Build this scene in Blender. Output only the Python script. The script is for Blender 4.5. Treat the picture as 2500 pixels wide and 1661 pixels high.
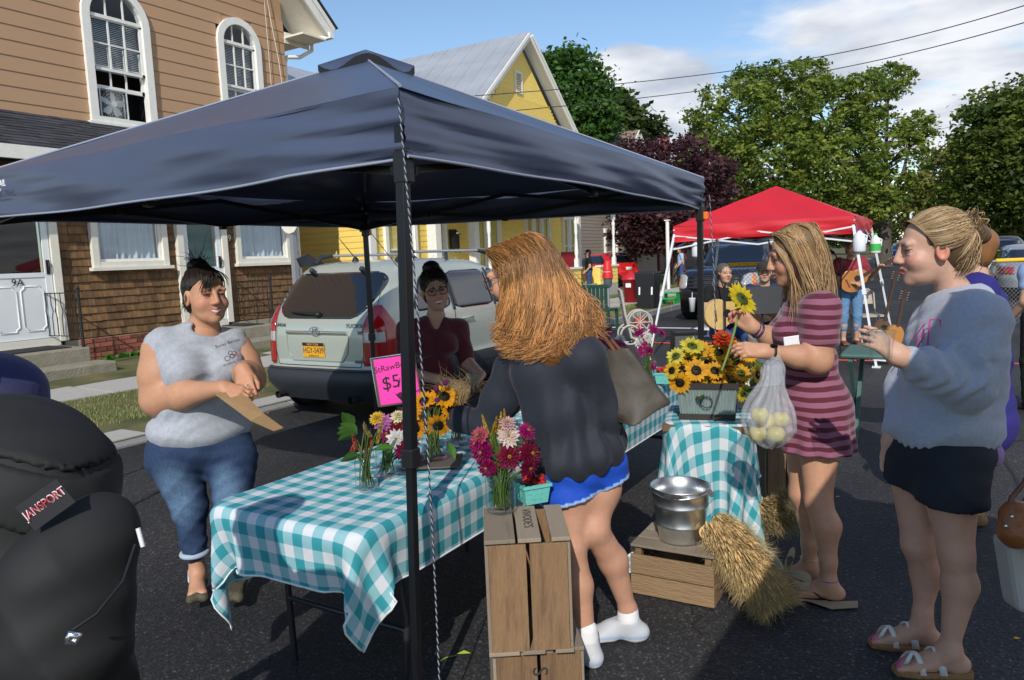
import bpy,bmesh,math,random
import numpy as np
from mathutils import Vector,Matrix,Euler
random.seed(7);RNG=np.random.default_rng(7)
for o in list(bpy.data.objects):bpy.data.objects.remove(o)
SC=bpy.context.scene;COL=SC.collection
R=math.radians
# camera
YAW,PITCH,ROLL,FPX,CAMH=R(31.0),R(6.28),R(2.4),1800.0,1.6
F0=Vector((math.cos(YAW),math.sin(YAW),0));R0=Vector((math.sin(YAW),-math.cos(YAW),0));U0=Vector((0,0,1))
FW=F0*math.cos(PITCH)-U0*math.sin(PITCH);UPV=F0*math.sin(PITCH)+U0*math.cos(PITCH)
IR=R0*math.cos(ROLL)-UPV*math.sin(ROLL);IU=R0*math.sin(ROLL)+UPV*math.cos(ROLL)
CAM=Vector((0,0,CAMH))
cd=bpy.data.cameras.new('camera');co=bpy.data.objects.new('camera',cd);COL.objects.link(co)
cd.sensor_width=36;cd.lens=36*FPX/2500;cd.clip_start=0.05;cd.clip_end=4000
mw=Matrix.Identity(4)
for i in range(3):mw[i][0]=IR[i];mw[i][1]=IU[i];mw[i][2]=-FW[i];mw[i][3]=CAM[i]
co.matrix_world=mw;SC.camera=co
# world, sun, exposure
SUN_EL=R(35.5);SUN_AZ=Vector((R0*-0.15-F0*0.98)).normalized()
SUNV=Vector((SUN_AZ.x*math.cos(SUN_EL),SUN_AZ.y*math.cos(SUN_EL),math.sin(SUN_EL)))
W=bpy.data.worlds.new('World');SC.world=W;W.use_nodes=True
nt=W.node_tree;nt.nodes.clear();N=nt.nodes.new;L=nt.links.new
out=N('ShaderNodeOutputWorld');bg=N('ShaderNodeBackground');sky=N('ShaderNodeTexSky')
sky.sky_type='NISHITA';sky.sun_disc=False;sky.sun_elevation=SUN_EL
sky.sun_rotation=math.atan2(SUN_AZ.x,SUN_AZ.y);sky.air_density=1.15;sky.dust_density=0.1;sky.ozone_density=3.5
bg.inputs['Strength'].default_value=0.15
tc=N('ShaderNodeTexCoord');sep=N('ShaderNodeSeparateXYZ');L(tc.outputs['Generated'],sep.inputs[0])
def wmath(op,a,b=None):
 m=N('ShaderNodeMath');m.operation=op
 for i,q in enumerate((a,b)):
  if q is None:continue
  if isinstance(q,(int,float)):m.inputs[i].default_value=q
  else:L(q,m.inputs[i])
 return m.outputs[0]
zz=wmath('MAXIMUM',wmath('ADD',sep.outputs[2],0.12),0.03)
cmb=N('ShaderNodeCombineXYZ');L(wmath('DIVIDE',sep.outputs[0],zz),cmb.inputs[0]);L(wmath('DIVIDE',sep.outputs[1],zz),cmb.inputs[1])
mp=N('ShaderNodeMapping');L(cmb.outputs[0],mp.inputs[0]);mp.inputs['Location'].default_value=(3.1,1.7,0.0)
n1=N('ShaderNodeTexNoise');n1.inputs['Scale'].default_value=1.15;n1.inputs['Detail'].default_value=9;n1.inputs['Roughness'].default_value=0.56
L(mp.outputs[0],n1.inputs['Vector'])
dotr=N('ShaderNodeVectorMath');dotr.operation='DOT_PRODUCT';L(tc.outputs['Generated'],dotr.inputs[0]);dotr.inputs[1].default_value=(R0.x,R0.y,0)
front=wmath('MULTIPLY',dotr.outputs['Value'],0.30)
cl=wmath('ADD',n1.outputs['Fac'],front)
def blob(px,py,s,k):
 d=(FW+IR*((px-1250)/FPX)-IU*((py-830.5)/FPX)).normalized()
 q=N('ShaderNodeVectorMath');q.operation='DISTANCE';L(tc.outputs['Generated'],q.inputs[0]);q.inputs[1].default_value=d
 return wmath('MULTIPLY',wmath('MAXIMUM',wmath('SUBTRACT',1.0,wmath('DIVIDE',q.outputs['Value'],s)),0.0),k)
for b in((1520,225,.07,.62),(1575,320,.11,.62),(1480,345,.1,.5),(2390,90,.2,.22),(1040,215,.1,.0)):
 if b[3]:cl=wmath('ADD',cl,blob(*b))
mr=N('ShaderNodeMapRange');mr.interpolation_type='SMOOTHSTEP';L(cl,mr.inputs[0]);mr.inputs[1].default_value=0.60;mr.inputs[2].default_value=0.78
n2=N('ShaderNodeTexNoise');n2.inputs['Scale'].default_value=2.6;n2.inputs['Detail'].default_value=6;L(mp.outputs[0],n2.inputs['Vector'])
cr=N('ShaderNodeValToRGB');L(n2.outputs['Fac'],cr.inputs[0])
cr.color_ramp.elements[0].position=.32;cr.color_ramp.elements[0].color=(3.6,3.9,4.5,1)
cr.color_ramp.elements[1].position=.62;cr.color_ramp.elements[1].color=(6.6,6.6,6.8,1)
mx=N('ShaderNodeMix');mx.data_type='RGBA';L(wmath('MULTIPLY',mr.outputs[0],0.92),mx.inputs['Factor'])
L(sky.outputs[0],mx.inputs['A']);L(cr.outputs[0],mx.inputs['B'])
L(mx.outputs['Result'],bg.inputs[0]);L(bg.outputs[0],out.inputs[0])
sl=bpy.data.lights.new('sun','SUN');sl.energy=4.0;sl.angle=R(0.53);sl.color=(1.0,0.945,0.86)
so=bpy.data.objects.new('sun',sl);COL.objects.link(so);so.rotation_euler=SUNV.to_track_quat('Z','Y').to_euler();so.location=(0,0,30)
vs=SC.view_settings;vs.view_transform='Standard';vs.look='None';vs.exposure=-0.04;vs.gamma=1.0
# photograph pixels to places
def RAY(px,py):return FW+IR*((px-1250)/FPX)-IU*((py-830.5)/FPX)
def G(px,py,z=0.0):
 d=RAY(px,py);return CAM+d*((z-CAMH)/d.z)
def D(px,py,dep):return CAM+RAY(px,py)*dep
def PV(px,py,v):
 d=RAY(px,py);return CAM+d*(v/d.y)
def PU(px,py,u):
 d=RAY(px,py);return CAM+d*(u/d.x)
def DEP(p):return(Vector(p)-CAM).dot(FW)
# materials
MATS={}
def M(name,col,rough=.6,var=0.0,scale=12.,bump=0.0,bscale=60.,metal=0.0,col2=None,coat=0.0,spec=.5,sss=0.0,alpha=1.0,trans=0.0,ior=1.45,attr=None,stretch=None,emit=0,sheen=0,detail=5,objrand=0.0):
 if name in MATS:return MATS[name]
 m=bpy.data.materials.new(name);m.use_nodes=True;MATS[name]=m
 nt=m.node_tree;b=nt.nodes['Principled BSDF'];N=nt.nodes.new;L=nt.links.new
 c=tuple(col[:3])+(1,)
 b.inputs['Base Color'].default_value=c;b.inputs['Roughness'].default_value=rough;b.inputs['Metallic'].default_value=metal
 b.inputs['Coat Weight'].default_value=coat;b.inputs['Coat Roughness'].default_value=.06;b.inputs['Specular IOR Level'].default_value=spec
 b.inputs['Alpha'].default_value=alpha;b.inputs['Transmission Weight'].default_value=trans;b.inputs['IOR'].default_value=ior
 if sss:b.inputs['Subsurface Weight'].default_value=sss;b.inputs['Subsurface Radius'].default_value=(.012,.005,.003);b.inputs['Subsurface Scale'].default_value=1.0
 if sheen:b.inputs['Sheen Weight'].default_value=sheen;b.inputs['Sheen Roughness'].default_value=.5
 if emit:b.inputs['Emission Color'].default_value=c;b.inputs['Emission Strength'].default_value=emit
 src=None
 if attr:
  a=N('ShaderNodeAttribute');a.attribute_name=attr;src=a.outputs['Color']
 tc=N('ShaderNodeTexCoord');vec=tc.outputs['Object']
 if stretch:
  mp=N('ShaderNodeMapping');mp.inputs['Scale'].default_value=stretch;L(vec,mp.inputs[0]);vec=mp.outputs[0]
 if var or col2:
  n=N('ShaderNodeTexNoise');n.inputs['Scale'].default_value=scale;n.inputs['Detail'].default_value=detail;n.inputs['Roughness'].default_value=.6;L(vec,n.inputs['Vector'])
  if col2:
   mr=N('ShaderNodeMapRange');L(n.outputs['Fac'],mr.inputs[0]);mr.inputs[1].default_value=.36;mr.inputs[2].default_value=.66
   mx=N('ShaderNodeMix');mx.data_type='RGBA';L(mr.outputs[0],mx.inputs['Factor']);mx.inputs['A'].default_value=c;mx.inputs['B'].default_value=tuple(col2[:3])+(1,)
   if src:L(src,mx.inputs['A'])
   src=mx.outputs['Result']
  if var:
   mr=N('ShaderNodeMapRange');L(n.outputs['Fac'],mr.inputs[0]);mr.inputs[1].default_value=.3;mr.inputs[2].default_value=.7;mr.inputs[3].default_value=1-var;mr.inputs[4].default_value=1+var
   v=N('ShaderNodeVectorMath');v.operation='SCALE';L(mr.outputs[0],v.inputs['Scale'])
   if src:L(src,v.inputs[0])
   else:v.inputs[0].default_value=c[:3]
   src=v.outputs[0]
 if objrand:
  oi=N('ShaderNodeObjectInfo');mr=N('ShaderNodeMapRange');L(oi.outputs['Random'],mr.inputs[0]);mr.inputs[3].default_value=1-objrand;mr.inputs[4].default_value=1+objrand
  v=N('ShaderNodeVectorMath');v.operation='SCALE';L(mr.outputs[0],v.inputs['Scale'])
  if src:L(src,v.inputs[0])
  else:v.inputs[0].default_value=c[:3]
  src=v.outputs[0]
 if src:L(src,b.inputs['Base Color'])
 if bump:
  n=N('ShaderNodeTexNoise');n.inputs['Scale'].default_value=bscale;n.inputs['Detail'].default_value=4;L(vec,n.inputs['Vector'])
  bp=N('ShaderNodeBump');bp.inputs['Strength'].default_value=bump;bp.inputs['Distance'].default_value=.02;L(n.outputs['Fac'],bp.inputs['Height']);L(bp.outputs[0],b.inputs['Normal'])
 return m
def glass(name,tint=(.9,.95,.95),rough=.02,dark=0.0):
 if name in MATS:return MATS[name]
 m=bpy.data.materials.new(name);m.use_nodes=True;MATS[name]=m
 nt=m.node_tree;nt.nodes.clear();N=nt.nodes.new;L=nt.links.new
 o=N('ShaderNodeOutputMaterial');t=N('ShaderNodeBsdfTransparent');g=N('ShaderNodeBsdfGlossy');f=N('ShaderNodeLayerWeight');x=N('ShaderNodeMixShader')
 t.inputs[0].default_value=tuple(q*(1-dark)for q in tint)+(1,);g.inputs['Roughness'].default_value=rough;f.inputs['Blend'].default_value=.5
 pw=N('ShaderNodeMath');pw.operation='POWER';L(f.outputs['Facing'],pw.inputs[0]);pw.inputs[1].default_value=3.2 if name=='jar_glass' else 4.5;mm=N('ShaderNodeMath');mm.operation='MULTIPLY_ADD';L(pw.outputs[0],mm.inputs[0]);mm.inputs[1].default_value=.85;mm.inputs[2].default_value=.035 if name=='jar_glass' else .06
 L(mm.outputs[0],x.inputs[0]);L(t.outputs[0],x.inputs[1]);L(g.outputs[0],x.inputs[2]);L(x.outputs[0],o.inputs[0])
 return m
 # objects
def thing(name,label,cat,loc=(0,0,0),rotz=0.0,group=None):
 o=bpy.data.objects.new(name,None);COL.objects.link(o);o.location=loc;o.rotation_euler=(0,0,rotz);o.empty_display_size=.1
 o['label']=label;o['category']=cat
 if group:o['group']=group
 return o
def tag(o,label,cat,group=None):
 o['label']=label;o['category']=cat
 if group:o['group']=group
 return o
def adopt(o,parent,world=True):
 o.parent=parent
 if world:
  p=parent;off=Vector((0,0,0))
  while p is not None:
   if p.type=='EMPTY':off+=p.location
   p=p.parent if p.type!='EMPTY' else None
  o.matrix_parent_inverse=Matrix.Translation(-off)if parent.type=='EMPTY' else Matrix.Identity(4)
 return o
class MB:
 def __init__(s):s.v=[];s.f=[];s.m=[];s.sm=[];s.c=None
 def add(s,vs,fs,m=0,sm=False):
  b=len(s.v);s.v+=[tuple(p)for p in vs]
  for f in fs:s.f.append(tuple(b+i for i in f));s.m.append(m);s.sm.append(sm)
  return s
 def box(s,c,d,rot=None,m=0,taper=1.0):
  hx,hy,hz=d[0]/2,d[1]/2,d[2]/2;P=[]
  for z in(-1,1):
   k=taper if z>0 else 1
   for x,y in((-1,-1),(1,-1),(1,1),(-1,1)):
    p=Vector((x*hx*k,y*hy*k,z*hz))
    if rot is not None:p=rot@p
    P.append(p+Vector(c))
  return s.add(P,[(0,3,2,1),(4,5,6,7),(0,1,5,4),(1,2,6,5),(2,3,7,6),(3,0,4,7)],m)
 def bb(s,a,b,m=0):
  return s.box([(a[i]+b[i])/2 for i in range(3)],[abs(b[i]-a[i])for i in range(3)],m=m)
 def beam(s,a,b,w,h,m=0,up=(0,0,1)):
  a,b=Vector(a),Vector(b);d=b-a;l=d.length;d.normalize();u=Vector(up)
  if abs(d.dot(u))>.98:u=Vector((1,0,0))
  y=u.cross(d).normalized();z=d.cross(y)
  rot=Matrix((d,y,z)).transposed();return s.box((a+b)/2,(l,w,h),rot,m)
 def cyl(s,a,b,r0,r1=None,n=12,m=0,caps=True,sm=True):
  return s.tube([a,b],[r0,r0 if r1 is None else r1],n,m,caps,sm)
 def tube(s,pts,r,n=8,m=0,caps=True,sm=True,closed=False):
  P=[Vector(p)for p in pts];k=len(P);rs=r if hasattr(r,'__len__')else[r]*k
  t0=(P[1]-P[0]).normalized();ref=Vector((0,0,1))if abs(t0.z)<.9 else Vector((1,0,0))
  nx=t0.cross(ref).normalized();V=[]
  for i in range(k):
   if closed:t=(P[(i+1)%k]-P[i-1])
   else:t=P[min(i+1,k-1)]-P[max(i-1,0)]
   if t.length<1e-9:t=t0.copy()
   t.normalize();nx=(nx-t*nx.dot(t))
   if nx.length<1e-6:nx=t.orthogonal()
   nx.normalize();ny=t.cross(nx)
   for j in range(n):
    a=2*math.pi*j/n;V.append(P[i]+(nx*math.cos(a)+ny*math.sin(a))*rs[i])
  F=[]
  for i in range(k if closed else k-1):
   for j in range(n):
    i2=(i+1)%k
    F.append((i*n+j,i*n+(j+1)%n,i2*n+(j+1)%n,i2*n+j))
  s.add(V,F,m,sm)
  if caps and not closed:s.add(V[:n],[tuple(range(n-1,-1,-1))],m);s.add(V[-n:],[tuple(range(n))],m)
  return s
 def lathe(s,prof,c=(0,0,0),n=20,m=0,sm=True,rot=None):
  c=Vector(c);V=[];k=len(prof)
  for r,z in prof:
   for j in range(n):
    a=2*math.pi*j/n;p=Vector((r*math.cos(a),r*math.sin(a),z));V.append(c+(rot@p if rot is not None else p))
  return s.add(V,[(i*n+j,i*n+(j+1)%n,(i+1)*n+(j+1)%n,(i+1)*n+j)for i in range(k-1)for j in range(n)],m,sm)
 def prism(s,poly,ax,t,m=0):
  a=[Vector(p)for p in poly];d=Vector(ax)*t;b=[p+d for p in a];n=len(a)
  return s.add(a+b,[tuple(range(n-1,-1,-1)),tuple(range(n,2*n))]+[(i,(i+1)%n,n+(i+1)%n,n+i)for i in range(n)],m)
 def ball(s,c,r,n=10,m=0,rot=None):
  r=r if hasattr(r,'__len__')else(r,r,r);c=Vector(c);V=[];F=[];k=max(4,n//2)
  for i in range(k+1):
   a=math.pi*i/k
   for j in range(n):
    b=2*math.pi*j/n;p=Vector((r[0]*math.sin(a)*math.cos(b),r[1]*math.sin(a)*math.sin(b),r[2]*math.cos(a)))
    V.append(c+(rot@p if rot is not None else p))
  for i in range(k):
   for j in range(n):F.append((i*n+j,(i+1)*n+j,(i+1)*n+(j+1)%n,i*n+(j+1)%n))
  return s.add(V,F,m,True)
 def build(s,name,mats,parent=None,world=True,bevel=0,fixn=True):
  me=bpy.data.meshes.new(name);me.from_pydata(s.v,[],s.f)
  mats=mats if isinstance(mats,(list,tuple))else[mats]
  for q in mats:me.materials.append(MATS[q]if isinstance(q,str)else q)
  me.polygons.foreach_set('material_index',s.m);me.polygons.foreach_set('use_smooth',s.sm)
  if fixn:
   bm=bmesh.new();bm.from_mesh(me);bmesh.ops.recalc_face_normals(bm,faces=bm.faces);bm.to_mesh(me);bm.free()
  o=bpy.data.objects.new(name,me);COL.objects.link(o)
  if bevel:
   q=o.modifiers.new('bevel','BEVEL');q.width=bevel;q.segments=2;q.limit_method='ANGLE';q.angle_limit=R(40)
  if parent is not None:adopt(o,parent,world)
  return o
def npmesh(name,V,F,mats,parent=None,col=None,smooth=True,world=True,fm=None,uv=None):
 V=np.asarray(V,np.float32);F=np.asarray(F,np.int32);me=bpy.data.meshes.new(name);k=F.shape[1]
 me.vertices.add(len(V));me.vertices.foreach_set('co',V.ravel())
 me.loops.add(F.size);me.loops.foreach_set('vertex_index',F.ravel())
 me.polygons.add(len(F));me.polygons.foreach_set('loop_start',np.arange(0,F.size,k,dtype=np.int32));me.polygons.foreach_set('loop_total',np.full(len(F),k,np.int32))
 for q in(mats if isinstance(mats,(list,tuple))else[mats]):me.materials.append(MATS[q]if isinstance(q,str)else q)
 if fm is not None:me.polygons.foreach_set('material_index',np.asarray(fm,np.int32))
 me.polygons.foreach_set('use_smooth',np.full(len(F),smooth,bool))
 if col is not None:
  a=me.color_attributes.new('Col','FLOAT_COLOR','POINT');c4=np.ones((len(V),4),np.float32);c4[:,:3]=col;a.data.foreach_set('color',c4.ravel())
 if uv is not None:
  ul=me.uv_layers.new(name='UVMap');ul.data.foreach_set('uv',np.asarray(uv,np.float32)[F.ravel()].ravel())
 me.update();me.validate()
 o=bpy.data.objects.new(name,me);COL.objects.link(o)
 if parent is not None:adopt(o,parent,world)
 return o
def text_mesh(name,txt,size,mat,mtx,parent=None,ext=.0006,shear=0,align='CENTER',world=True):
 c=bpy.data.curves.new(name,'FONT');c.body=txt;c.size=size;c.extrude=ext;c.shear=shear;c.align_x=align;c.align_y='CENTER';c.resolution_u=3
 t=bpy.data.objects.new(name,c);COL.objects.link(t);dg=bpy.context.evaluated_depsgraph_get()
 me=bpy.data.meshes.new_from_object(t.evaluated_get(dg));bpy.data.objects.remove(t)
 me.transform(mtx);me.materials.clear();me.materials.append(MATS[mat]if isinstance(mat,str)else mat)
 o=bpy.data.objects.new(name,me);COL.objects.link(o)
 if parent is not None:adopt(o,parent,world)
 return o
def frame(o,x,y):
 x=Vector(x).normalized();z=x.cross(Vector(y)).normalized();y=z.cross(x)
 m=Matrix.Identity(4)
 for i in range(3):m[i][0]=x[i];m[i][1]=y[i];m[i][2]=z[i];m[i][3]=o[i]
 return m
def lerp(a,b,t):return a+(b-a)*t
def struct(o):o['kind']='structure';return o
def copy_tree(o,parent=None):
 c=o.copy();COL.objects.link(c);mi=o.matrix_parent_inverse.copy();c.parent=parent;c.matrix_parent_inverse=mi
 for ch in list(o.children):copy_tree(ch,c)
 return c
 # ground
def asphalt():
 m=bpy.data.materials.new('asphalt');m.use_nodes=True;MATS['asphalt']=m
 nt=m.node_tree;b=nt.nodes['Principled BSDF'];N=nt.nodes.new;L=nt.links.new
 tc=N('ShaderNodeTexCoord')
 big=N('ShaderNodeTexNoise');big.inputs['Scale'].default_value=.55;big.inputs['Detail'].default_value=6;L(tc.outputs['Object'],big.inputs['Vector'])
 r1=N('ShaderNodeValToRGB');L(big.outputs['Fac'],r1.inputs[0]);r1.color_ramp.elements[0].position=.35;r1.color_ramp.elements[0].color=(.027,.027,.030,1);r1.color_ramp.elements[1].position=.7;r1.color_ramp.elements[1].color=(.062,.061,.063,1)
 vo=N('ShaderNodeTexVoronoi');vo.inputs['Scale'].default_value=105;L(tc.outputs['Object'],vo.inputs['Vector'])
 sp=N('ShaderNodeSeparateColor');L(vo.outputs['Color'],sp.inputs[0])
 r2=N('ShaderNodeValToRGB');L(sp.outputs[0],r2.inputs[0]);e=r2.color_ramp.elements;e[0].position=.55;e[0].color=(.55,.55,.55,1);e[1].position=.97;e[1].color=(1.4,1.4,1.4,1)
 q=r2.color_ramp.elements.new(.99);q.color=(2.8,2.7,2.6,1)
 v=N('ShaderNodeMix');v.data_type='RGBA';v.blend_type='MULTIPLY';v.inputs['Factor'].default_value=1;L(r1.outputs[0],v.inputs['A']);L(r2.outputs[0],v.inputs['B'])
 L(v.outputs['Result'],b.inputs['Base Color']);b.inputs['Roughness'].default_value=.72;b.inputs['Specular IOR Level'].default_value=.35
 bp=N('ShaderNodeBump');bp.inputs['Strength'].default_value=.55;bp.inputs['Distance'].default_value=.006;L(vo.outputs['Distance'],bp.inputs['Height']);L(bp.outputs[0],b.inputs['Normal'])
asphalt()
M('lawn_soil',(.06,.075,.022),.95,col2=(.17,.14,.06),scale=1.6,bump=.5,bscale=40)
M('concrete',(.46,.44,.40),.85,var=.12,scale=5,bump=.25,bscale=70,col2=(.36,.345,.32))
M('concrete_warm',(.32,.29,.22),.9,var=.14,scale=7,bump=.5,bscale=45,col2=(.2,.18,.13))
M('kerb_stone',(.30,.30,.29),.9,var=.16,scale=6,bump=.5,bscale=50,col2=(.2,.2,.19))
M('road_paint',(.75,.75,.72),.6,var=.1,scale=14)
M('patch',(.05,.05,.052),.8,var=.2,scale=6,bump=.3,bscale=90)
def sheet(name,poly,mat,z=None):
 mb=MB();mb.add([(p[0],p[1],p[2]if len(p)>2 else z)for p in poly],[tuple(range(len(poly)))]);return struct(mb.build(name,mat))
sheet('ground',[(-300,-400),(1500,-400),(1500,500),(-300,500)],'lawn_soil',-.03)
mb=MB()
us=[-60,0,6,12,20,30,45,70,110,200,600]
def rz(u):return 0 if u<30 else(u-30)*.0035
V=[(u,v,rz(u))for u in us for v in(-14.0,6.6)]
mb.add(V,[(2*i,2*i+2,2*i+3,2*i+1)for i in range(len(us)-1)]);struct(mb.build('road','asphalt'))
def walk_v(u):return lerp(9.05,7.95,min(max((u-4)/16,0),1))
kb=thing('kerb','long pale concrete kerb along the house side of the road','kerb',(0,6.7,0))
def kerb_piece(u0,u1,top,mat='kerb_stone'):
 m=MB();m.bb((u0+.008,6.6,-.1),(u1-.008,6.78,top));m.build('kerb_stone',mat,kb,bevel=.015)
for u in np.arange(-6,40,1.5):kerb_piece(u,u+1.5,.03 if 2<u<8.5 else(.06 if u<9.5 else .13))
for u in np.arange(40,120,8.):kerb_piece(u,u+8,.13+rz(u))
ap=thing('apron','worn concrete slabs between kerb and grass beside the woman in grey','slabs',(5,7.1,0))
for u in np.arange(-2,8,1.25):
 m=MB();m.bb((u+.01,6.785,-.1),(u+1.24,7.46+.08*math.sin(u*3),.045+.012*math.sin(u*7)));m.build('slab','concrete',ap,bevel=.01)
m=MB();m.add([(-8,6.7,.03),(600,6.7,.1+rz(600)),(600,12,.25+rz(600)),(-8,14,.22)],[(0,1,2,3)]);
V=[];us2=[-8,0,4,8,12,16,20,26,34,50,80,140,300]
for u in us2:
 for v,z in((6.76,.035 if u<9 else .11),(7.5,.07 if u<9 else .13),(walk_v(u),.14),(11.0,.24),(14,.3),(60,.5)):V.append((u,v,z+rz(u)))
m=MB();m.add(V,[(i*6+j,(i+1)*6+j,(i+1)*6+j+1,i*6+j+1)for i in range(len(us2)-1)for j in range(5)]);struct(m.build('lawn','lawn_soil'))
pv=bpy.data.objects.new('pavement',None);COL.objects.link(pv);pv.location=(0,9.5,0);struct(pv)
for u in np.arange(-6,46,1.6):
 m=MB();a,b=walk_v(u),walk_v(u+1.6);w=1.75 if u<6 else 1.45
 za,zb=.155+.006*math.sin(u*5),.15
 P=[(u+.008,a,-.02),(u+1.592,b,-.02),(u+1.592,b+w,.0),(u+.008,a+w,.0)]
 m.add(P+[(p[0],p[1],(.158 if i<2 else .2)+.004*math.sin(u*9))for i,p in enumerate(P)],[(0,3,2,1),(4,5,6,7),(0,1,5,4),(1,2,6,5),(2,3,7,6),(3,0,4,7)])
 m.build('paving_slab','concrete',pv,bevel=.006)
sheet('driveway',[(25.6,6.7,.14),(31,6.7,.14),(33,18,.3),(27.5,18,.3)],'concrete')
mb=MB();V=[]
for u in(-60,30,110,600):
 for v,z in((-13.9,.12),(-60,.8)):V.append((u,v,z+rz(u)))
mb.add(V,[(2*i,2*i+2,2*i+3,2*i+1)for i in range(3)]);struct(mb.build('lawn','lawn_soil'))
def blades(name,pts,h,parent=None,mat='grass_blade'):
 n=len(pts);pts=np.asarray(pts);a=RNG.uniform(0,6.28,n);l=RNG.uniform(.5,1.2,n)*h;w=.004*h/.05*RNG.uniform(.7,1.3,n)
 dx,dy=np.cos(a),np.sin(a);lean=RNG.uniform(.2,1.0,n)
 b0=pts+np.c_[-dy*w,dx*w,0*w];b1=pts-np.c_[-dy*w,dx*w,0*w];t=pts+np.c_[dx*lean*l,dy*lean*l,l*(1.1-.5*lean)]
 V=np.stack([b0,b1,t],1).reshape(-1,3);F=np.arange(3*n).reshape(-1,3)
 g=np.array([.13,.19,.04]);y=np.array([.42,.36,.15]);k=np.clip(RNG.normal(.25,.3,n)+.35*np.sin(pts[:,0]*1.9)*np.cos(pts[:,1]*2.7),0,1)[:,None]
 c=(g*(1-k)+y*k)*RNG.uniform(.7,1.3,(n,1));o=npmesh(name,V,F,mat,parent,col=np.repeat(c,3,0),smooth=False);o['kind']='stuff';return o
M('grass_blade',(.1,.12,.03),.7,attr='Col')
P=[]
for(u0,u1,n,hh)in((-1,9,46000,.05),(9,26,26000,.07)):
 u=RNG.uniform(u0,u1,n);lo=np.where(u<9,7.42,6.8);hi=np.array([walk_v(x)for x in u]);t=RNG.uniform(0,1,n);v=lo+(hi-lo)*t
 keep=RNG.uniform(0,1,n)<np.clip(.35+.8*t+.4*np.sin(u*2.1+v*3),.12,1);z=np.where(u<9,.065,.125)+(v-7.45)/1.5*.06
 P.append(np.c_[u,v,z-.008][keep])
g=blades('grass',np.concatenate(P),.06);tag(g,'dry patchy grass verge between kerb and pavement','grass')
n=14000;u=RNG.uniform(18,34,n);v=RNG.uniform(9.5,12.5,n);g=blades('grass',np.c_[u,v,.2+0*u],.08);tag(g,'green lawn in front of the porch behind the bins','grass')
for(a,b)in(((12.9,6.3),(12.9,-5)),):
 pass
m=MB();m.bb((15.0,3.4,.004),(15.12,6.5,.008));struct(m.build('road_marking','road_paint'))
for pts in(((2.2,-6),(26,-5.2),(26,-5.1),(2.2,-5.9)),):
 pass
m=MB();m.add([(14,-2.0,.004),(40,-2.9,.04),(40,-2.82,.04),(14,-1.93,.004)],[(0,1,2,3)]);struct(m.build('road_seam',M('seam',(.09,.09,.09),.8,var=.3,scale=3)))
def crack(pts,w):
 P=[]
 for(a,b)in zip(pts[:-1],pts[1:]):
  n=14
  for i in range(n):t=i/n;P.append((lerp(a[0],b[0],t)+random.gauss(0,.025),lerp(a[1],b[1],t)+random.gauss(0,.025)))
 V=[]
 for i,p in enumerate(P):q=P[min(i+1,len(P)-1)];d=Vector((q[0]-p[0],q[1]-p[1]));d=d.normalized()if d.length>1e-6 else Vector((1,0));k=w*random.uniform(.5,1.4);V+=[(p[0]-d.y*k,p[1]+d.x*k,.003),(p[0]+d.y*k,p[1]-d.x*k,.003)]
 m=MB();m.add(V,[(2*i,2*i+1,2*i+3,2*i+2)for i in range(len(P)-2)]);struct(m.build('road_crack',M('tar',(.012,.012,.013),.5,spec=.4)))
crack(((5.5,-.4),(9,-.2),(14,-.6),(22,-.9)),.012);crack(((1.0,5.0),(3.2,5.6),(4.6,6.4)),.008);crack(((6.5,.6),(7.2,-1.2),(7.6,-3)),.01);crack(((12.5,1.0),(12.9,-1.5),(13.4,-5)),.014);crack(((2.9,.9),(3.6,1.1),(4.6,.7)),.004)
# houses
M('siding_tan',(.46,.29,.17),.75,var=.08,scale=3,col2=(.42,.26,.15),stretch=(.4,.4,3))
M('trim_white',(.78,.77,.72),.6,var=.05,scale=9,bump=.1,bscale=30)
M('trim_cream',(.72,.69,.60),.65,var=.06,scale=8)
M('shingle_brown',(.155,.085,.038),.85,var=.4,scale=9,stretch=(5,5,1),bump=.35,bscale=25,objrand=.38)
M('roof_dark',(.038,.04,.05),.9,var=.25,scale=30,bump=.4,bscale=120,objrand=.35)
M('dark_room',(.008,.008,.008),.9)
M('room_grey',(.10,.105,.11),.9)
M('curtain',(.62,.66,.70),.8,var=.06,scale=4)
M('brick',(.26,.085,.055),.9,var=.2,scale=20,bump=.3,bscale=60,objrand=.4)
M('mortar',(.33,.29,.22),.95,bump=.3,bscale=70)
M('iron_black',(.012,.012,.014),.5)
M('door_white',(.74,.77,.78),.35,var=.03,scale=4)
M('mat_black',(.02,.02,.022),.95,bump=.3,bscale=120)
M('siding_yellow',(.88,.65,.16),.6,var=.06,scale=4,stretch=(.5,.5,3))
M('metal_roof',(.42,.44,.47),.45,var=.14,scale=1.2,metal=.25,stretch=(1,.3,1))
M('siding_grey',(.31,.265,.22),.75,var=.07,scale=4)
M('fan_grey',(.5,.55,.56),.4)
glass('pane',(.85,.9,.92));glass('dark_pane',(.35,.4,.42));
def cuts(a,b,holes):
 segs=[(a,b)]
 for h0,h1 in holes:
  nx=[]
  for s0,s1 in segs:
   if h1<=s0 or h0>=s1:nx.append((s0,s1));continue
   if h0>s0:nx.append((s0,h0))
   if h1<s1:nx.append((h1,s1))
  segs=nx
 return[s for s in segs if s[1]-s[0]>.02]
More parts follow.
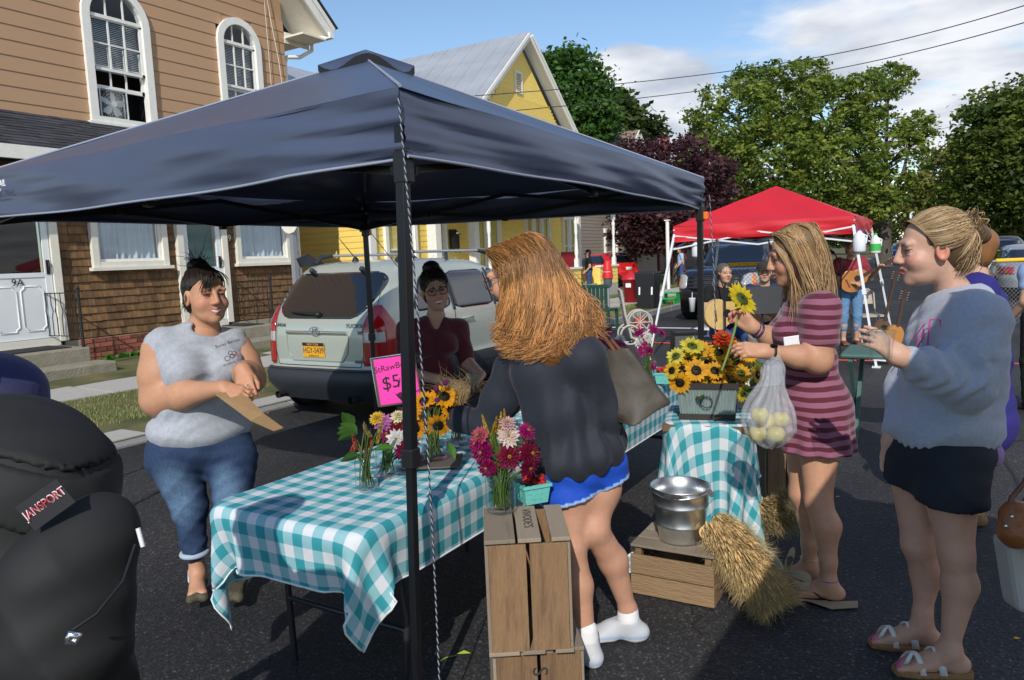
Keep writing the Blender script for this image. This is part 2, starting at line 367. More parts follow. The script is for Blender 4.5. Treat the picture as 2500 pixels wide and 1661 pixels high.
def boards(par,axis,fixed,out,a0,a1,z0,z1,step,mat,holes=(),top=None,name='siding_board'):
 z=z0
 while z<z1-.01:
  h=min(step,z1-z);lim0,lim1=(a0,a1)if top is None else top(z+h/2,a0,a1)
  for s0,s1 in cuts(lim0,lim1,[(q[0],q[1])for q in holes if q[2]<z+h*.6 and q[3]>z+h*.4]):
   m=MB();t0,t1=.02*out,.008*out
   if axis=='x':P=[(s0,fixed,z),(s1,fixed,z),(s1,fixed+t0,z-.004),(s0,fixed+t0,z-.004),(s0,fixed,z+h),(s1,fixed,z+h),(s1,fixed+t1,z+h),(s0,fixed+t1,z+h)]
   else:P=[(fixed,s0,z),(fixed,s1,z),(fixed+t0,s1,z-.004),(fixed+t0,s0,z-.004),(fixed,s0,z+h),(fixed,s1,z+h),(fixed+t1,s1,z+h),(fixed+t1,s0,z+h)]
   m.add(P,[(0,1,2,3),(4,7,6,5),(3,2,6,7),(0,4,5,1),(1,5,6,2),(0,3,7,4)]);m.build(name,mat,par)
  z+=step
def arch_pts(u0,u1,z0,zs,n=14):
 r=(u1-u0)/2;c=(u0+u1)/2
 return[(u0,z0),(u1,z0)]+[(c+r*math.cos(math.pi*i/n),zs+r*math.sin(math.pi*i/n))for i in range(n+1)]
def arched_window(par,u0,u1,z0,zt,v,open_sash=False):
 r=(u1-u0)/2;zs=zt-r;w=thing_part('window',par)
 ou=arch_pts(u0,u1,z0,zs);t=.14;inn=arch_pts(u0+t,u1-t,z0+.1,zs);n=len(ou)
 m=MB();V=[(p[0],v-.06,p[1])for p in ou]+[(p[0],v-.06,p[1])for p in inn]+[(p[0],v+.1,p[1])for p in inn]+[(p[0],v+.02,p[1])for p in ou]
 F=[(i,(i+1)%n,n+(i+1)%n,n+i)for i in range(n)]+[(n+i,n+(i+1)%n,2*n+(i+1)%n,2*n+i)for i in range(n)]+[(i,3*n+i,3*n+(i+1)%n,(i+1)%n)for i in range(n)]
 m.add(V,F);m.build('frame','trim_white',w)
 a,b=u0+t,u1-t;c=(a+b)/2;wd=b-a
 m=MB();zr=zs+.02
 m.bb((a,v-.02,zr-.03),(b,v+.04,zr+.03));zm=z0+.1+(zr-z0-.1)*.47
 def bars(x0,x1,za,zb,y,rows):
  for k in(1,2):xx=lerp(x0,x1,k/3);m.bb((xx-.013,y,za),(xx+.013,y+.03,zb))
  for k in range(1,rows):zz=lerp(za,zb,k/rows);m.bb((x0,y+.003,zz-.012),(x1,y+.027,zz+.012))
 for k in(1,2):
  xx=lerp(a,b,k/3);m.bb((xx-.013,v,zr),(xx+.013,v+.03,zs+math.sqrt(max(0,(r-t)**2-(xx-c)**2))))
 for(za,zb,y)in(((zm,zr,v),)if open_sash else((zm,zr,v),(z0+.1,zm,v+.05))):
  m.bb((a,y,za),(a+.05,y+.04,zb));m.bb((b-.05,y,za),(b,y+.04,zb));m.bb((a,y,za),(b,y+.04,za+.05));m.bb((a,y,zb-.05),(b,y+.04,zb));bars(a+.05,b-.05,za+.05,zb-.05,y,2)
 if open_sash:
  y=v+.06;za,zb=zm-.32,zr-.5;m.bb((a,y,za),(a+.05,y+.04,zb));m.bb((b-.05,y,za),(b,y+.04,zb));m.bb((a,y,za),(b,y+.04,za+.07));bars(a+.05,b-.05,za+.07,zb,y,2)
 m.build('sash','trim_white',w)
 m=MB();zl=zm if open_sash else z0+.1
 gp=arch_pts(a,b,zl,zs);m.add([(p[0],v+.016,p[1])for p in gp],[tuple(range(len(gp)))]);m.build('pane','pane',w,fixn=False)
 m=MB();k=0
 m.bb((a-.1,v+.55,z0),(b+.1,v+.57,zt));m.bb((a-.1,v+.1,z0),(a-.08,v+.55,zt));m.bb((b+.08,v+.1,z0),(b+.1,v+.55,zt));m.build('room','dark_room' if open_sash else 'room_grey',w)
 bl=MB();zz=zr-.05
 while zz>zm+(.0 if open_sash else-.25):bl.box((c,v+.13,zz),(wd-.06,.03,.004),Matrix.Rotation(R(35),3,'X'));zz-=.032
 bl.build('blind','curtain',w)
 m=MB();m.bb((u0-.05,v-.09,z0-.05),(u1+.05,v+.03,z0));m.build('sill','trim_white',w)
 return w
def thing_part(name,par):
 o=bpy.data.objects.new(name,None);COL.objects.link(o);o.parent=par;o.empty_display_size=.1
 o.matrix_parent_inverse=Matrix.Translation(-Vector(par.location))if par.type=='EMPTY' else Matrix.Identity(4)
 return o
_ad=adopt
def adopt(o,parent,world=True):
 o.parent=parent
 if world:
  top=parent
  while top.parent is not None:top=top.parent
  if parent is top and top.type=='EMPTY':o.matrix_parent_inverse=Matrix.Translation(-Vector(top.location))
 return o
 # tan house
TH=thing('tan_house','tan clapboard house with brown shingled ground floor and arched white windows','house',(6,13,.3))
m=MB();m.bb((-1.5,13.02,4.0),(7.69,13.2,9.5));m.bb((8.89,13.02,4.0),(10.46,13.2,9.5));m.bb((11.5,13.02,4.0),(12.24,13.2,9.2));m.bb((7.69,13.02,6.7),(11.5,13.2,9.5));m.bb((7.69,13.02,4.0),(8.89,13.2,4.28));m.bb((10.46,13.02,4.0),(11.5,13.2,4.45))
m.bb((12.05,13.2,.3),(12.24,22,7.0));m.build('wall','siding_tan',TH)
def gab(z,a,b):return(a,min(b,12.26-(z-7.0)*1.1)if z>7 else b)
hol=[(7.68,8.9,4.28,6.45),(7.85,8.75,6.4,6.7),(10.45,11.5,4.45,6.55),(10.6,11.38,6.5,6.82)]
boards(TH,'x',13.02,-1,3.5,12.26,4.2,9.4,.242,'siding_tan',hol,gab)
arched_window(TH,7.66,8.92,4.3,6.76,13.0,True);arched_window(TH,10.43,11.53,4.5,6.84,13.0)
m=MB();e1=Vector((12.98,12.35,6.82));up=Vector((-1.0,0,.91)).normalized();e0=e1+up*8
for(o0,w,mat,nm,t)in((Vector((0,0,0)),Vector((0,1.0,0)),'trim_cream','soffit',.03),):
 q=MB();nrm=Vector((.91,0,1)).normalized()
 q.prism([e1+Vector((0,.02,0)),e0+Vector((0,.02,0)),e0+w,e1+w],nrm,.03);q.build(nm,mat,TH)
q=MB();q.prism([e1-nrm*.04,e0-nrm*.04,e0+nrm*.2,e1+nrm*.2],(0,-1,0),.05);q.prism([e1+nrm*.14,e0+nrm*.14,e0+nrm*.24,e1+nrm*.24],(0,-1,0),.09);q.build('barge_board','trim_white',TH)
q=MB();q.prism([e1+nrm*.25+Vector((.06,-.1,0)),e0+nrm*.25+Vector((0,-.1,0)),e0+nrm*.25+Vector((0,10,0)),e1+nrm*.25+Vector((.06,10,0))],nrm,.03);q.build('roof','roof_dark',TH)
q=MB();q.bb((12.26,12.97,6.62),(12.98,12.995,6.86));q.bb((12.26,12.4,6.72),(12.96,22,6.76));q.build('soffit_return','trim_cream',TH)
q=MB();q.bb((12.95,12.25,6.76),(13.07,22,6.88));q.tube([(13.0,12.9,6.74),(13.0,12.9,6.6),(12.75,13.05,6.42),(12.4,13.1,6.36),(12.33,13.1,6.2),(12.33,13.1,.4)],.045,8);q.build('gutter','trim_white',TH)
q=MB();q.tube([(11.75,12.95,7.9),(11.82,12.9,7.0),(12.0,12.94,6.2),(12.05,12.93,5.6),(12.2,12.95,5.0)],.008,5);q.tube([(11.72,12.95,7.9),(11.74,12.95,6.2),(11.75,12.95,4.6)],.006,5);q.build('cable','trim_cream',TH)
sr=thing_part('skirt_roof',TH)
lo,hi=Vector((0,11.42,3.46)),Vector((0,13.0,4.28));sl=(hi-lo);L_=sl.length;sd=sl.normalized();sn=Vector((0,-sd.z,sd.y))
q=MB();q.prism([lo+Vector((2,0,0)),lo+Vector((11.5,0,0)),hi+Vector((11.5,0,0)),hi+Vector((2,0,0))],sn,-.05);q.build('roof_deck','roof_dark',sr)
tm=[]
for w in(.22,.28,.17,.33):
 me=MB();me.box((0,0,0),(w-.006,.16,.012));o=me.build('roof_shingle','roof_dark');tm.append((w,o.data));bpy.data.objects.remove(o)
rot=Matrix((Vector((1,0,0)),sd,sn)).transposed().to_4x4()
def piece(name,data,mtx,par):
 o=bpy.data.objects.new(name,data);COL.objects.link(o);o.parent=par
 top=par
 while top.parent is not None:top=top.parent
 o.matrix_local=(Matrix.Translation(-Vector(top.location))if par is top else Matrix.Identity(4))@mtx
 return o
row=0;y=.06
while y<L_:
 x=5.0+random.random()*.2
 while x<8.75 and(x<7.4 or y>.7*(x-7.4)):
  w,d=random.choice(tm);p=lo+sd*y+Vector((x+w/2,0,0))+sn*(.012+random.random()*.006)
  piece('roof_shingle',d,Matrix.Translation(p)@rot@Matrix.Rotation(R(-4),4,'X'),sr);x+=w
 y+=.135
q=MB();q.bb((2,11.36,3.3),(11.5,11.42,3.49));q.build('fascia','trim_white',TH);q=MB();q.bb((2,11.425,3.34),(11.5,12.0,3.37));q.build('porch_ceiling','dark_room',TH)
LV=12.0
q=MB();q.bb((3,LV+.02,.3),(4.95,LV+.12,3.4));q.bb((6.3,LV+.02,.55),(8.4,LV+.12,1.75));q.bb((6.3,LV+.02,1.7),(6.85,LV+.12,3.4));q.bb((8.18,LV+.02,.55),(8.42,LV+.12,3.4));q.bb((9.4,LV+.02,.55),(11.27,LV+.12,1.75));q.bb((9.4,LV+.02,1.7),(9.68,LV+.12,3.4));q.bb((11.0,LV+.02,1.7),(11.27,LV+.12,3.4));q.bb((3,LV+.02,2.9),(11.27,LV+.12,3.4));q.bb((11.15,LV+.12,.3),(11.27,13.1,3.4));q.build('wall_backing','shingle_brown',TH)
hol=[(4.95,6.34,.3,3.0),(6.83,8.2,1.74,3.1),(8.38,9.44,.3,3.0),(9.66,11.04,1.73,3.1)]
sm=[]
for w in(.11,.15,.19,.24):
 h=.15;P=[(-w/2+.002,.0,0),(w/2-.002,.0,0),(w/2-.002,-.03,0),(-w/2+.002,-.03,0),(-w/2+.002,0,h),(w/2-.002,0,h),(w/2-.002,-.007,h),(-w/2+.002,-.007,h)]
 for k in range(2):
  me=MB();me.add(P,[(0,1,2,3),(4,7,6,5),(3,2,6,7),(0,4,5,1),(1,5,6,2),(0,3,7,4)]);o=me.build('shingle','shingle_brown');sm.append((w,o.data));bpy.data.objects.remove(o)
rest=MB();cnt=0;z=.62;ri=0
while z<2.75:
 for s0,s1 in cuts(6.34,11.27,[(a,b)for a,b,c,d in hol if c<z+.08 and d>z+.08]):
  x=s0
  while x<s1-.02:
   w,d=random.choice(sm)
   if x+w>s1-.04:w=s1-x;
   p=Vector((x+w/2,LV+.02,z+random.uniform(-.004,.004)));inview=z<2.45 and x<9.0
   if inview and cnt<300 and w>.08:
    sx=w/max(.01,d.vertices[1].co.x*2+.004);piece('shingle',d,Matrix.Translation(p)@Matrix.Diagonal((sx,random.uniform(.8,1.3),1,1)),TH);cnt+=1
   else:t=.03*random.uniform(.8,1.3);rest.add([(x+.002,LV+.02,p.z),(x+w-.002,LV+.02,p.z),(x+w-.002,LV+.02-t,p.z),(x+.002,LV+.02-t,p.z),(x+.002,LV+.02,p.z+.15),(x+w-.002,LV+.02,p.z+.15),(x+w-.002,LV+.013,p.z+.15),(x+.002,LV+.013,p.z+.15)],[(0,1,2,3),(4,7,6,5),(3,2,6,7),(0,4,5,1),(1,5,6,2),(0,3,7,4)])
   x+=w
 z+=.128
M('shingle_rest',(.15,.083,.037),.85,var=.55,scale=6,stretch=(3,3,1),bump=.35,bscale=25)
o=rest.build('shingles','shingle_rest',TH);o['kind']='stuff'
for a,b in((6.3,8.4),(9.45,11.27)):
 q=MB();q.bb((a,LV-.02,.15),(b,LV+.05,.6));q.build('mortar_bed','mortar',TH)
me=MB();me.box((0,0,0),(.2,.05,.066));o=me.build('brick','brick',bevel=0);bd=o.data;bpy.data.objects.remove(o)
for r_ in range(5):
 for k in range(9):piece('brick',bd,Matrix.Translation((6.62+k*.212+(.106 if r_%2 else 0),LV-.022,.25+r_*.078))@Matrix.Diagonal((random.uniform(.96,1.02),1,random.uniform(.9,1.04),1)),TH)
def plain_window(par,u0,u1,z0,z1,v,t=.09,curt=True,fr='trim_cream',mid=False,axis='x',out=-1,dark=False):
 w=thing_part('window',par)
 def bx(mb,a0,b0,a1,b1,c0,c1):
  if axis=='x':mb.bb((a0,v+out*b0,c0),(a1,v+out*b1,c1))
  else:mb.bb((v+out*b0,a0,c0),(v+out*b1,a1,c1))
 m=MB();bx(m,u0,.07,u0+t,-.06,z0,z1);bx(m,u1-t,.07,u1,-.06,z0,z1);bx(m,u0+t,.065,u1-t,-.06,z1-t,z1);bx(m,u0+t,.065,u1-t,-.06,z0,z0+t);m.build('frame',fr,w)
 m=MB();bx(m,u0-.05,.12,u1+.05,.0,z0-.045,z0+.01);m.build('sill',fr,w)
 m=MB();s=.045;a,b=u0+t,u1-t
 bx(m,a,.02,a+s,-.03,z0+t,z1-t);bx(m,b-s,.02,b,-.03,z0+t,z1-t);bx(m,a+s,.018,b-s,-.03,z0+t,z0+t+s);bx(m,a+s,.018,b-s,-.03,z1-t-s,z1-t)
 if mid:bx(m,a+s,.022,b-s,-.03,(z0+z1)/2-.025,(z0+z1)/2+.025)
 m.build('sash','trim_white',w)
 m=MB();c=[(a+s,z0+t+s),(b-s,z0+t+s),(b-s,z1-t-s),(a+s,z1-t-s)]
 m.add([(p[0],v,p[1])if axis=='x' else(v,p[0],p[1])for p in c],[(0,1,2,3)]);m.build('pane','pane',w,fixn=False)
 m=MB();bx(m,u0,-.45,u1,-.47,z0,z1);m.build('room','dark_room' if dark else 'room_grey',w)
 if curt:
  m=MB();n=60;V=[]
  for i in range(n+1):
   x=lerp(a,b,i/n);dp=-.09+.022*math.sin(x*55)+.015*math.sin(x*23+1)
   if abs(i/n-.37)<.012:dp-=.05
   for zz in(z0+t,z1-t):V.append((x,v+out*dp,zz)if axis=='x' else(v+out*dp,x,zz))
  m.add(V,[(2*i,2*i+2,2*i+3,2*i+1)for i in range(n)],0,True);m.build('curtain','curtain',w,fixn=False)
 return w
plain_window(TH,6.85,8.2,1.73,3.05,LV,.1);plain_window(TH,9.67,11.03,1.72,3.05,LV,.1)
def storm_door(u0,u1,z0,z1,tintmat,num,split):
 d=thing_part('door',TH);t=.12
 m=MB();m.bb((u0,LV-.09,z0-.04),(u0+t,LV+.1,z1+t));m.bb((u1-t,LV-.09,z0-.04),(u1,LV+.1,z1+t));m.bb((u0+t,LV-.085,z1),(u1-t,LV+.1,z1+t));m.bb((u0+t,LV-.08,z0-.1),(u1-t,LV+.1,z0+.02));m.build('door_frame','trim_cream',d)
 a,b=u0+t+.01,u1-t-.01;s=.1;zc=z0+split
 m=MB();m.bb((a,LV-.05,z0+.03),(a+s,LV,z1));m.bb((b-s,LV-.05,z0+.03),(b,LV,z1));m.bb((a+s,LV-.048,z1-s),(b-s,LV,z1));m.bb((a+s,LV-.048,zc-.04),(b-s,LV,zc+.03));m.bb((a+s,LV-.036,z0+.03),(b-s,LV,zc-.04));m.build('door_leaf','door_white',d,bevel=.004)
 for k in(0,1):
  x0=lerp(a+s,b-s,.06+.48*k);x1=x0+(b-a-2*s)*.4;zb,zt=z0+.15,zc-.17;c=.05
  pts=[(x0+c,zb),(x1-c,zb),(x1-c,zb+c*.6),(x1,zb+c*1.4),(x1,zt-c*1.4),(x1-c,zt-c*.6),(x1-c,zt),(x0+c,zt),(x0+c,zt-c*.6),(x0,zt-c*1.4),(x0,zb+c*1.4),(x0+c,zb+c*.6)]
  m=MB();m.tube([(p[0],LV-.038,p[1])for p in pts],.011,6,closed=True);m.build('moulding','door_white',d)
 m=MB();m.add([(a+s,LV-.025,zc+.03),(b-s,LV-.025,zc+.03),(b-s,LV-.025,z1-s),(a+s,LV-.025,z1-s)],[(0,1,2,3)]);m.build('pane',tintmat,d,fixn=False)
 m=MB();m.bb((a+s,LV+.06,zc),(b-s,LV+.08,z1));m.build('inner_door',M('inner_'+num,(.01,.012,.014)if num=='9A' else(.012,.10,.09),.5),d)
 m=MB();m.tube([(b-.05,LV-.06,zc+.04),(b-.055,LV-.1,zc+.08),(b-.05,LV-.1,zc+.16),(b-.045,LV-.06,zc+.19)],.014,6);m.bb((b-.075,LV-.06,zc+.0),(b-.025,LV-.05,zc+.22));m.build('door_handle','iron_black',d)
 if num=='9A':text_mesh('house_number','9A',.15,'iron_black',frame(((a+b)/2,LV-.0505,zc-.11),(1,0,0),(0,0,1)),d)
 return d
storm_door(5.06,6.32,.66,2.75,'dark_pane','9A',1.0);storm_door(8.38,9.44,.66,2.75,'pane','9',1.0)
text_mesh('house_number','9',.17,'trim_cream',frame((9.54,LV-.022,2.22),(1,0,0),(0,0,1)),TH)
for(u0,u1)in((4.3,6.12),(8.35,9.7)):
 q=MB();q.bb((u0,10.98,.1),(u1,12.0,.565));q.build('landing','concrete_warm',TH,bevel=.02)
 q=MB();q.bb((u0+.1,10.5,.1),(u1+.1,10.98,.36));q.build('step','concrete_warm',TH,bevel=.025)
 q=MB();q.bb((u0+.75,11.2,.567),(u1-.15,11.85,.58));q.build('door_mat','mat_black',TH)
 x=u1-.06;q=MB()
 q.beam((x,11.98,1.37),(x,11.05,1.37),.03,.015);q.beam((x,11.98,.72),(x,11.05,.72),.02,.012);q.cyl((x,11.05,.56),(x,11.05,1.42),.022,n=8);q.ball((x,11.05,1.44),.03,8)
 for k in range(7):
  y=11.95-k*.135;q.tube([(x,y,.72),(x,y,1.0),(x+(.02 if k%2 else-.02),y,1.1),(x,y,1.2),(x,y,1.37)],.007,5)
 q.build('railing','iron_black',TH)
FN=thing('box_fan','grey box fan standing in the open arched window','fan',(8.14,13.06,4.4))
q=MB();fx,fz,h=8.14,4.66,.25
pts=[]
for(sx,sz)in((1,1),(-1,1),(-1,-1),(1,-1)):
 for k in range(5):
  a0={(1,1):0,(-1,1):90,(-1,-1):180,(1,-1):270}[(sx,sz)];a=R(a0+k*22.5);pts.append((fx+sx*(h-.04)+.04*math.cos(a),13.03,fz+sz*(h-.04)+.04*math.sin(a)))
q.tube(pts,.014,6,closed=True);q.tube([(p[0],13.13,p[2])for p in pts],.014,6,closed=True);q.build('housing','fan_grey',FN)
q=MB()
for k in range(44):a=2*math.pi*k/44;rr=min(h/max(abs(math.cos(a)),abs(math.sin(a))),h*1.25);q.cyl((fx+.05*math.cos(a),13.02,fz+.05*math.sin(a)),(fx+rr*math.cos(a),13.025,fz+rr*math.sin(a)),.0022,n=4,caps=False)
for rr in(.09,.14,.19,.235):q.tube([(fx+rr*math.cos(2*math.pi*k/24),13.022,fz+rr*math.sin(2*math.pi*k/24))for k in range(24)],.002,4,closed=True)
q.build('grille','fan_grey',FN)
q=MB();q.cyl((fx,13.015,fz),(fx,13.1,fz),.052,n=16);q.build('hub','fan_grey',FN)
for k in range(5):
 a=2*math.pi*k/5+.3;q=MB();d0=Vector((math.cos(a),0,math.sin(a)));d1=Vector((-math.sin(a),0,math.cos(a)));c=Vector((fx,13.08,fz))
 q.add([c+d0*.05-d1*.03,c+d0*.13-d1*.07+Vector((0,.02,0)),c+d0*.21-d1*.06+Vector((0,.03,0)),c+d0*.22+d1*.03-Vector((0,.02,0)),c+d0*.12+d1*.05-Vector((0,.02,0)),c+d0*.05+d1*.03],[(0,1,4,5),(1,2,3,4)],0,True);q.build('blade','fan_grey',FN)
 # yellow house
YH=thing('yellow_house','yellow clapboard house with grey metal gable roof and white trimmed porch','house',(19,12,.3))
q=MB();q.bb((14.6,12.9,.3),(26.9,13.15,5.2));q.bb((14.6,13.15,.3),(14.8,24,5.2));q.bb((26.75,13.15,.3),(26.9,24,5.6));q.build('wall','siding_yellow',YH)
yh=[(15.1,16.45,.8,3.1),(17.0,17.85,.5,2.9),(19.35,20.9,.8,3.1),(22.6,24.4,.9,3.1),(25.45,26.6,.9,3.1)]
boards(YH,'x',12.9,-1,14.6,26.9,.5,3.6,.155,'siding_yellow',yh)
boards(YH,'y',14.6,-1,12.9,20.5,.5,3.6,.155,'siding_yellow',[(16.0,17.3,.9,3.1)])
for a,b in((14.5,14.72),(26.8,27.0)):
 q=MB();q.bb((a,12.8,.3),(b,13.05,4));q.build('corner_board','trim_white',YH)
plain_window(YH,15.1,16.45,.85,3.1,12.86,.12,True,'trim_white',True);plain_window(YH,17.0,17.85,.6,2.9,12.86,.1,True,'trim_white',True,dark=True)
plain_window(YH,19.35,20.1,.8,3.1,12.86,.1,False,'trim_white',True);plain_window(YH,20.15,20.9,.8,3.1,12.86,.1,False,'trim_white',True)
for k in range(3):plain_window(YH,22.6+k*.6,23.18+k*.6,.9,3.1,12.86,.07,False,'trim_white',True)
for k in range(2):plain_window(YH,25.45+k*.58,26.0+k*.58,.9,3.1,12.86,.07,False,'trim_white',True,dark=True)
plain_window(YH,16.0,17.3,.95,3.1,14.56,.14,False,'trim_white',True,'y',-1,True)
q=MB();q.bb((15.75,12.78,.85),(15.8,12.84,3.1));q.build('mullion','trim_white',YH)
pk=Vector((22.96,12.55,9.05));gl=Vector((18.2,12.55,5.0));gr=Vector((27.7,12.55,5.0))
q=MB();q.prism([(18.9,12.92,5.1),(27.0,12.92,5.1),(22.96,12.92,8.72)],(0,1,0),.1);q.build('gable_wall','siding_yellow',YH)
z=5.2;row=0
gs=MB();gs.prism([(-.07,0,.12),(-.07,0,.05),(-.04,0,.012),(0,0,0),(.04,0,.012),(.07,0,.05),(.07,0,.12)],(0,-1,0),.02);o=gs.build('gable_shingle','siding_yellow');gd=o.data;bpy.data.objects.remove(o);cnt=0
while z<8.6:
 half=(8.72-z)/3.62*4.05-.08;x=22.96-half+(.075 if row%2 else 0)
 while x<22.96+half:
  if z>6.1 and cnt<290 and not(abs(x-22.6)<.24 and 7.2<z<7.95):piece('gable_shingle',gd,Matrix.Translation((x,12.92-.003*(row%2),z))@Matrix.Rotation(R(5),4,'X'),YH);cnt+=1
  x+=.15
 z+=.105;row+=1
lv=thing_part('vent',YH);q=MB();q.bb((22.36,12.86,7.22),(22.42,12.92,7.95));q.bb((22.78,12.86,7.22),(22.84,12.92,7.95));q.bb((22.42,12.865,7.88),(22.78,12.92,7.95));q.bb((22.42,12.865,7.22),(22.78,12.92,7.28));q.build('vent_frame','trim_white',lv)
for k in range(8):q=MB();q.box((22.6,12.885,7.33+k*.075),(.36,.05,.012),Matrix.Rotation(R(40),3,'X'));q.build('slat','trim_white',lv)
for(a,b,nm)in((gl,pk,'roof'),(gr,pk,'roof')):
 d=(b-a).normalized();s=-1 if a.x<b.x else 1;nn=Vector((s*d.z if s<0 else d.z,0,abs(d.x))).normalized()
 rf=thing_part('roof',YH)
 q=MB();q.prism([a+nn*.2,b+nn*.2,b+nn*.2+Vector((0,11,0)),a+nn*.2+Vector((0,11,0))],nn,.04);q.build('metal_sheet','metal_roof',rf)
 for k in range(0):pass
 for k in range(18):
  y=.3+k*.6;q=MB();q.beam(a+nn*.25+Vector((0,y,0)),b+nn*.25+Vector((0,y,0)),.02,.03);q.build('seam','metal_roof',rf)
 q=MB();q.prism([a-nn*.02,b-nn*.02,b+nn*.19,a+nn*.19],(0,1,0),.05);q.prism([a+nn*.1,b+nn*.1,b+nn*.198,a+nn*.198],(0,-1,0),.04);q.build('barge_board','trim_white',YH)
 q=MB();q.prism([a+Vector((0,.05,0)),b+Vector((0,.05,0)),b+Vector((0,.42,0)),a+Vector((0,.42,0))],nn,.03);q.build('soffit','trim_white',YH)
q=MB();q.prism([(14.0,12.3,4.95),(19.5,12.3,4.95),(19.5,16.5,7.3),(14.0,16.5,7.3)],(0,-.5,.87),.06);q.build('roof','metal_roof',YH)
PF=10.15
q=MB();q.bb((17.5,PF,.2),(24.3,12.85,.62));q.build('porch_floor','concrete',YH)
def porch_wall(x0,x1):
 q=MB();q.bb((x0,PF+.03,.3),(x1,PF+.14,1.2));q.build('porch_wall','siding_yellow',YH);boards(YH,'x',PF+.03,-1,x0,x1,.25,1.2,.13,'siding_yellow')
 q=MB();q.bb((x0-.03,PF-.03,1.2),(x1+.03,PF+.18,1.26));q.build('rail_cap','trim_white',YH)
porch_wall(17.6,21.35);porch_wall(22.85,24.35)
q=MB();q.bb((24.25,PF+.14,.3),(24.35,12.8,1.2));q.build('porch_wall','siding_yellow',YH);boards(YH,'y',24.35,1,PF+.03,12.8,.25,1.2,.13,'siding_yellow')
def turned_post(x,y,z0,z1):
 q=MB();q.bb((x-.06,y-.06,z0),(x+.06,y+.06,z0+.25));q.bb((x-.06,y-.06,z1-.6),(x+.06,y+.06,z1));a=z0+.25;b=z1-.6
 q.lathe([(.05,a),(.065,a+.03),(.04,a+.07),(.06,a+.13),(.065,a+.2),(.05,a+.5),(.035,b-.55),(.055,b-.45),(.05,b-.2),(.065,b-.12),(.04,b-.06),(.06,b)],(x,y,0),12);q.build('porch_post','trim_white',YH)
turned_post(21.2,PF+.08,1.26,3.4);turned_post(16.1,PF+.08,.3,3.4);turned_post(24.2,PF+.08,1.26,3.4)
for x in(16.75,18.7):
 q=MB();q.bb((x-.12,12.3,.3),(x+.12,12.54,3.5));q.build('porch_column','trim_white',YH)
q=MB();q.bb((15.9,PF-.2,3.4),(24.7,PF+.25,3.6));q.build('porch_beam','trim_white',YH)
q=MB();q.prism([(15.6,PF-.35,3.6),(24.9,PF-.35,3.6),(24.9,12.9,4.5),(15.6,12.9,4.5)],(0,-.3,.95),.07);q.build('porch_roof','metal_roof',YH)
mbx=thing('mailbox','black metal mailbox hung on the yellow house wall','mailbox',(18.6,12.8,1.9))
p=PV(1106,590,12.84);q=MB();q.bb((p.x-.17,12.72,p.z-.22),(p.x+.17,12.84,p.z+.2));q.add([(p.x-.18,12.66,p.z+.2),(p.x+.18,12.66,p.z+.2),(p.x+.18,12.84,p.z+.36),(p.x-.18,12.84,p.z+.36),(p.x-.18,12.84,p.z+.2),(p.x+.18,12.84,p.z+.2)],[(0,1,2,3),(0,4,5,1),(0,3,4),(1,5,2)])
for s in(-.09,.09):q.tube([(p.x+s,12.75,p.z-.22),(p.x+s,12.72,p.z-.33),(p.x+s,12.66,p.z-.33),(p.x+s,12.65,p.z-.28)],.012,5)
q.build('mail_case','iron_black',mbx);q=MB();q.bb((p.x-.07,12.655,p.z+.21),(p.x+.07,12.66,p.z+.27));q.build('number_plate','trim_white',mbx)
# grey house with its fence panel, chimney house far behind
GH=thing('grey_house','grey beige clapboard house with dark red porch posts behind the purple tree','house',(38,16,.3))
q=MB();q.bb((32.5,16,.3),(46,16.2,5.5));q.bb((32.5,16.2,.3),(32.7,28,5.5));q.build('wall','siding_grey',GH)
boards(GH,'x',16,-1,32.5,46,.5,3.8,.17,'siding_grey',[(36.5,38.2,.5,3.0),(40,41.2,.9,3)])
boards(GH,'y',32.5,-1,16,26,.5,3.8,.17,'siding_grey')
q=MB();q.bb((32.3,15.86,.3),(32.55,16.05,5.5));q.build('corner_board','trim_white',GH)
plain_window(GH,36.5,38.2,.5,3.0,15.94,.14,False,'trim_white',True,dark=True)
M('post_red',(.13,.03,.03),.6);M('roof_brown',(.23,.18,.14),.9,var=.3,scale=12,bump=.3,bscale=40)
for x in(38.8,41.2,43.6):q=MB();q.bb((x-.1,13.0,.3),(x+.1,13.2,3.4));q.build('porch_post','post_red',GH)
q=MB();q.bb((36.5,12.8,3.4),(46.4,13.3,3.7));q.prism([(36.3,12.6,3.7),(46.6,12.6,3.7),(46.6,16,4.6),(36.3,16,4.6)],(0,-.25,.97),.08);q.build('porch_roof','roof_brown',GH)
pk=PV(1520,325,16.5);q=MB();zl=5.4;hw=(pk.z-zl)*1.15
q.prism([(pk.x-hw,16.0,zl),(pk.x+hw,16.0,zl),(pk.x,16.0,pk.z-.12)],(0,1,0),.1);q.build('gable_wall','siding_grey',GH)
for s in(-1,1):
 a=Vector((pk.x+s*hw*1.12,15.5,zl-.5));b=Vector((pk.x,15.5,pk.z));d=(b-a).normalized();nn=Vector((s*d.z,0,abs(d.x)))
 q=MB();q.prism([a,b,b+Vector((0,12,0)),a+Vector((0,12,0))],nn,.08);q.build('roof','roof_brown',GH)
 q=MB();q.prism([a-nn*.22,b-nn*.22,b+nn*.05,a+nn*.05],(0,-1,0),.05);q.build('barge_board','trim_white',GH)
FP=thing('fence_panel','low beige slatted fence panel with dark red posts behind the red car','fence',(33,13,.2))
f0=PV(1545,680,13.2);f1=PV(1607,678,13.2);q=MB();zt=PV(1580,620,13.2).z
for k in range(int((zt-.3)/.14)):q=MB();q.bb((f0.x-1.5,13.2,.3+k*.14),(f1.x,13.24,.425+k*.14));q.build('slat','siding_grey',FP)
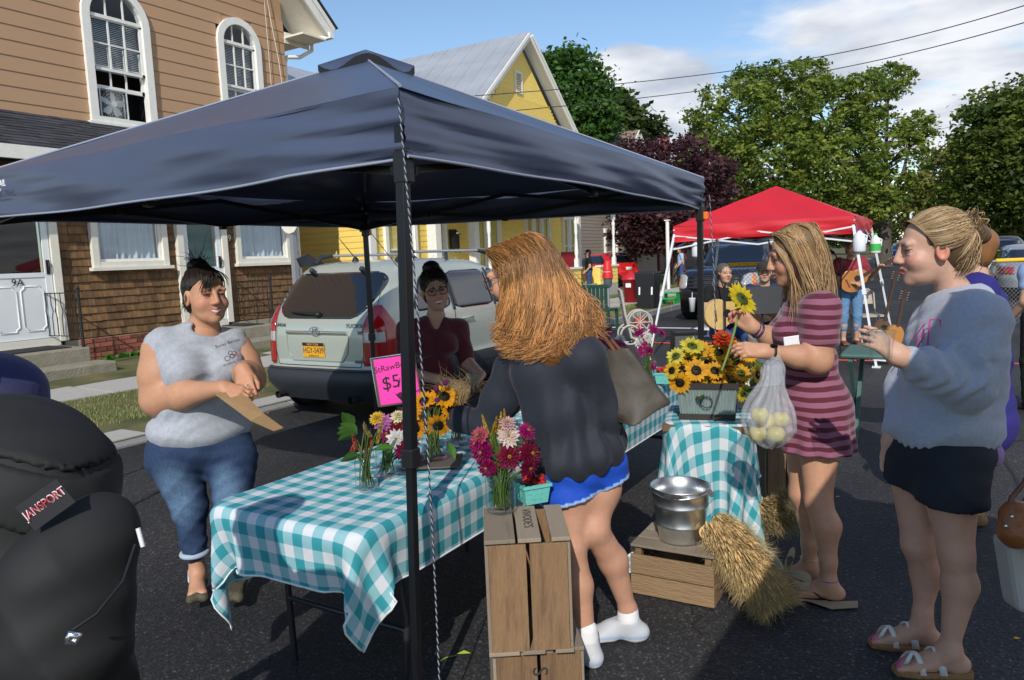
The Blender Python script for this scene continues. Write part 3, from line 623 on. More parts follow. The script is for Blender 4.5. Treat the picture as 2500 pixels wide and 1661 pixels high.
for x in(f0.x-1.5,f0.x+.35,f1.x):q=MB();q.bb((x-.09,13.1,.2),(x+.09,13.3,zt+.08));q.build('post','post_red',FP)
q=MB();q.bb((f0.x-1.6,13.08,zt),(f1.x+.1,13.32,zt+.07));q.build('cap_rail','post_red',FP)
def far_house(name,label,u,v,w,dpt,h,rise,wall,roof,along='x',chim=None):
 t=thing(name,label,'house',(u,v,.2));q=MB();q.bb((u,v,0),(u+w,v+dpt,h));q.build('wall',wall,t)
 q=MB();c=v+dpt/2
 q.add([(u-.4,v-.4,h),(u+w+.4,v-.4,h),(u+w+.4,c,h+rise),(u-.4,c,h+rise),(u-.4,v+dpt+.4,h),(u+w+.4,v+dpt+.4,h)],[(0,1,2,3),(3,2,5,4),(0,3,4),(1,5,2),(0,4,5,1)]);rf=q.build('roof',roof,t)
 if chim:q=MB();q.bb((u+w*.5,c-.3,h+rise-.5),(u+w*.5+.6,c+.3,h+rise+1.0));q.build('chimney','brick',t)
 for k in range(int(w/2.2)):
  x=u+.8+k*2.2
  for zz in((1.1,2.6),(3.7,5.1)):
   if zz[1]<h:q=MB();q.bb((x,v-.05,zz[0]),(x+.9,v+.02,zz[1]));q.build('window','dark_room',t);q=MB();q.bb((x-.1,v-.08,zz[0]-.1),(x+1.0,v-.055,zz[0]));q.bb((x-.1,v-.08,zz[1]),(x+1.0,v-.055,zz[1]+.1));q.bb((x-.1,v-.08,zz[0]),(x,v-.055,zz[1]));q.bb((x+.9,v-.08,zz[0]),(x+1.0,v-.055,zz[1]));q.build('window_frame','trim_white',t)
 return t
far_house('far_house','grey gabled house with red chimney showing over the purple tree',49,14.5,12,9,5.6,3.6,'siding_grey','metal_roof',chim=True)
far_house('far_house','white house behind the big green trees up the street',74,14,11,9,5.4,3.4,'trim_white','roof_brown')
# pop-up canopies
def canopy_fabric(name,col,rough,bumpy):
 m=M(name,col,rough,var=.06,scale=2.5,spec=.5)
 nt=m.node_tree;b=nt.nodes['Principled BSDF'];N=nt.nodes.new;L=nt.links.new
 tc=N('ShaderNodeTexCoord');mp=N('ShaderNodeMapping');mp.inputs['Scale'].default_value=(1.2,1.2,7);L(tc.outputs['Object'],mp.inputs[0])
 n=N('ShaderNodeTexNoise');n.inputs['Scale'].default_value=2.2;n.inputs['Detail'].default_value=5;n.inputs['Distortion'].default_value=.6;L(mp.outputs[0],n.inputs['Vector'])
 bp=N('ShaderNodeBump');bp.inputs['Strength'].default_value=bumpy;bp.inputs['Distance'].default_value=.05;L(n.outputs['Fac'],bp.inputs['Height']);L(bp.outputs[0],b.inputs['Normal'])
 return m
canopy_fabric('navy_fabric',(.062,.078,.128),.38,.035);canopy_fabric('red_fabric',(.58,.016,.026),.5,.05)
M('hem_blue',(.26,.29,.36),.6);M('pole_black',(.010,.011,.014),.35,metal=.2);M('pole_white',(.70,.72,.74),.35);M('plastic_orange',(.8,.17,.02),.5);M('print_white',(.85,.86,.88),.6)
M('plastic_black',(.012,.012,.013),.45)
def fold(t,s,seed,edge):
 k=.0035+.009*math.exp(-((t-.02)/.12)**2)+.009*math.exp(-((t-.98)/.12)**2)
 return k*(1.2-2.2*abs(math.sin(s*9+4*t+1.5*math.sin(t*9+seed)+seed))**.7+math.sin(s*16+3*math.sin(t*7+seed)+seed)+.6*math.sin(s*29+5*t+seed*2))+.014*math.sin(t*17+seed+s*4)
def valance(name,a,b,top_a,top_b,outv,mat,hem,parent,seed,sagm=.04,n=90,m=14,belly=.02):
 V=[];F=[]
 for i in range(n+1):
  t=i/n
  for j in range(m+1):
   s=j/m;lo=a.lerp(b,t);hi=top_a.lerp(top_b,t);p=lo.lerp(hi,s)
   lift=sagm*math.sin(math.pi*t)*(1-s*.5)*-1
   p=p+Vector((0,0,-lift*.0+sagm*math.sin(math.pi*t)*(1-s)*.9))
   p=p+outv*(fold(t,s,seed,0)*(1-.6*s)+belly*math.sin(math.pi*s)*math.sin(math.pi*t));V.append(p)
 for i in range(n):
  for j in range(m):q=i*(m+1)+j;F.append((q,q+m+1,q+m+2,q+1))
 o=npmesh(name,[tuple(p)for p in V],F,mat,parent)
 if hem:
  mb=MB();mb.tube([V[i*(m+1)]+outv*.003 for i in range(0,n+1)],.0055,6);mb.build('hem',hem,parent)
 return o,V
def roof_panel(a,b,pk,mat,parent,sag,seed,n=36,m=30,top=1.0):
 V=[];F=[]
 nrm=(b-a).cross(pk-a).normalized()
 if nrm.z<0:nrm=-nrm
 for j in range(m+1):
  s=j/m*top
  for i in range(n+1):
   t=i/n;p=a.lerp(b,t).lerp(pk,s)
   d=math.sin(math.pi*t)*(1-s)*math.sin(math.pi*min(1,s+.12));p=p-nrm*(sag*d)+nrm*(.003*math.sin(t*19+s*9+seed)*(1-s)*math.sin(math.pi*t)+.0015*math.sin(s*17+t*5+seed));V.append(p)
 for j in range(m):
  for i in range(n):q=j*(n+1)+i;F.append((q,q+1,q+n+2,q+n+1))
 return npmesh('roof_panel',[tuple(p)for p in V],F,mat,parent)
CT=thing('canopy_tent','navy blue pop-up canopy on black poles over the flower tables','canopy',(3.4,3.0,0))
cf=Vector((1.88,1.50,1.935));cr=Vector((4.93,1.43,1.875));cb=Vector((5.0,4.47,1.93));cl_=Vector((1.96,4.54,1.93));ctr=(cf+cr+cb+cl_)/4;pk=Vector((ctr.x,ctr.y,2.80))
ring=[cf,cr,cb,cl_];tops=[p+Vector((0,0,.215))for p in ring]
tops[1]=cr+Vector((0,0,.2))
for k in range(4):
 a,b=ring[k],ring[(k+1)%4];ta,tb=tops[k],tops[(k+1)%4];outv=((a+b)/2-ctr);outv.z=0;outv.normalize()
 valance('valance',a,b,ta,tb,outv,'navy_fabric','hem_blue',CT,k*1.7+.4,{0:.02,3:-.03}.get(k,.0))
 roof_panel(ta,tb,pk,'navy_fabric',CT,.05,k*2.1,top=.9)
 mb=MB();mb.tube([ta.lerp(pk,t)+Vector((0,0,.004))for t in np.linspace(0,.9,12)],.006,6);mb.build('ridge_seam','hem_blue',CT)
q=MB();cap=[t.lerp(pk,.87)+Vector((0,0,.045))for t in tops];V=[]
for k in range(4):
 for i in range(8):t=i/8;p=cap[k].lerp(cap[(k+1)%4],t);V.append(p+Vector((0,0,.02*math.sin(t*math.pi*2+k)-.03*math.sin(math.pi*t))))
n=len(V);q.add(V+[pk+Vector((0,0,.055))],[(i,(i+1)%n,n)for i in range(n)],0,True);q.build('vent_cap','navy_fabric',CT)
q=MB();V2=[p-Vector((0,0,.045))for p in V];q.add(V+V2,[(i,(i+1)%n,n+(i+1)%n,n+i)for i in range(n)]);q.build('vent_mesh','iron_black',CT)
lm=(cl_.lerp(cf,.1)+Vector((0,0,.125)));xd=(cf-cl_).normalized();ov=Vector((-1,0,0))
q=MB();fm=frame(lm+ov*.055,xd,(0,0,1));P=[(-.05,-.035),(-.038,-.035),(-.012,.03),(.004,.035),(.012,-.005),(.02,-.035),(.004,-.035),(-.002,-.012),(-.012,-.035),(-.026,-.035)]
q.prism([fm@Vector((x,y,0))for x,y in P],ov,.002);q.build('logo_mark','print_white',CT)
text_mesh('logo_text','OZARK TRAIL',.045,'print_white',fm@Matrix.Translation((.115,.015,.0)),CT,.001,.15);text_mesh('logo_text','OUTDOOR EQUIPMENT',.018,'print_white',fm@Matrix.Translation((.11,-.016,.0)),CT,.001,.15)
feet=[Vector((1.84,1.545,0)),Vector((4.9,1.46,0)),Vector((4.98,4.45,0)),Vector((1.97,4.5,0))]
for k,(c,f)in enumerate(zip(ring,feet)):
 leg=thing_part('leg',CT);top=c+Vector((0,0,.1));ins=(ctr-c);ins.z=0;top=top+ins.normalized()*.03
 mid=f.lerp(top,.47)
 q=MB();q.beam(mid,top,.036,.036,up=(1,0,0));q.build('outer_tube','pole_black',leg,bevel=.004)
 q=MB();q.beam(f+Vector((0,0,.01)),mid,.028,.028,up=(1,0,0));q.build('inner_tube','pole_black',leg,bevel=.003)
 q=MB();q.beam(mid-Vector((0,0,.03)),mid+Vector((0,0,.035)),.048,.048,up=(1,0,0));q.build('collar','plastic_black',leg,bevel=.005)
 q=MB();q.box(f+Vector((0,0,.008)),(.09,.09,.016));q.build('foot_plate','pole_black',leg)
 q=MB();q.box(top-Vector((0,0,.13)),(.05,.05,.1));q.build('slider','plastic_black',leg,bevel=.005)
 if k:q=MB();q.box(c+Vector((-.03 if k==1 else .03,-.02,-.045)),(.035,.03,.05));q.build('release_tab','plastic_orange',leg,bevel=.006)
for k in range(4):
 a,b=ring[k].lerp(ctr,.015),ring[(k+1)%4].lerp(ctr,.015);a=Vector((a.x,a.y,0));b=Vector((b.x,b.y,0));hi,lo=2.07,1.9
 inn=(ctr-(a+b)/2);inn.z=0;inn=inn.normalized()*.05
 for(t0,z0,t1,z1)in((0,hi,.5,lo+.02),(0,lo,.5,hi+.02),(.5,lo+.02,1,hi),(.5,hi+.02,1,lo)):
  q=MB();q.beam(a.lerp(b,t0)+inn+Vector((0,0,z0)),a.lerp(b,t1)+inn*(1.35 if z0>z1 else 1)+Vector((0,0,z1)),.012,.026);q.build('truss_bar','pole_black',CT)
 for t in(.25,.5,.75):q=MB();p=a.lerp(b,t)+inn*1.1;q.box(p+Vector((0,0,1.91 if t==.5 else 1.99)),(.04,.04,.04));q.build('truss_joint','plastic_black',CT,bevel=.005)
 q=MB();q.beam(ring[k].lerp(ctr,.02)+Vector((0,0,.15)),pk-Vector((0,0,.12)),.02,.02);q.build('rafter','pole_black',CT)
rp=thing_part('guy_rope',CT)
def rope(par,top,bot,r=.0045,tw=.028,sag=.02,side=Vector((.04,-.03,0)),light='hem_blue'):
 n=int((top-bot).length/.004)
 for s in(0,1):
  pts=[]
  for i in range(n+1):
   t=i/n;c=top.lerp(bot,t)+side*math.sin(math.pi*t)*.35;a=t*n*.004/tw*2*math.pi+s*math.pi;pts.append(c+Vector((math.cos(a),math.sin(a),0))*r*.55)
  q=MB();q.tube(pts[::1],r*.75,5,caps=False);q.build('strand','plastic_black' if s else light,par)
rope(rp,cf+Vector((-.025,-.012,.18)),Vector((1.87,1.47,.01)),.003,.026)
rp2=thing_part('guy_rope',CT);rope(rp2,cr+Vector((.02,-.03,.1)),Vector((4.97,1.38,.6)),.003,.05)
q=MB();q.tube([cb+Vector((.02,0,0)),Vector((5.6,4.0,.9)),Vector((6.1,3.6,.02))],.003,4);q.build('guy_line','plastic_black',CT)
c2_=copy_tree(CT);c2_.location=Vector((.60,-1.86,0));c2_['label']='unseen navy canopy added beside the viewpoint to shade the two customers on the right'  # canopy copy added out of view to cast shade over the right side
# red canopy
RT=thing('canopy_tent','red pop-up canopy on slanted white legs over the musicians','canopy',(12.1,2.4,0))
u0,u1,v0,v1=10.85,13.35,1.14,3.62;rg=[Vector((u0,v0,1.74)),Vector((u1,v0,1.74)),Vector((u1,v1,1.74)),Vector((u0,v1,1.74))];ct=Vector((12.1,2.38,1.74));tp=[p+Vector((0,0,.24))for p in rg];rpk=Vector((12.1,2.38,2.55))
for k in range(4):
 a,b=rg[k],rg[(k+1)%4];outv=((a+b)/2-ct);outv.normalize()
 valance('valance',a,b,tp[k],tp[(k+1)%4],outv,'red_fabric',None,RT,k*2.3,.03,50,8);roof_panel(tp[k],tp[(k+1)%4],rpk,'red_fabric',RT,.05,k*1.3,24,20,1.0)
for k,p in enumerate(rg):
 leg=thing_part('leg',RT);d=(p-ct);d.z=0;f=Vector((p.x,p.y,0))+d.normalized()*.44;top=p+Vector((0,0,.12))-d.normalized()*.02;mid=f.lerp(top,.52)
 q=MB();q.beam(mid,top,.036,.036,up=(1,0,0));q.build('outer_tube','pole_white',leg,bevel=.004);q=MB();q.beam(f,mid,.028,.028,up=(1,0,0));q.build('inner_tube','pole_white',leg)
 q=MB();q.beam(f.lerp(top,.505),f.lerp(top,.54),.05,.05,up=(1,0,0));q.build('collar','pole_white',leg);q=MB();q.box(f+Vector((0,0,.008)),(.1,.1,.016));q.build('foot_plate','pole_white',leg)
 b=rg[(k+1)%4]
 for(s0,z0,s1,z1)in((0,.1,.5,-.08),(0,-.1,.5,.1),(.5,-.08,1,.1),(.5,.1,1,-.1)):
  q=MB();q.beam(p.lerp(b,s0)+Vector((0,0,z0)),p.lerp(b,s1)+Vector((0,0,z1)),.012,.022);q.build('truss_bar','pole_white',RT)
 q=MB();q.beam(p+Vector((0,0,.18)),rpk-Vector((0,0,.06)),.02,.02);q.build('rafter','pole_white',RT)
 # tables and gingham cloths
def gingham():
 m=bpy.data.materials.new('gingham');m.use_nodes=True;MATS['gingham']=m
 nt=m.node_tree;b=nt.nodes['Principled BSDF'];N=nt.nodes.new;L=nt.links.new
 uv=N('ShaderNodeUVMap');sp=N('ShaderNodeSeparateXYZ');L(uv.outputs[0],sp.inputs[0])
 def stripe(s):
  a=N('ShaderNodeMath');a.operation='DIVIDE';L(s,a.inputs[0]);a.inputs[1].default_value=.088
  f=N('ShaderNodeMath');f.operation='FRACT';L(a.outputs[0],f.inputs[0])
  g=N('ShaderNodeMath');g.operation='GREATER_THAN';L(f.outputs[0],g.inputs[0]);g.inputs[1].default_value=.5;return g.outputs[0]
 ad=N('ShaderNodeMath');ad.operation='ADD';L(stripe(sp.outputs[0]),ad.inputs[0]);L(stripe(sp.outputs[1]),ad.inputs[1])
 hf=N('ShaderNodeMath');hf.operation='MULTIPLY';L(ad.outputs[0],hf.inputs[0]);hf.inputs[1].default_value=.5
 r=N('ShaderNodeValToRGB');L(hf.outputs[0],r.inputs[0]);r.color_ramp.interpolation='CONSTANT';e=r.color_ramp.elements
 e[0].position=0;e[0].color=(.74,.76,.80,1);e[1].position=.3;e[1].color=(.30,.56,.62,1);q=e.new(.8);q.color=(.045,.34,.40,1)
 n=N('ShaderNodeTexNoise');n.inputs['Scale'].default_value=9;n.inputs['Detail'].default_value=6;tc=N('ShaderNodeTexCoord');L(tc.outputs['Object'],n.inputs['Vector'])
 bp=N('ShaderNodeBump');bp.inputs['Strength'].default_value=.25;bp.inputs['Distance'].default_value=.02;L(n.outputs['Fac'],bp.inputs['Height']);L(bp.outputs[0],b.inputs['Normal'])
 L(r.outputs[0],b.inputs['Base Color']);b.inputs['Roughness'].default_value=.85;b.inputs['Specular IOR Level'].default_value=.2
 tr=N('ShaderNodeBsdfTranslucent');L(r.outputs[0],tr.inputs[0]);mx=N('ShaderNodeMixShader');mx.inputs[0].default_value=.18;o=nt.nodes['Material Output']
 L(b.outputs[0],mx.inputs[1]);L(tr.outputs[0],mx.inputs[2]);L(mx.outputs[0],o.inputs[0])
gingham()
M('hem_white',(.7,.74,.76),.8)
def drape(size,over,table_h,res=.03,steps=170,wind=(0,0,0),seed=0,shift=(0,0),stiff=8):
 rng=np.random.default_rng(seed);Lx,Ly=size;x0,x1=-Lx/2-over[0],Lx/2+over[1];y0,y1=-Ly/2-over[2],Ly/2+over[3]
 nx,ny=int(round((x1-x0)/res))+1,int(round((y1-y0)/res))+1;gx=np.linspace(x0,x1,nx);gy=np.linspace(y0,y1,ny)
 X,Y=np.meshgrid(gx,gy,indexing='ij');dx,dy=gx[1]-gx[0],gy[1]-gy[0]
 P=np.stack([X+shift[0],Y+shift[1],np.full_like(X,table_h+.004)],-1);P[...,2]+=rng.normal(0,.002,X.shape)
 hx,hy=Lx/2,Ly/2;ox=np.maximum(np.abs(P[...,0])-hx,0);oy=np.maximum(np.abs(P[...,1])-hy,0)
 both=(ox>0)&(oy>0);rr=np.sqrt(ox**2+oy**2)
 sgx,sgy=np.sign(P[...,0]),np.sign(P[...,1]);k=.35
 P[...,0]=np.where(ox>0,sgx*(hx+.01+ox*k),P[...,0]);P[...,1]=np.where(oy>0,sgy*(hy+.01+oy*k),P[...,1]);P[...,2]-=rr*.93
 Q=P.copy();g=np.array([0,0,-9.8]);dt=.02;w=np.array(wind)
 E=[]
 for(ax,off,l)in((0,1,dx),(1,1,dy)):
  n=P.shape[ax]
  for par in(0,1):
   i=np.arange(par,n-off,2);E.append((ax,i,i+off,l))
 D2=math.hypot(dx,dy)
 def sol(a,b,l,kk):
  d=b-a;ln=np.linalg.norm(d,axis=-1,keepdims=True)+1e-9;c=d*(.5*kk*(ln-l)/ln);return c
 for st in range(steps):
  V=(P-Q)*.965;Q=P.copy();gust=w*(1+.5*math.sin(st*.11));P=P+V+(g+gust)*dt*dt
  for it in range(stiff):
   for ax,i,j,l in E:
    if ax==0:c=sol(P[i],P[j],l,1.);P[i]+=c;P[j]-=c
    else:c=sol(P[:,i],P[:,j],l,1.);P[:,i]+=c;P[:,j]-=c
   if it%2==0:
    for par in(0,1):
     for s in(0,1):
      A=P[par:-1:2,:-1]if s==0 else P[par:-1:2,1:];B=P[par+1::2,1:]if s==0 else P[par+1::2,:-1];m_=min(len(A),len(B));c=sol(A[:m_],B[:m_],D2,.35)
      if s==0:P[par:-1:2,:-1][:m_]+=c;P[par+1::2,1:][:m_]-=c
      else:P[par:-1:2,1:][:m_]+=c;P[par+1::2,:-1][:m_]-=c
    for ax in(0,1):
     n=P.shape[ax]
     for par in range(4):
      i=np.arange(par,n-3,4);
      if ax==0:c=sol(P[i],P[i+3],3*dx,.10);P[i]+=c;P[i+3]-=c
      else:c=sol(P[:,i],P[:,i+3],3*dy,.10);P[:,i]+=c;P[:,i+3]-=c
   ins=(np.abs(P[...,0])<hx+.004)&(np.abs(P[...,1])<hy+.004)&(P[...,2]<table_h+.003)&(P[...,2]>table_h-.06)
   up=ins&(P[...,2]>table_h-.03);P[...,2]=np.where(up,table_h+.003,P[...,2])
   sd=ins&~up;ex,ey=hx-np.abs(P[...,0]),hy-np.abs(P[...,1])
   P[...,0]=np.where(sd&(ex<ey),np.sign(P[...,0])*(hx+.004),P[...,0]);P[...,1]=np.where(sd&(ex>=ey),np.sign(P[...,1])*(hy+.004),P[...,1])
   P[...,2]=np.maximum(P[...,2],.01)
  on=(np.abs(P[...,0])<hx-.02)&(np.abs(P[...,1])<hy-.02);Q[on]=P[on]*.9+Q[on]*.1
 return P,np.stack([X,Y],-1)
def cloth_obj(name,label,P,UVs,mtx,group=None):
 nx,ny=P.shape[:2];W_=P.reshape(-1,3)
 o_=np.arange(nx*ny).reshape(nx,ny);F=np.stack([o_[:-1,:-1],o_[1:,:-1],o_[1:,1:],o_[:-1,1:]],-1).reshape(-1,4)
 Mx=np.array(mtx);W_=W_@Mx[:3,:3].T+Mx[:3,3]
 o=npmesh(name,W_,F,'gingham',uv=UVs.reshape(-1,2)+7.0)
 s=o.modifiers.new('sub','SUBSURF');s.levels=1;s.render_levels=1
 t=tag(o,label,'tablecloth',group)
 ed=np.concatenate([o_[:,0],o_[-1,1:],o_[::-1,-1][1:],o_[0,::-1][1:-1]]);q=MB();q.tube([tuple(W_[i])for i in ed],.004,5,closed=True);h=q.build('hem','hem_white');h.parent=o
 return o
M('table_plastic',(.55,.55,.53),.5);M('steel_dark',(.045,.047,.055),.35,metal=.6)
def folding_table(label,c,Lx,Ly,h,rotz=0.0,group=None):
 t=thing('folding_table',label,'table',(c[0],c[1],0),rotz,group)
 q=MB();q.box((0,0,h-.026),(Lx-.07,Ly-.07,.04));q.build('table_top','table_plastic',t,world=False,bevel=.012)
 for s in(-1,1):
  x=s*(Lx/2-.32);lg=bpy.data.objects.new('leg_frame',None);COL.objects.link(lg);lg.parent=t
  for w in(-1,1):
   q=MB();q.tube([(x,w*(Ly/2-.12),h-.04),(x,w*(Ly/2-.12),h-.22),(x+s*.02,w*(Ly/2-.07),h*.42),(x+s*.03,w*(Ly/2-.09),.05),(x+s*.03,w*(Ly/2-.09),.0)],.0135,10);q.build('leg','steel_dark',lg,world=False)
  q=MB();q.cyl((x+s*.025,-(Ly/2-.075),h*.36),(x+s*.025,Ly/2-.075,h*.36),.0125,n=10);q.build('cross_bar','steel_dark',lg,world=False)
  q=MB();q.tube([(x+s*.005,0,h-.24),(x-s*.28,0,h-.05)],.009,8);q.build('brace','steel_dark',lg,world=False)
 return t
TZ=.735
t1c=Vector((2.60,2.0,0));folding_table('grey folding table under the gingham cloth beside the canopy front pole',t1c,1.83,.76,TZ)
t2c=Vector((4.44,2.02,0));folding_table('grey folding table under the gingham cloth behind the woman with red hair',t2c,1.8,.76,TZ)
P,UVs=drape((1.84,.77),(.29,.12,.25,.26),TZ,.032,200,(.9,.5,0),3)
cloth_obj('tablecloth','teal gingham cloth with a long corner hanging over the near table end',P,UVs,Matrix.Translation(t1c),'gingham tablecloths')
P,UVs=drape((1.80,.77),(.06,.28,.28,.28),TZ+.004,.036,130,(0,.2,0),5)
cloth_obj('tablecloth','teal gingham cloth on the further table behind the woman with red hair',P,UVs,Matrix.Translation(t2c),'gingham tablecloths')
# organic modelling: smooth-blended distance fields -> one continuous surface
class SDF:
 def __init__(s):s.ops=[];s.paint=[]
 def cap(s,a,b,ra,rb=None,k=.03,sub=False,flat=None):
  s.ops.append(('c',np.array(a,float),np.array(b,float),ra,ra if rb is None else rb,k,sub,flat));return s
 def ell(s,c,r,M3=None,k=.03,sub=False):
  s.ops.append(('e',np.array(c,float),np.array(r,float),np.eye(3)if M3 is None else np.array(M3,float),k,sub));return s
 def chain(s,pts,rs,k=.03,flat=None):
  for i in range(len(pts)-1):s.cap(pts[i],pts[i+1],rs[i],rs[i+1],k,flat=flat)
  return s
 @staticmethod
 def dist(op,P):
  if op[0]=='c':
   a,b,ra,rb,flat=op[1],op[2],op[3],op[4],op[7]
   if flat is not None:
    d=np.array(flat[0],float);d/=np.linalg.norm(d);f=1/flat[1]-1
    P=P+((P-a)@d)[...,None]*d*f;b=b+((b-a)@d)*d*f
   ab=b-a;l=ab@ab+1e-12;t=np.clip(((P-a)@ab)/l,0,1)
   q=P-a-t[...,None]*ab;return np.sqrt((q*q).sum(-1))-(ra+(rb-ra)*t)
  q=(P-op[1])@op[3];r=op[2];k0=np.sqrt(((q/r)**2).sum(-1));k1=np.sqrt(((q/(r*r))**2).sum(-1))+1e-9
  return k0*(k0-1)/k1
 def bounds(s,op,pad):
  if op[0]=='c':
   r=max(op[3],op[4])+pad;return np.minimum(op[1],op[2])-r,np.maximum(op[1],op[2])+r
  r=(np.abs(op[3])*op[2]).sum(1)+pad;return op[1]-r,op[1]+r
 def mesh(s,vox=.01,disp=None,clip=(),hollow=0):
  lo=np.full(3,1e9);hi=-lo
  for op in s.ops:
   if op[-2 if op[0]=='c' else-1]is True:continue
   a,b=s.bounds(op,.03);lo=np.minimum(lo,a);hi=np.maximum(hi,b)
  n=np.ceil((hi-lo)/vox).astype(int)+2;ax=[lo[i]+vox*np.arange(n[i])for i in range(3)]
  S=np.full(n,.1,np.float32)
  for op in s.ops:
   sub=op[6]if op[0]=='c' else op[5];k=op[5]if op[0]=='c' else op[4]
   a,b=s.bounds(op,k+2.5*vox);i0=np.maximum(((a-lo)/vox).astype(int),0);i1=np.minimum(((b-lo)/vox).astype(int)+2,n)
   if(i1<=i0).any():continue
   sl=tuple(slice(i0[j],i1[j])for j in range(3));P=np.stack(np.meshgrid(*[ax[j][sl[j]]for j in range(3)],indexing='ij'),-1)
   d=s.dist(op,P);c=S[sl]
   if not sub:
    h=np.maximum(k-np.abs(c-d),0)/k;S[sl]=np.minimum(c,d)-h*h*k*.25
   else:
    h=np.maximum(k-np.abs(c+d),0)/k;S[sl]=np.maximum(c,-d)+h*h*k*.25
  if disp is not None or clip:
   near=np.abs(S)<.06;idx=np.nonzero(near);P=np.stack([ax[j][idx[j]]for j in range(3)],-1)
   if disp is not None:S[near]+=disp(P)
   if clip:
    Pa=np.stack(np.meshgrid(*ax,indexing='ij'),-1)
    for(p,nrm)in clip:
     nrm=np.array(nrm,float);nrm/=np.linalg.norm(nrm);S=np.maximum(S,((Pa-np.array(p))@nrm).astype(np.float32))
  S[0]=S[-1]=.1;S[:,0]=S[:,-1]=.1;S[:,:,0]=S[:,:,-1]=.1
  return surf_nets(S,lo,vox)
def surf_nets(S,lo,vox):
 neg=S<0;n=np.array(S.shape);c=np.zeros(n-1,np.int8)
 for i in(0,1):
  for j in(0,1):
   for k in(0,1):c+=neg[i:n[0]-1+i,j:n[1]-1+j,k:n[2]-1+k]
 act=(c>0)&(c<8);I=np.stack(np.nonzero(act),-1);vid=np.full(n-1,-1,np.int32);vid[act]=np.arange(len(I))
 acc=np.zeros((len(I),3));cnt=np.zeros(len(I))
 cor=[(i,j,k)for i in(0,1)for j in(0,1)for k in(0,1)]
 val={q:S[I[:,0]+q[0],I[:,1]+q[1],I[:,2]+q[2]]for q in cor}
 for a in cor:
  for ax_ in range(3):
   if a[ax_]==0:
    b=list(a);b[ax_]=1;b=tuple(b);va,vb=val[a],val[b];m=(va<0)!=(vb<0)
    t=np.where(m,va/(va-vb+1e-12),0);p=np.array(a,float)[None]+0*acc;p[:,ax_]+=t;acc+=np.where(m[:,None],p,0);cnt+=m
 V=lo+(I+acc/np.maximum(cnt,1)[:,None])*vox;F=[]
 for ax_ in range(3):
  sl0=[slice(None)]*3;sl1=[slice(None)]*3;sl0[ax_]=slice(0,-1);sl1[ax_]=slice(1,None)
  a,b=neg[tuple(sl0)],neg[tuple(sl1)];e=np.stack(np.nonzero(a!=b),-1);u,w=(ax_+1)%3,(ax_+2)%3
  ok=(e[:,u]>0)&(e[:,w]>0)&(e[:,u]<n[u]-1)&(e[:,w]<n[w]-1);e=e[ok];fl=a[tuple(e.T)]
  q=[]
  for du,dw in((1,1),(0,1),(0,0),(1,0)):
   f=e.copy();f[:,u]-=du;f[:,w]-=dw;q.append(vid[tuple(f.T)])
  Q=np.stack(q,-1);Q=np.where(fl[:,None],Q,Q[:,::-1]);F.append(Q)
 F=np.concatenate(F);F=F[(F>=0).all(1)]
 return V,F
def paintcol(V,base,paints):
 C=np.tile(np.array(base,float),(len(V),1))
 for op,col,soft in paints:
  d=SDF.dist(op,V);w=np.clip(.5-d/soft,0,1)[:,None];C=C*(1-w)+np.array(col)*w
 return C
def capop(a,b,ra,rb=None):return('c',np.array(a,float),np.array(b,float),ra,ra if rb is None else rb,0,False,None)
def ellop(c,r,M3=None):return('e',np.array(c,float),np.array(r,float),np.eye(3)if M3 is None else np.array(M3,float),0,False)
def joinmesh(parts):
 V=[];F=[];C=[];o=0
 for v,f,c in parts:V.append(v);F.append(f+o);C.append(c);o+=len(v)
 return np.concatenate(V),np.concatenate(F),np.concatenate(C)
M('skin',(.6,.4,.3),.5,attr='Col',sss=.12,var=.06,scale=34,detail=8,bump=.10,bscale=170,spec=.38)
M('hair',(.1,.05,.03),.42,attr='Col',spec=.45)
M('eye',(.8,.8,.8),.15,attr='Col',spec=.6)
M('vcol',(.5,.5,.5),.6,attr='Col');M('vcol_gloss',(.5,.5,.5),.25,attr='Col')
def basis(fwd,up):
 f=np.array(fwd,float);f/=np.linalg.norm(f);u=np.array(up,float);u-=(u@f)*f;u/=np.linalg.norm(u);r=np.cross(f,u);return np.stack([r,f,u],1)
def vn(x,y,z):return np.array([x,y,z],float)
def P3(v):return np.array([v[0],v[1],v[2]],float)
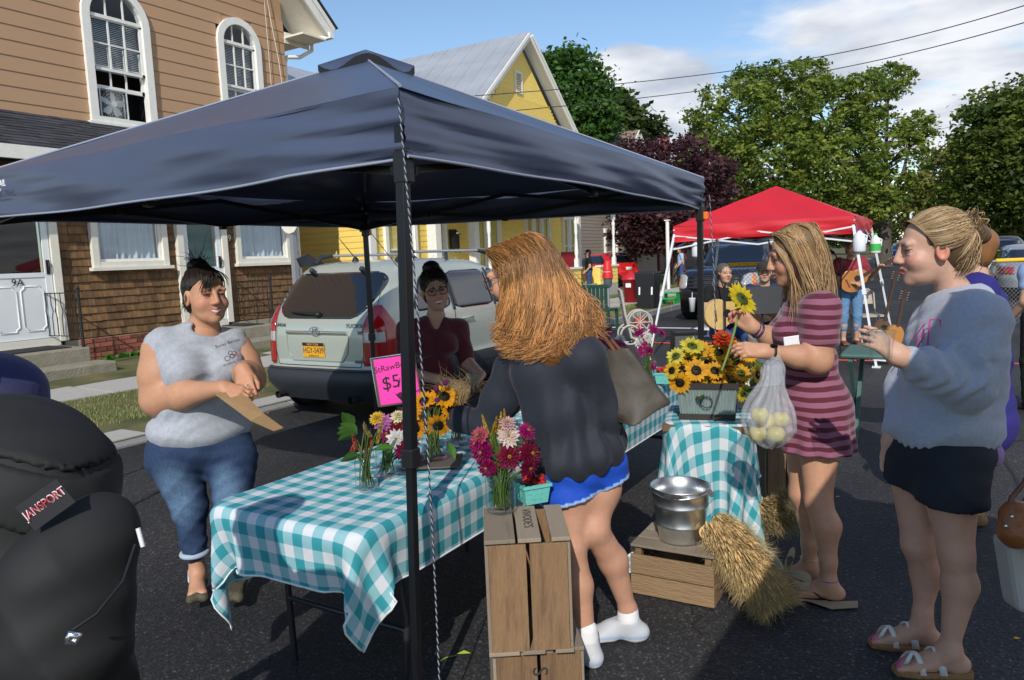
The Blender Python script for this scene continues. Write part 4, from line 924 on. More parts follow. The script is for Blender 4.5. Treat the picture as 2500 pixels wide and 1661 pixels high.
def head(S,c,fwd,up,sc=1.0,smile=0.0,jaw=1.0):
 B=basis(fwd,up);c=P3(c);W=lambda x,y,z:c+B@vn(x,y,z)*sc
 e=lambda p,r,k=.02,sub=False:S.ell(W(*p),np.array(r)*sc,B,k,sub)
 e((0,-.018,.032),(.076,.098,.086));e((0,.028,-.035),(.064*jaw,.066,.082));e((0,.047,-.082),(.046*jaw,.042,.034));e((0,.076,-.1),(.019,.016,.015),.02)
 for s in(-1,1):e((s*.037,.058,-.034),(.030*jaw,.030,.030),.02)
 S.cap(W(-.042,.080,.026),W(.042,.080,.026),.012*sc,k=.02)
 for s in(-1,1):e((s*.032,.098,.002),(.019,.013,.0125),.012,True);e((s*.032,.0785,.0105),(.0175,.0115,.0072),.005);e((s*.032,.078,-.0078),(.016,.0105,.0056),.005)
 S.cap(W(0,.092,.012),W(0,.1095,-.026),.0085*sc,.0112*sc,k=.012)
 for s in(-1,1):e((s*.0125,.101,-.031),(.0085,.011,.008),.008)
 w=.019+.010*smile
 for s in(-1,1):S.cap(W(0,.0965,-.056),W(s*w,.087-.006*smile,-.058+.008*smile),.0058*sc,.004*sc,k=.008);S.cap(W(0,.0955,-.067-.004*smile),W(s*w*.9,.087-.005*smile,-.060+.006*smile),.0065*sc,.004*sc,k=.008)
 e((0,.104,-.0612-.001*smile),(w*.8,.01,.0025+.003*smile),.005,True)
 for s in(-1,1):e((s*.077,-.008,-.012),(.010,.021,.032),.012);e((s*.084,-.004,-.012),(.006,.012,.02),.006,True)
 return B,W
def face_paint(W,B,sc,lip=(.42,.12,.12),brow=(.06,.035,.02),blush=(.62,.25,.2),smile=0.0,teeth=False):
 p=[]
 for s in(-1,1):p.append((ellop(W(s*.042,.075,-.03),np.array((.026,.03,.02))*sc,B),blush,.03))
 p.append((ellop(W(0,.115,-.028),np.array((.013,.012,.011))*sc,B),blush,.02))
 for s in(-1,1):
  p.append((capop(W(s*.018,.093,.023),W(s*.05,.079,.024),.005*sc,.0025*sc),brow,.004))
  p.append((ellop(W(s*.032,.088,.003),np.array((.019,.02,.011))*sc,B),tuple(np.array(blush)*.62),.012))
 w=.021+.012*smile
 for s in(-1,1):p.append((capop(W(0,.102,-.0555),W(s*w,.088-.006*smile,-.058+.008*smile),.0055*sc,.003*sc),lip,.004));p.append((capop(W(0,.101,-.067-.004*smile),W(s*w*.9,.088-.005*smile,-.060+.006*smile),.007*sc,.003*sc),lip,.004))
 p.append((ellop(W(0,.099,-.0612-.001*smile),np.array((w*.85,.012,.0018+.003*smile))*sc,B),(.75,.72,.68)if teeth else(.10,.03,.03),.003))
 return p
def eyes(name,W,B,sc,par,look=(0,1,0),iris=(.05,.035,.02),lids=True,skin=(.5,.3,.22),squint=0.0):
 for s in(-1,1):
  V=[];F=[];n,k=18,10;C=[];lk=np.array(look,float);lk/=np.linalg.norm(lk)
  for i in range(k+1):
   for j in range(n):
    a,b=math.pi*i/k,2*math.pi*j/n;V.append((math.sin(a)*math.cos(b),math.cos(a),math.sin(a)*math.sin(b)))
  V=np.array(V)
  f0=np.array([0,1.,0]);ax=np.cross(f0,lk);sn=np.linalg.norm(ax)
  if sn>1e-6:
   ax/=sn;an=math.acos(np.clip(f0@lk,-1,1));K=np.array([[0,-ax[2],ax[1]],[ax[2],0,-ax[0]],[-ax[1],ax[0],0]]);V=V@(np.eye(3)+math.sin(an)*K+(1-math.cos(an))*K@K).T
  dt=V@lk
  for q in dt:C.append((.01,.01,.01)if q>.965 else(iris if q>.86 else(.40,.37,.36)))
  F=[(i*n+j,(i+1)*n+j,(i+1)*n+(j+1)%n,i*n+(j+1)%n)for i in range(k)for j in range(n)]
  cc=W(s*.032,.0755,.002);Vw=cc+(V*.0118*sc)@B.T
  npmesh('eye',Vw,F,'eye',par,np.array(C),world=True)
  if lids:
   for(z0,dz,r)in((.004-squint,.0052-squint,.0017),(-.003,-.0045+squint,.0009)):
    pts=[W(s*(.032+x),.0785+.0118*math.sqrt(max(0,1-(x/.016)**2-.12)),.0018+(dz*.8)*math.cos(x/.016*1.35))for x in np.linspace(-.015,.015,9)]
    q=MB();q.tube([tuple(p)for p in pts],[r*.5]+[r]*7+[r*.5],5);q.build('eyelash' if dz>0 else 'eyelid',M('lash',(.015,.01,.008),.6)if dz>0 else M('lid%.2f'%skin[0],skin,.5),par)
def strands(name,paths,w,cols,par,mat='hair'):
 Pt=np.asarray(paths,float);N_,K=Pt.shape[:2];T=np.gradient(Pt,axis=1);T/=np.linalg.norm(T,axis=-1,keepdims=True)+1e-9
 ref=RNG.normal(size=(N_,1,3));A=np.cross(T,ref);A/=np.linalg.norm(A,axis=-1,keepdims=True)+1e-9;Bv=np.cross(T,A)
 prof=np.clip(np.minimum(np.linspace(.5,3,K),np.linspace(3.2,.25,K)),.2,1)[None,:,None];w=np.asarray(w).reshape(-1,1,1)*prof
 R_=[Pt+w*(math.cos(a)*A+math.sin(a)*Bv)for a in(0,2.094,4.189)];V=np.stack(R_,2).reshape(-1,3)
 b=(np.arange(N_)[:,None]*K+np.arange(K-1)[None])*3;F=[]
 for j in range(3):F.append(np.stack([b+j,b+(j+1)%3,b+3+(j+1)%3,b+3+j],-1).reshape(-1,4))
 C=np.repeat(np.asarray(cols,float),K*3,0)
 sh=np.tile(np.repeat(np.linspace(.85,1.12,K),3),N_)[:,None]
 return npmesh(name,V,np.concatenate(F),mat,par,C*sh)
def scalp(p,c,r,k=1.03,upto=.8):
 p=np.array(p,float);q=(p-np.array(c))/np.array(r);n=np.linalg.norm(q,axis=1);t=np.linspace(0,1,len(p));w=np.where((n<k)&(t<upto),(k+RNG.uniform(0,.03))/np.maximum(n,.2),1);return np.array(c)+q*w[:,None]*np.array(r)
def hand(S,wrist,d,back,side,curl=(.3,.3,.3,.3),sc=1.0,thumb=(.6,.3),spread=.06,k=.006,rf=.0078):
 d=P3(d);d/=np.linalg.norm(d);b=P3(back);b-=(b@d)*d;b/=np.linalg.norm(b);x=np.cross(d,b)*side;w=P3(wrist);tips=[]
 L_=lambda a,c,e:w+(x*a+d*c+b*e)*sc
 kn=[(.031,.086),(.011,.092),(-.010,.088),(-.029,.078)];ln=[.068,.076,.070,.055]
 for i,(kx,ky)in enumerate(kn):
  S.cap(L_(kx*.45,.0,0),L_(kx,ky,.002),.017*sc,.0112*sc,k=.014,flat=None)
  a=spread*(1.5-i);p=L_(kx,ky,.002);ang=0
  for seg,(fl,cm)in enumerate(((.46,.75),(.30,1.0),(.24,.7))):
   ang+=curl[i]*cm;dr=(d*math.cos(ang)-b*math.sin(ang))+x*math.sin(a)*math.cos(ang);dr/=np.linalg.norm(dr);q=p+dr*ln[i]*fl*sc;S.cap(p,q,(rf+.0012-.0009*seg)*sc,(rf+.0003-.0009*seg)*sc,k=k);p=q
  tips.append((p,dr))
 S.ell(L_(.0,.05,-.002),np.array((.038,.046,.015))*sc,np.stack([x,d,b],1),k=.015)
 p=L_(.022,.018,-.008);q=L_(.022+.034*math.sin(thumb[0]),.018+.044*math.cos(thumb[0]*.7),-.014);S.cap(p,q,.0155*sc,.0115*sc,k=.012)
 dr=(q-p)/np.linalg.norm(q-p);dr2=dr*math.cos(thumb[1])+(d*.6-x*.6-b*.5)*math.sin(thumb[1]);dr2/=np.linalg.norm(dr2);r=q+dr2*.032*sc;S.cap(q,r,.0105*sc,.0095*sc,k=k);t=r+(dr2*.8-x*.25+d*.2)*.026*sc;S.cap(r,t,.0092*sc,.0072*sc,k=k);tips.append((t,dr2))
 return tips,(x,d,b)
def foot(S,ank,d,sc=1.0,toes=True,up=(0,0,1)):
 d=P3(d);d[2]=0;d/=np.linalg.norm(d);u=vn(*up);x=np.cross(d,u);a=P3(ank);z0=a.copy();z0[2]=max(a[2]-.075*sc,.0)
 L_=lambda p,q,r:z0+(d*p+x*q+u*r)*sc
 S.cap(a,L_(-.02,0,.03),.034*sc,.034*sc,k=.03);S.cap(L_(-.045,0,.028),L_(.06,.0,.034),.028*sc,.03*sc,k=.03);S.cap(a-vn(0,0,.01),L_(.11,.005,.022),.028*sc,.022*sc,k=.03)
 S.cap(L_(.06,-.012,.022),L_(.125,-.028,.018),.022*sc,.02*sc,k=.02);S.cap(L_(.06,.014,.022),L_(.125,.026,.018),.022*sc,.018*sc,k=.02)
 tips=[]
 if toes:
  for i,(q,l,r)in enumerate(((-.034,.178,.0125),(-.012,.176,.0095),(.006,.168,.009),(.021,.158,.0085),(.036,.147,.008))):
   S.cap(L_(.12,q*.9,.016),L_(l,q*1.05,.011),r*1.1*sc,r*sc,k=.007);tips.append(L_(l,q*1.05,.016))
 return L_,tips
def person(label,base,cat='person',group=None):
 t=thing('person',label,cat,(base[0],base[1],0),0,group);return t
def torso_sdf(S,pel,chest,neck,fwd,w,k=.06):
 up=P3(chest)-P3(pel);B=basis(fwd,up);pel,chest,neck=P3(pel),P3(chest),P3(neck)
 S.ell(pel,(w['hip'][0],w['hip'][1],w['hip'][2]),B,k);mid=pel*.5+chest*.5
 S.ell(mid+B@vn(*w.get('woff',(0,0,0))),(w['waist'][0],w['waist'][1],w['waist'][2]),B,k);S.ell(chest,(w['chest'][0],w['chest'][1],w['chest'][2]),B,k)
 if 'bust' in w:
  for s in(-1,1):S.ell(chest+B@vn(s*w['bust'][0],w['bust'][1],w['bust'][2]),(w['bust'][3],)*3,B,.05)
 S.cap(chest+B@vn(0,0,w['chest'][2]*.7),neck,.07,.056,k=.06)
 return B
def noise_fold(P,f,a,seed=0,dirv=(0,0,1)):
 d=vn(*dirv);d/=np.linalg.norm(d);t=P@d
 x,y,z=P[:,0],P[:,1],P[:,2]
 rd=(1-np.abs(np.sin(.5*f*(t+.12*np.sin(9*x+seed)+.1*np.sin(11*y-seed)))))**1.8
 return a*((.55-1.9*rd)*(.55+.45*np.sin(5.3*x+4.1*z+seed))+.5*np.sin(1.9*f*(t+.06*np.sin(14*y+seed*2)))*np.sin(7*y+3*z-seed))
 # the woman in the grey T-shirt
def away(a):return F0*math.cos(R(a))+R0*math.sin(R(a))
M('tee_grey',(.36,.38,.42),.9,var=.10,scale=55,detail=3,bump=.12,bscale=90,sheen=.2)
M('denim',(.020,.045,.105),.85,var=.25,scale=160,col2=(.055,.115,.21),stretch=(1,1,.45),bump=.15,bscale=300)
M('denim_fade',(.07,.13,.22),.85,var=.2,scale=120)
M('kraft',(.27,.165,.075),.8,var=.05,scale=20,bump=.1,bscale=60)
M('sock_white',(.75,.75,.76),.9);M('shoe_olive',(.075,.065,.04),.8,var=.3,scale=50);M('silver',(.8,.8,.8),.2,metal=1)
def woman_grey():
 d0=3.56;J=lambda x,y,dd=0.0:P3(D(x,y,d0+dd));base=G(488,1432)
 T=person('woman in a sleeveless grey T-shirt and rolled jeans holding a paper bag',base)
 sk=(.50,.26,.155);fw=away(140);fh=away(134)
 hc=J(502,722,.0);nk=J(497,806,.04);ch=J(478,880,.0);pe=J(492,1078,.04)
 shR,elR,wrR=J(392,858,-.10),J(388,975,-.10),J(545,948,-.30)
 shL,elL,wrL=J(577,850,.10),J(612,925,.08),J(592,902,-.22)
 S=SDF();B,W=head(S,hc,fh,(F0*0+U0*1.0+R0*.04),1.13,.75,1.08);S.cap(hc+B@vn(0,-.02,-.06),nk,.056,.062,k=.03);S.cap(nk,P3(nk)*.6+shR*.4-vn(0,0,.03),.058,.04,k=.05);S.cap(nk,P3(nk)*.6+shL*.4-vn(0,0,.03),.058,.04,k=.05)
 Vh,Fh=S.mesh(.0036);Ch=paintcol(Vh,sk,face_paint(W,B,1.13,(.45,.13,.12),(.025,.015,.012),(.52,.22,.15),.75,True))
 S=SDF();S.chain([shR,shR*.5+elR*.5,elR],[.086,.088,.076],.04);S.chain([elR,elR*.6+wrR*.4,wrR],[.078,.066,.032],.04)
 S.chain([shL,shL*.5+elL*.5,elL],[.076,.074,.064],.04);S.chain([elL,elL*.5+wrL*.5,wrL],[.068,.058,.034],.04);S.cap(nk,ch,.08,.13,k=.05)
 S.chain([ch,pe,J(425,1120,-.03),J(462,1232,.0),J(482,1395,.03)],[.1,.1,.09,.048,.034]);foot(S,J(482,1398,.03),away(160),1.0,False)
 Vb,Fb=S.mesh(.008);Cb=paintcol(Vb,sk,[])
 S=SDF();t1,_=hand(S,wrR,P3(J(592,965,-.34))-wrR,P3(U0*.8-F0*.6),-1,(.7,.75,.8,.8),1.0);t2,_=hand(S,wrL,J(603,968,-.30)-wrL,P3(-F0*1+U0*.2),-1,(.18,.2,.25,.3),1.0)
 S.cap(wrR,elR*.25+wrR*.75,.033,.046,k=.02);S.cap(wrL,elL*.3+wrL*.7,.033,.04,k=.02)
 Vd,Fd=S.mesh(.0036);Cd=paintcol(Vd,tuple(np.array(sk)*(1.02,.97,.95)),[(ellop(p+dr*.002,(.008,)*3),(.55,.02,.05),.004)for p,dr in t1[:4]+t2[:4]])
 V,F,C=joinmesh([(Vh,Fh,Ch),(Vb,Fb,Cb),(Vd,Fd,Cd)]);npmesh('body',V,F,'skin',T,C)
 eyes('eye',W,B,1.13,T,(.1,1,.1),(.06,.05,.03),True,tuple(np.array(sk)*.8),.0015)
 q=MB();rg=wrL+(J(603,968,-.30)-wrL)*1.5;q.tube([tuple(J(600,941,-.335)+vn(0,0,0)+(P3(R0)*math.cos(a)+P3(F0)*math.sin(a))*.0098)for a in np.linspace(0,6.28,16)[:-1]],.0022,6,closed=True);q.build('ring','silver',T)
 S=SDF();w=dict(hip=(.245,.21,.12),waist=(.208,.185,.14),chest=(.195,.145,.13),bust=(.095,.11,-.03,.095),woff=(0,.03,-.02));Bt=torso_sdf(S,pe+vn(0,0,.07),ch,nk-vn(0,0,.02),fw,w,.07)
 S.cap(ch+Bt@vn(0,0,.09),shR*.86+ch*.14+vn(0,0,.025),.085,.097,k=.05);S.cap(ch+Bt@vn(0,0,.09),shL*.85+ch*.15+vn(0,0,.02),.085,.09,k=.05)
 S.cap(nk+vn(0,0,.0),nk+P3(U0)*.12,.073,.082,k=.012,sub=True);S.ell(nk+Bt@vn(0,.075,.015),(.075,.075,.045),Bt,.02,True)
 S.chain([shR+vn(0,0,-.05)+P3(-R0)*.03,elR],[.105,.105],.02)if 0 else None
 hem=pe+vn(0,0,.015)
 V,F=S.mesh(.0078,lambda P:noise_fold(P,30,.0055,1.0,(.5,.2,1))+noise_fold(P,62,.0022,4.0,(.2,.5,1)),[(hem-P3(U0)*.02,P3(-U0)-P3(fw)*.22)])
 npmesh('t_shirt',V,F,'tee_grey',T)
 for sh,el,r in((shR,el_:=elR,.108),(shL,elL,.09)):
  c=sh*.78+el*.22;ax=(el-sh)/np.linalg.norm(el-sh)+P3(U0)*.5;ax/=np.linalg.norm(ax)
 tx=ch+Bt@vn(.10,.245,.02);fr=frame(Vector(J(566,862,-.19)),Vector(R0)*.93-F0*-.3,(0,0,1))
 S=SDF();kR,aR=J(462,1232,.0),J(475,1345,.015);kL,aL=J(570,1240,-.02),J(575,1390,.02)
 S.ell(pe-vn(0,0,.0),(.233,.196,.15),basis(fw,(0,0,1)),.06);hR,hL=J(425,1120,-.03),J(565,1120,.03)
 S.chain([hR,kR,aR],[.13,.078,.058],.05);S.chain([hL,kL,aL],[.125,.08,.056],.05)
 V,F=S.mesh(.009,lambda P:noise_fold(P,55,.004,2.0,(.3,.3,1)),[(pe+vn(0,0,.07),U0)]);
 fade=[(ellop(hR*.35+kR*.65-P3(F0)*.1,(.09,.09,.16)),(.085,.15,.25),.08),(ellop(hL*.3+kL*.7-P3(F0)*.1,(.08,.08,.15)),(.085,.15,.25),.08)]
 md=M('denim_v',(.02,.05,.1),.85,attr='Col',var=.28,scale=140,stretch=(1,1,.4),bump=.15,bscale=300)
 npmesh('jeans',V,F,md,T,paintcol(V,(.018,.04,.095),fade))
 q=MB();q.tube([tuple(aR+(P3(R0)*math.cos(a)+P3(F0)*math.sin(a))*.058+vn(0,0,-.01))for a in np.linspace(0,6.28,20)[:-1]],.013,8,closed=True);q.build('jeans_cuff',M('denim_pale',(.35,.42,.52),.9),T)
 S=SDF();S.cap(J(480,1395,.03),J(482,1412,.03),.04,.044);V,F=S.mesh(.008);npmesh('sock',V,F,'sock_white',T)
 S=SDF();foot(S,J(482,1402,.03),away(160),1.12,False);V,F=S.mesh(.008,None,[(J(482,1412,.03),U0)]);npmesh('shoe',V,F,'shoe_olive',T)
 S=SDF();foot(S,J(578,1400,.02),away(170),1.12,False);V,F=S.mesh(.008,None,[(J(578,1418,.02),U0)]);npmesh('shoe',V,F,'shoe_olive',T)
 hair=SDF();e=lambda p,r,k=.02,sub=False:hair.ell(W(*p),np.array(r)*1.13,B,k,sub)
 e((0,-.03,.036),(.082,.102,.089));e((0,-.055,-.03),(.07,.055,.06),.03);e((0,-.06,.125),(.045,.045,.035),.02);e((0,.115,-.03),(.076,.085,.105),.012,True);e((.08,.0,-.03),(.03,.035,.05),.012,True);e((-.08,.0,-.03),(.03,.035,.05),.012,True)
 V,F=hair.mesh(.005,lambda P:.002*np.sin(P@B[:,0]*420+3*np.sin(P@B[:,2]*40)));npmesh('hair',V,F,'hair',T,np.tile((.012,.008,.006),(len(V),1)))
 paths=[];N_=420
 for i in range(N_):
  a=RNG.uniform(-1.6,1.6);x0=.078*math.sin(a);s0=vn(x0,.055*math.cos(a)+.012,.085-.05*abs(math.sin(a))**2);s2=vn(0,-.055,.13)+RNG.normal(0,.012,3);t=np.linspace(0,1,12)[:,None];mid=(s0+s2)/2;mid=mid/np.linalg.norm(mid)*RNG.uniform(.118,.127)+vn(0,-.015,.012)
  p=(1-t)**2*s0+2*t*(1-t)*mid*1.05+t*t*s2;paths.append([W(*q)for q in scalp(p,(0,-.03,.036),(.085,.105,.092),1.02)])
 for i in range(110):
  x=RNG.uniform(.005,.055)*(1 if i%5 else-1);s0=vn(x*.5,.07,.105);s2=vn(x*1.25+RNG.normal(0,.004),.098-.35*x*x/.05+RNG.normal(0,.003),RNG.uniform(.0,.055)+(.0 if x>.02 else .02));t=np.linspace(0,1,12)[:,None];mid=vn(x*.9,.108,.088);p=(1-t)**2*s0+2*t*(1-t)*mid+t*t*s2;paths.append([W(*q)for q in p])
 for i in range(60):
  s0=vn(RNG.choice((-1,1))*.07,-.01,.03);s2=s0+RNG.normal(0,.02,3)+vn(0,-.01,-.10);t=np.linspace(0,1,12)[:,None];mid=(s0+s2)/2+RNG.normal(0,.02,3);p=(1-t)**2*s0+2*t*(1-t)*mid+t*t*s2;paths.append([W(*q)for q in p])
 for i in range(70):
  s0=vn(0,-.06,.14);s2=s0+RNG.normal(0,.035,3)+vn(0,0,.02);t=np.linspace(0,1,12)[:,None];mid=(s0+s2)/2+RNG.normal(0,.02,3);p=(1-t)**2*s0+2*t*(1-t)*mid+t*t*s2;paths.append([W(*q)for q in p])
 cols=np.array((.016,.011,.008))*RNG.uniform(.5,2.2,(len(paths),1));strands('hair_strands',paths,RNG.uniform(.0008,.0016,len(paths)),cols,T)
 for txt,px,py,sz,rot in(('Burley Berries',556,838,.019,14),('Watkins Glen',570,884,.017,18)):
  p=Vector(J(px,py,-.235));x=(R0*math.cos(R(25))+F0*math.sin(R(25)));fm=frame(p,x*math.cos(R(rot))+U0*math.sin(R(rot)),U0*math.cos(R(rot))-x*math.sin(R(rot)))
  text_mesh('shirt_print',txt,sz,'iron_black',fm,T,.0015)
 q=MB();p=Vector(J(565,868,-.237));x=(R0*math.cos(R(25))+F0*math.sin(R(25)))
 for(cx,cz,r)in((-.018,-.012,.011),(.004,-.004,.009),(.012,.008,.009),(-.004,.012,.008)):q.tube([p+x*(cx+r*math.cos(a))+U0*(cz+r*math.sin(a))for a in np.linspace(0,6.28,14)[:-1]],.0014,4,closed=True)
 q.build('shirt_print','iron_black',T)
 q=MB();q.tube([p+x*a_+U0*b_ for a_,b_ in((.0,-.01),(.02,.0),(.03,-.012),(.022,.012),(.006,.0))],.0016,4);q.build('shirt_print',M('print_red',(.5,.04,.05),.6),T)
 bg_=thing('paper_bag','flat brown paper bag in the hands of the woman in grey','bag',J(600,1000,-.35))
 A0,A1,Bq0,Bq1=Vector(J(523,962,-.36)),Vector(J(577,948,-.33)),Vector(J(612,975,-.36)),Vector(J(690,1046,-.37));C0=Vector(J(668,1053,-.40));E=Vector(J(625,1035,-.30));H_=Vector(J(606,990,-.31))
 q=MB();mid0=Vector(J(612,1028,-.42));mid1=Vector(J(640,1012,-.40))
 q.add([A0,mid0,C0,Bq1,mid1,A1+Vector((0,0,-.01)),H_,E],[(0,1,4,5),(1,2,3,4),(5,4,7,6)],0)
 q.add([A0+F0*.012,mid0+F0*.012,C0+F0*.012,Bq1+F0*.012,mid1+F0*.02,A1+F0*.02],[(0,1,4,5),(1,2,3,4)],0);o=q.build('paper','kraft',bg_,fixn=False);so_=o.modifiers.new('s','SOLIDIFY');so_.thickness=.0015
woman_grey()
# the three customers and the seller
def bez(a,b,c,n=12):
 t=np.linspace(0,1,n)[:,None];return(1-t)**2*P3(a)+2*t*(1-t)*P3(b)+t*t*P3(c)
def tubes(name,rings,r,mat,par,n=6,closed=False):
 q=MB();q.tube([tuple(p)for p in rings],r,n,closed=closed);return q.build(name,mat,par)
def band(name,c,ax,r,th,mat,par,sq=1.0):
 ax=P3(ax);ax/=np.linalg.norm(ax);u=np.cross(ax,vn(.3,.5,.8));u/=np.linalg.norm(u);v=np.cross(ax,u)
 return tubes(name,[P3(c)+(u*math.cos(a)+v*math.sin(a)*sq)*r for a in np.linspace(0,2*math.pi,22)[:-1]],th,mat,par,6,True)
M('dress_base',(.3,.05,.1),.9)
def stripe_mat():
 m=bpy.data.materials.new('stripes');m.use_nodes=True;MATS['stripes']=m;nt=m.node_tree;b=nt.nodes['Principled BSDF'];N=nt.nodes.new;L=nt.links.new
 tc=N('ShaderNodeTexCoord');sp=N('ShaderNodeSeparateXYZ');L(tc.outputs['Object'],sp.inputs[0]);n=N('ShaderNodeTexNoise');n.inputs['Scale'].default_value=5;L(tc.outputs['Object'],n.inputs['Vector'])
 a=N('ShaderNodeMath');a.operation='MULTIPLY_ADD';L(n.outputs['Fac'],a.inputs[0]);a.inputs[1].default_value=.03;L(sp.outputs[2],a.inputs[2])
 s1=N('ShaderNodeMath');s1.operation='MULTIPLY_ADD';L(sp.outputs[0],s1.inputs[0]);s1.inputs[1].default_value=-.06;L(a.outputs[0],s1.inputs[2])
 d=N('ShaderNodeMath');d.operation='DIVIDE';L(s1.outputs[0],d.inputs[0]);d.inputs[1].default_value=.042;f=N('ShaderNodeMath');f.operation='FRACT';L(d.outputs[0],f.inputs[0])
 r=N('ShaderNodeValToRGB');L(f.outputs[0],r.inputs[0]);r.color_ramp.interpolation='CONSTANT';e=r.color_ramp.elements;e[0].position=0;e[0].color=(.085,.007,.02,1);e[1].position=.48;e[1].color=(.25,.085,.14,1)
 n2=N('ShaderNodeTexNoise');n2.inputs['Scale'].default_value=160;L(tc.outputs['Object'],n2.inputs['Vector']);mx=N('ShaderNodeMix');mx.data_type='RGBA';mx.blend_type='MULTIPLY';mx.inputs['Factor'].default_value=.5;L(r.outputs[0],mx.inputs['A']);L(n2.outputs['Color'],mx.inputs['B']);L(r.outputs[0],b.inputs['Base Color']);b.inputs['Roughness'].default_value=.85;b.inputs['Sheen Weight'].default_value=.2
stripe_mat()
M('sweat_grey',(.36,.39,.47),.95,var=.08,scale=70,detail=3,bump=.12,bscale=110,sheen=.3)
M('navy_knit',(.015,.018,.028),.75,var=.1,scale=40,sheen=.06,bump=.06,bscale=60);M('shorts_navy',(.012,.015,.024),.85);M('shorts_blue',(.012,.07,.48),.6,bump=.1,bscale=30);M('trim_pale',(.32,.48,.80),.6)
M('maroon_knit',(.085,.006,.014),.85,sheen=.3);M('sole_white',(.72,.74,.76),.6);M('shoe_mesh',(.55,.58,.60),.8,var=.08,scale=120);M('sole_blue',(.36,.45,.62),.6)
M('cork',(.27,.14,.06),.9,var=.25,scale=60);M('strap_pearl',(.62,.60,.56),.35,spec=.6);M('rubber_black',(.012,.012,.014),.6);M('purple_band',(.12,.02,.28),.5);M('beads',(.05,.02,.09),.3);M('watch_glass',(.004,.004,.006),.08)
M('nylon_taupe',(.042,.032,.020),.55,var=.06,scale=6,bump=.15,bscale=14);M('leather_brown',(.16,.06,.032),.4,var=.2,scale=25)
def assemble(T,parts,name='body',mat='skin'):
 V,F,C=joinmesh(parts);return npmesh(name,V,F,mat,T,C)
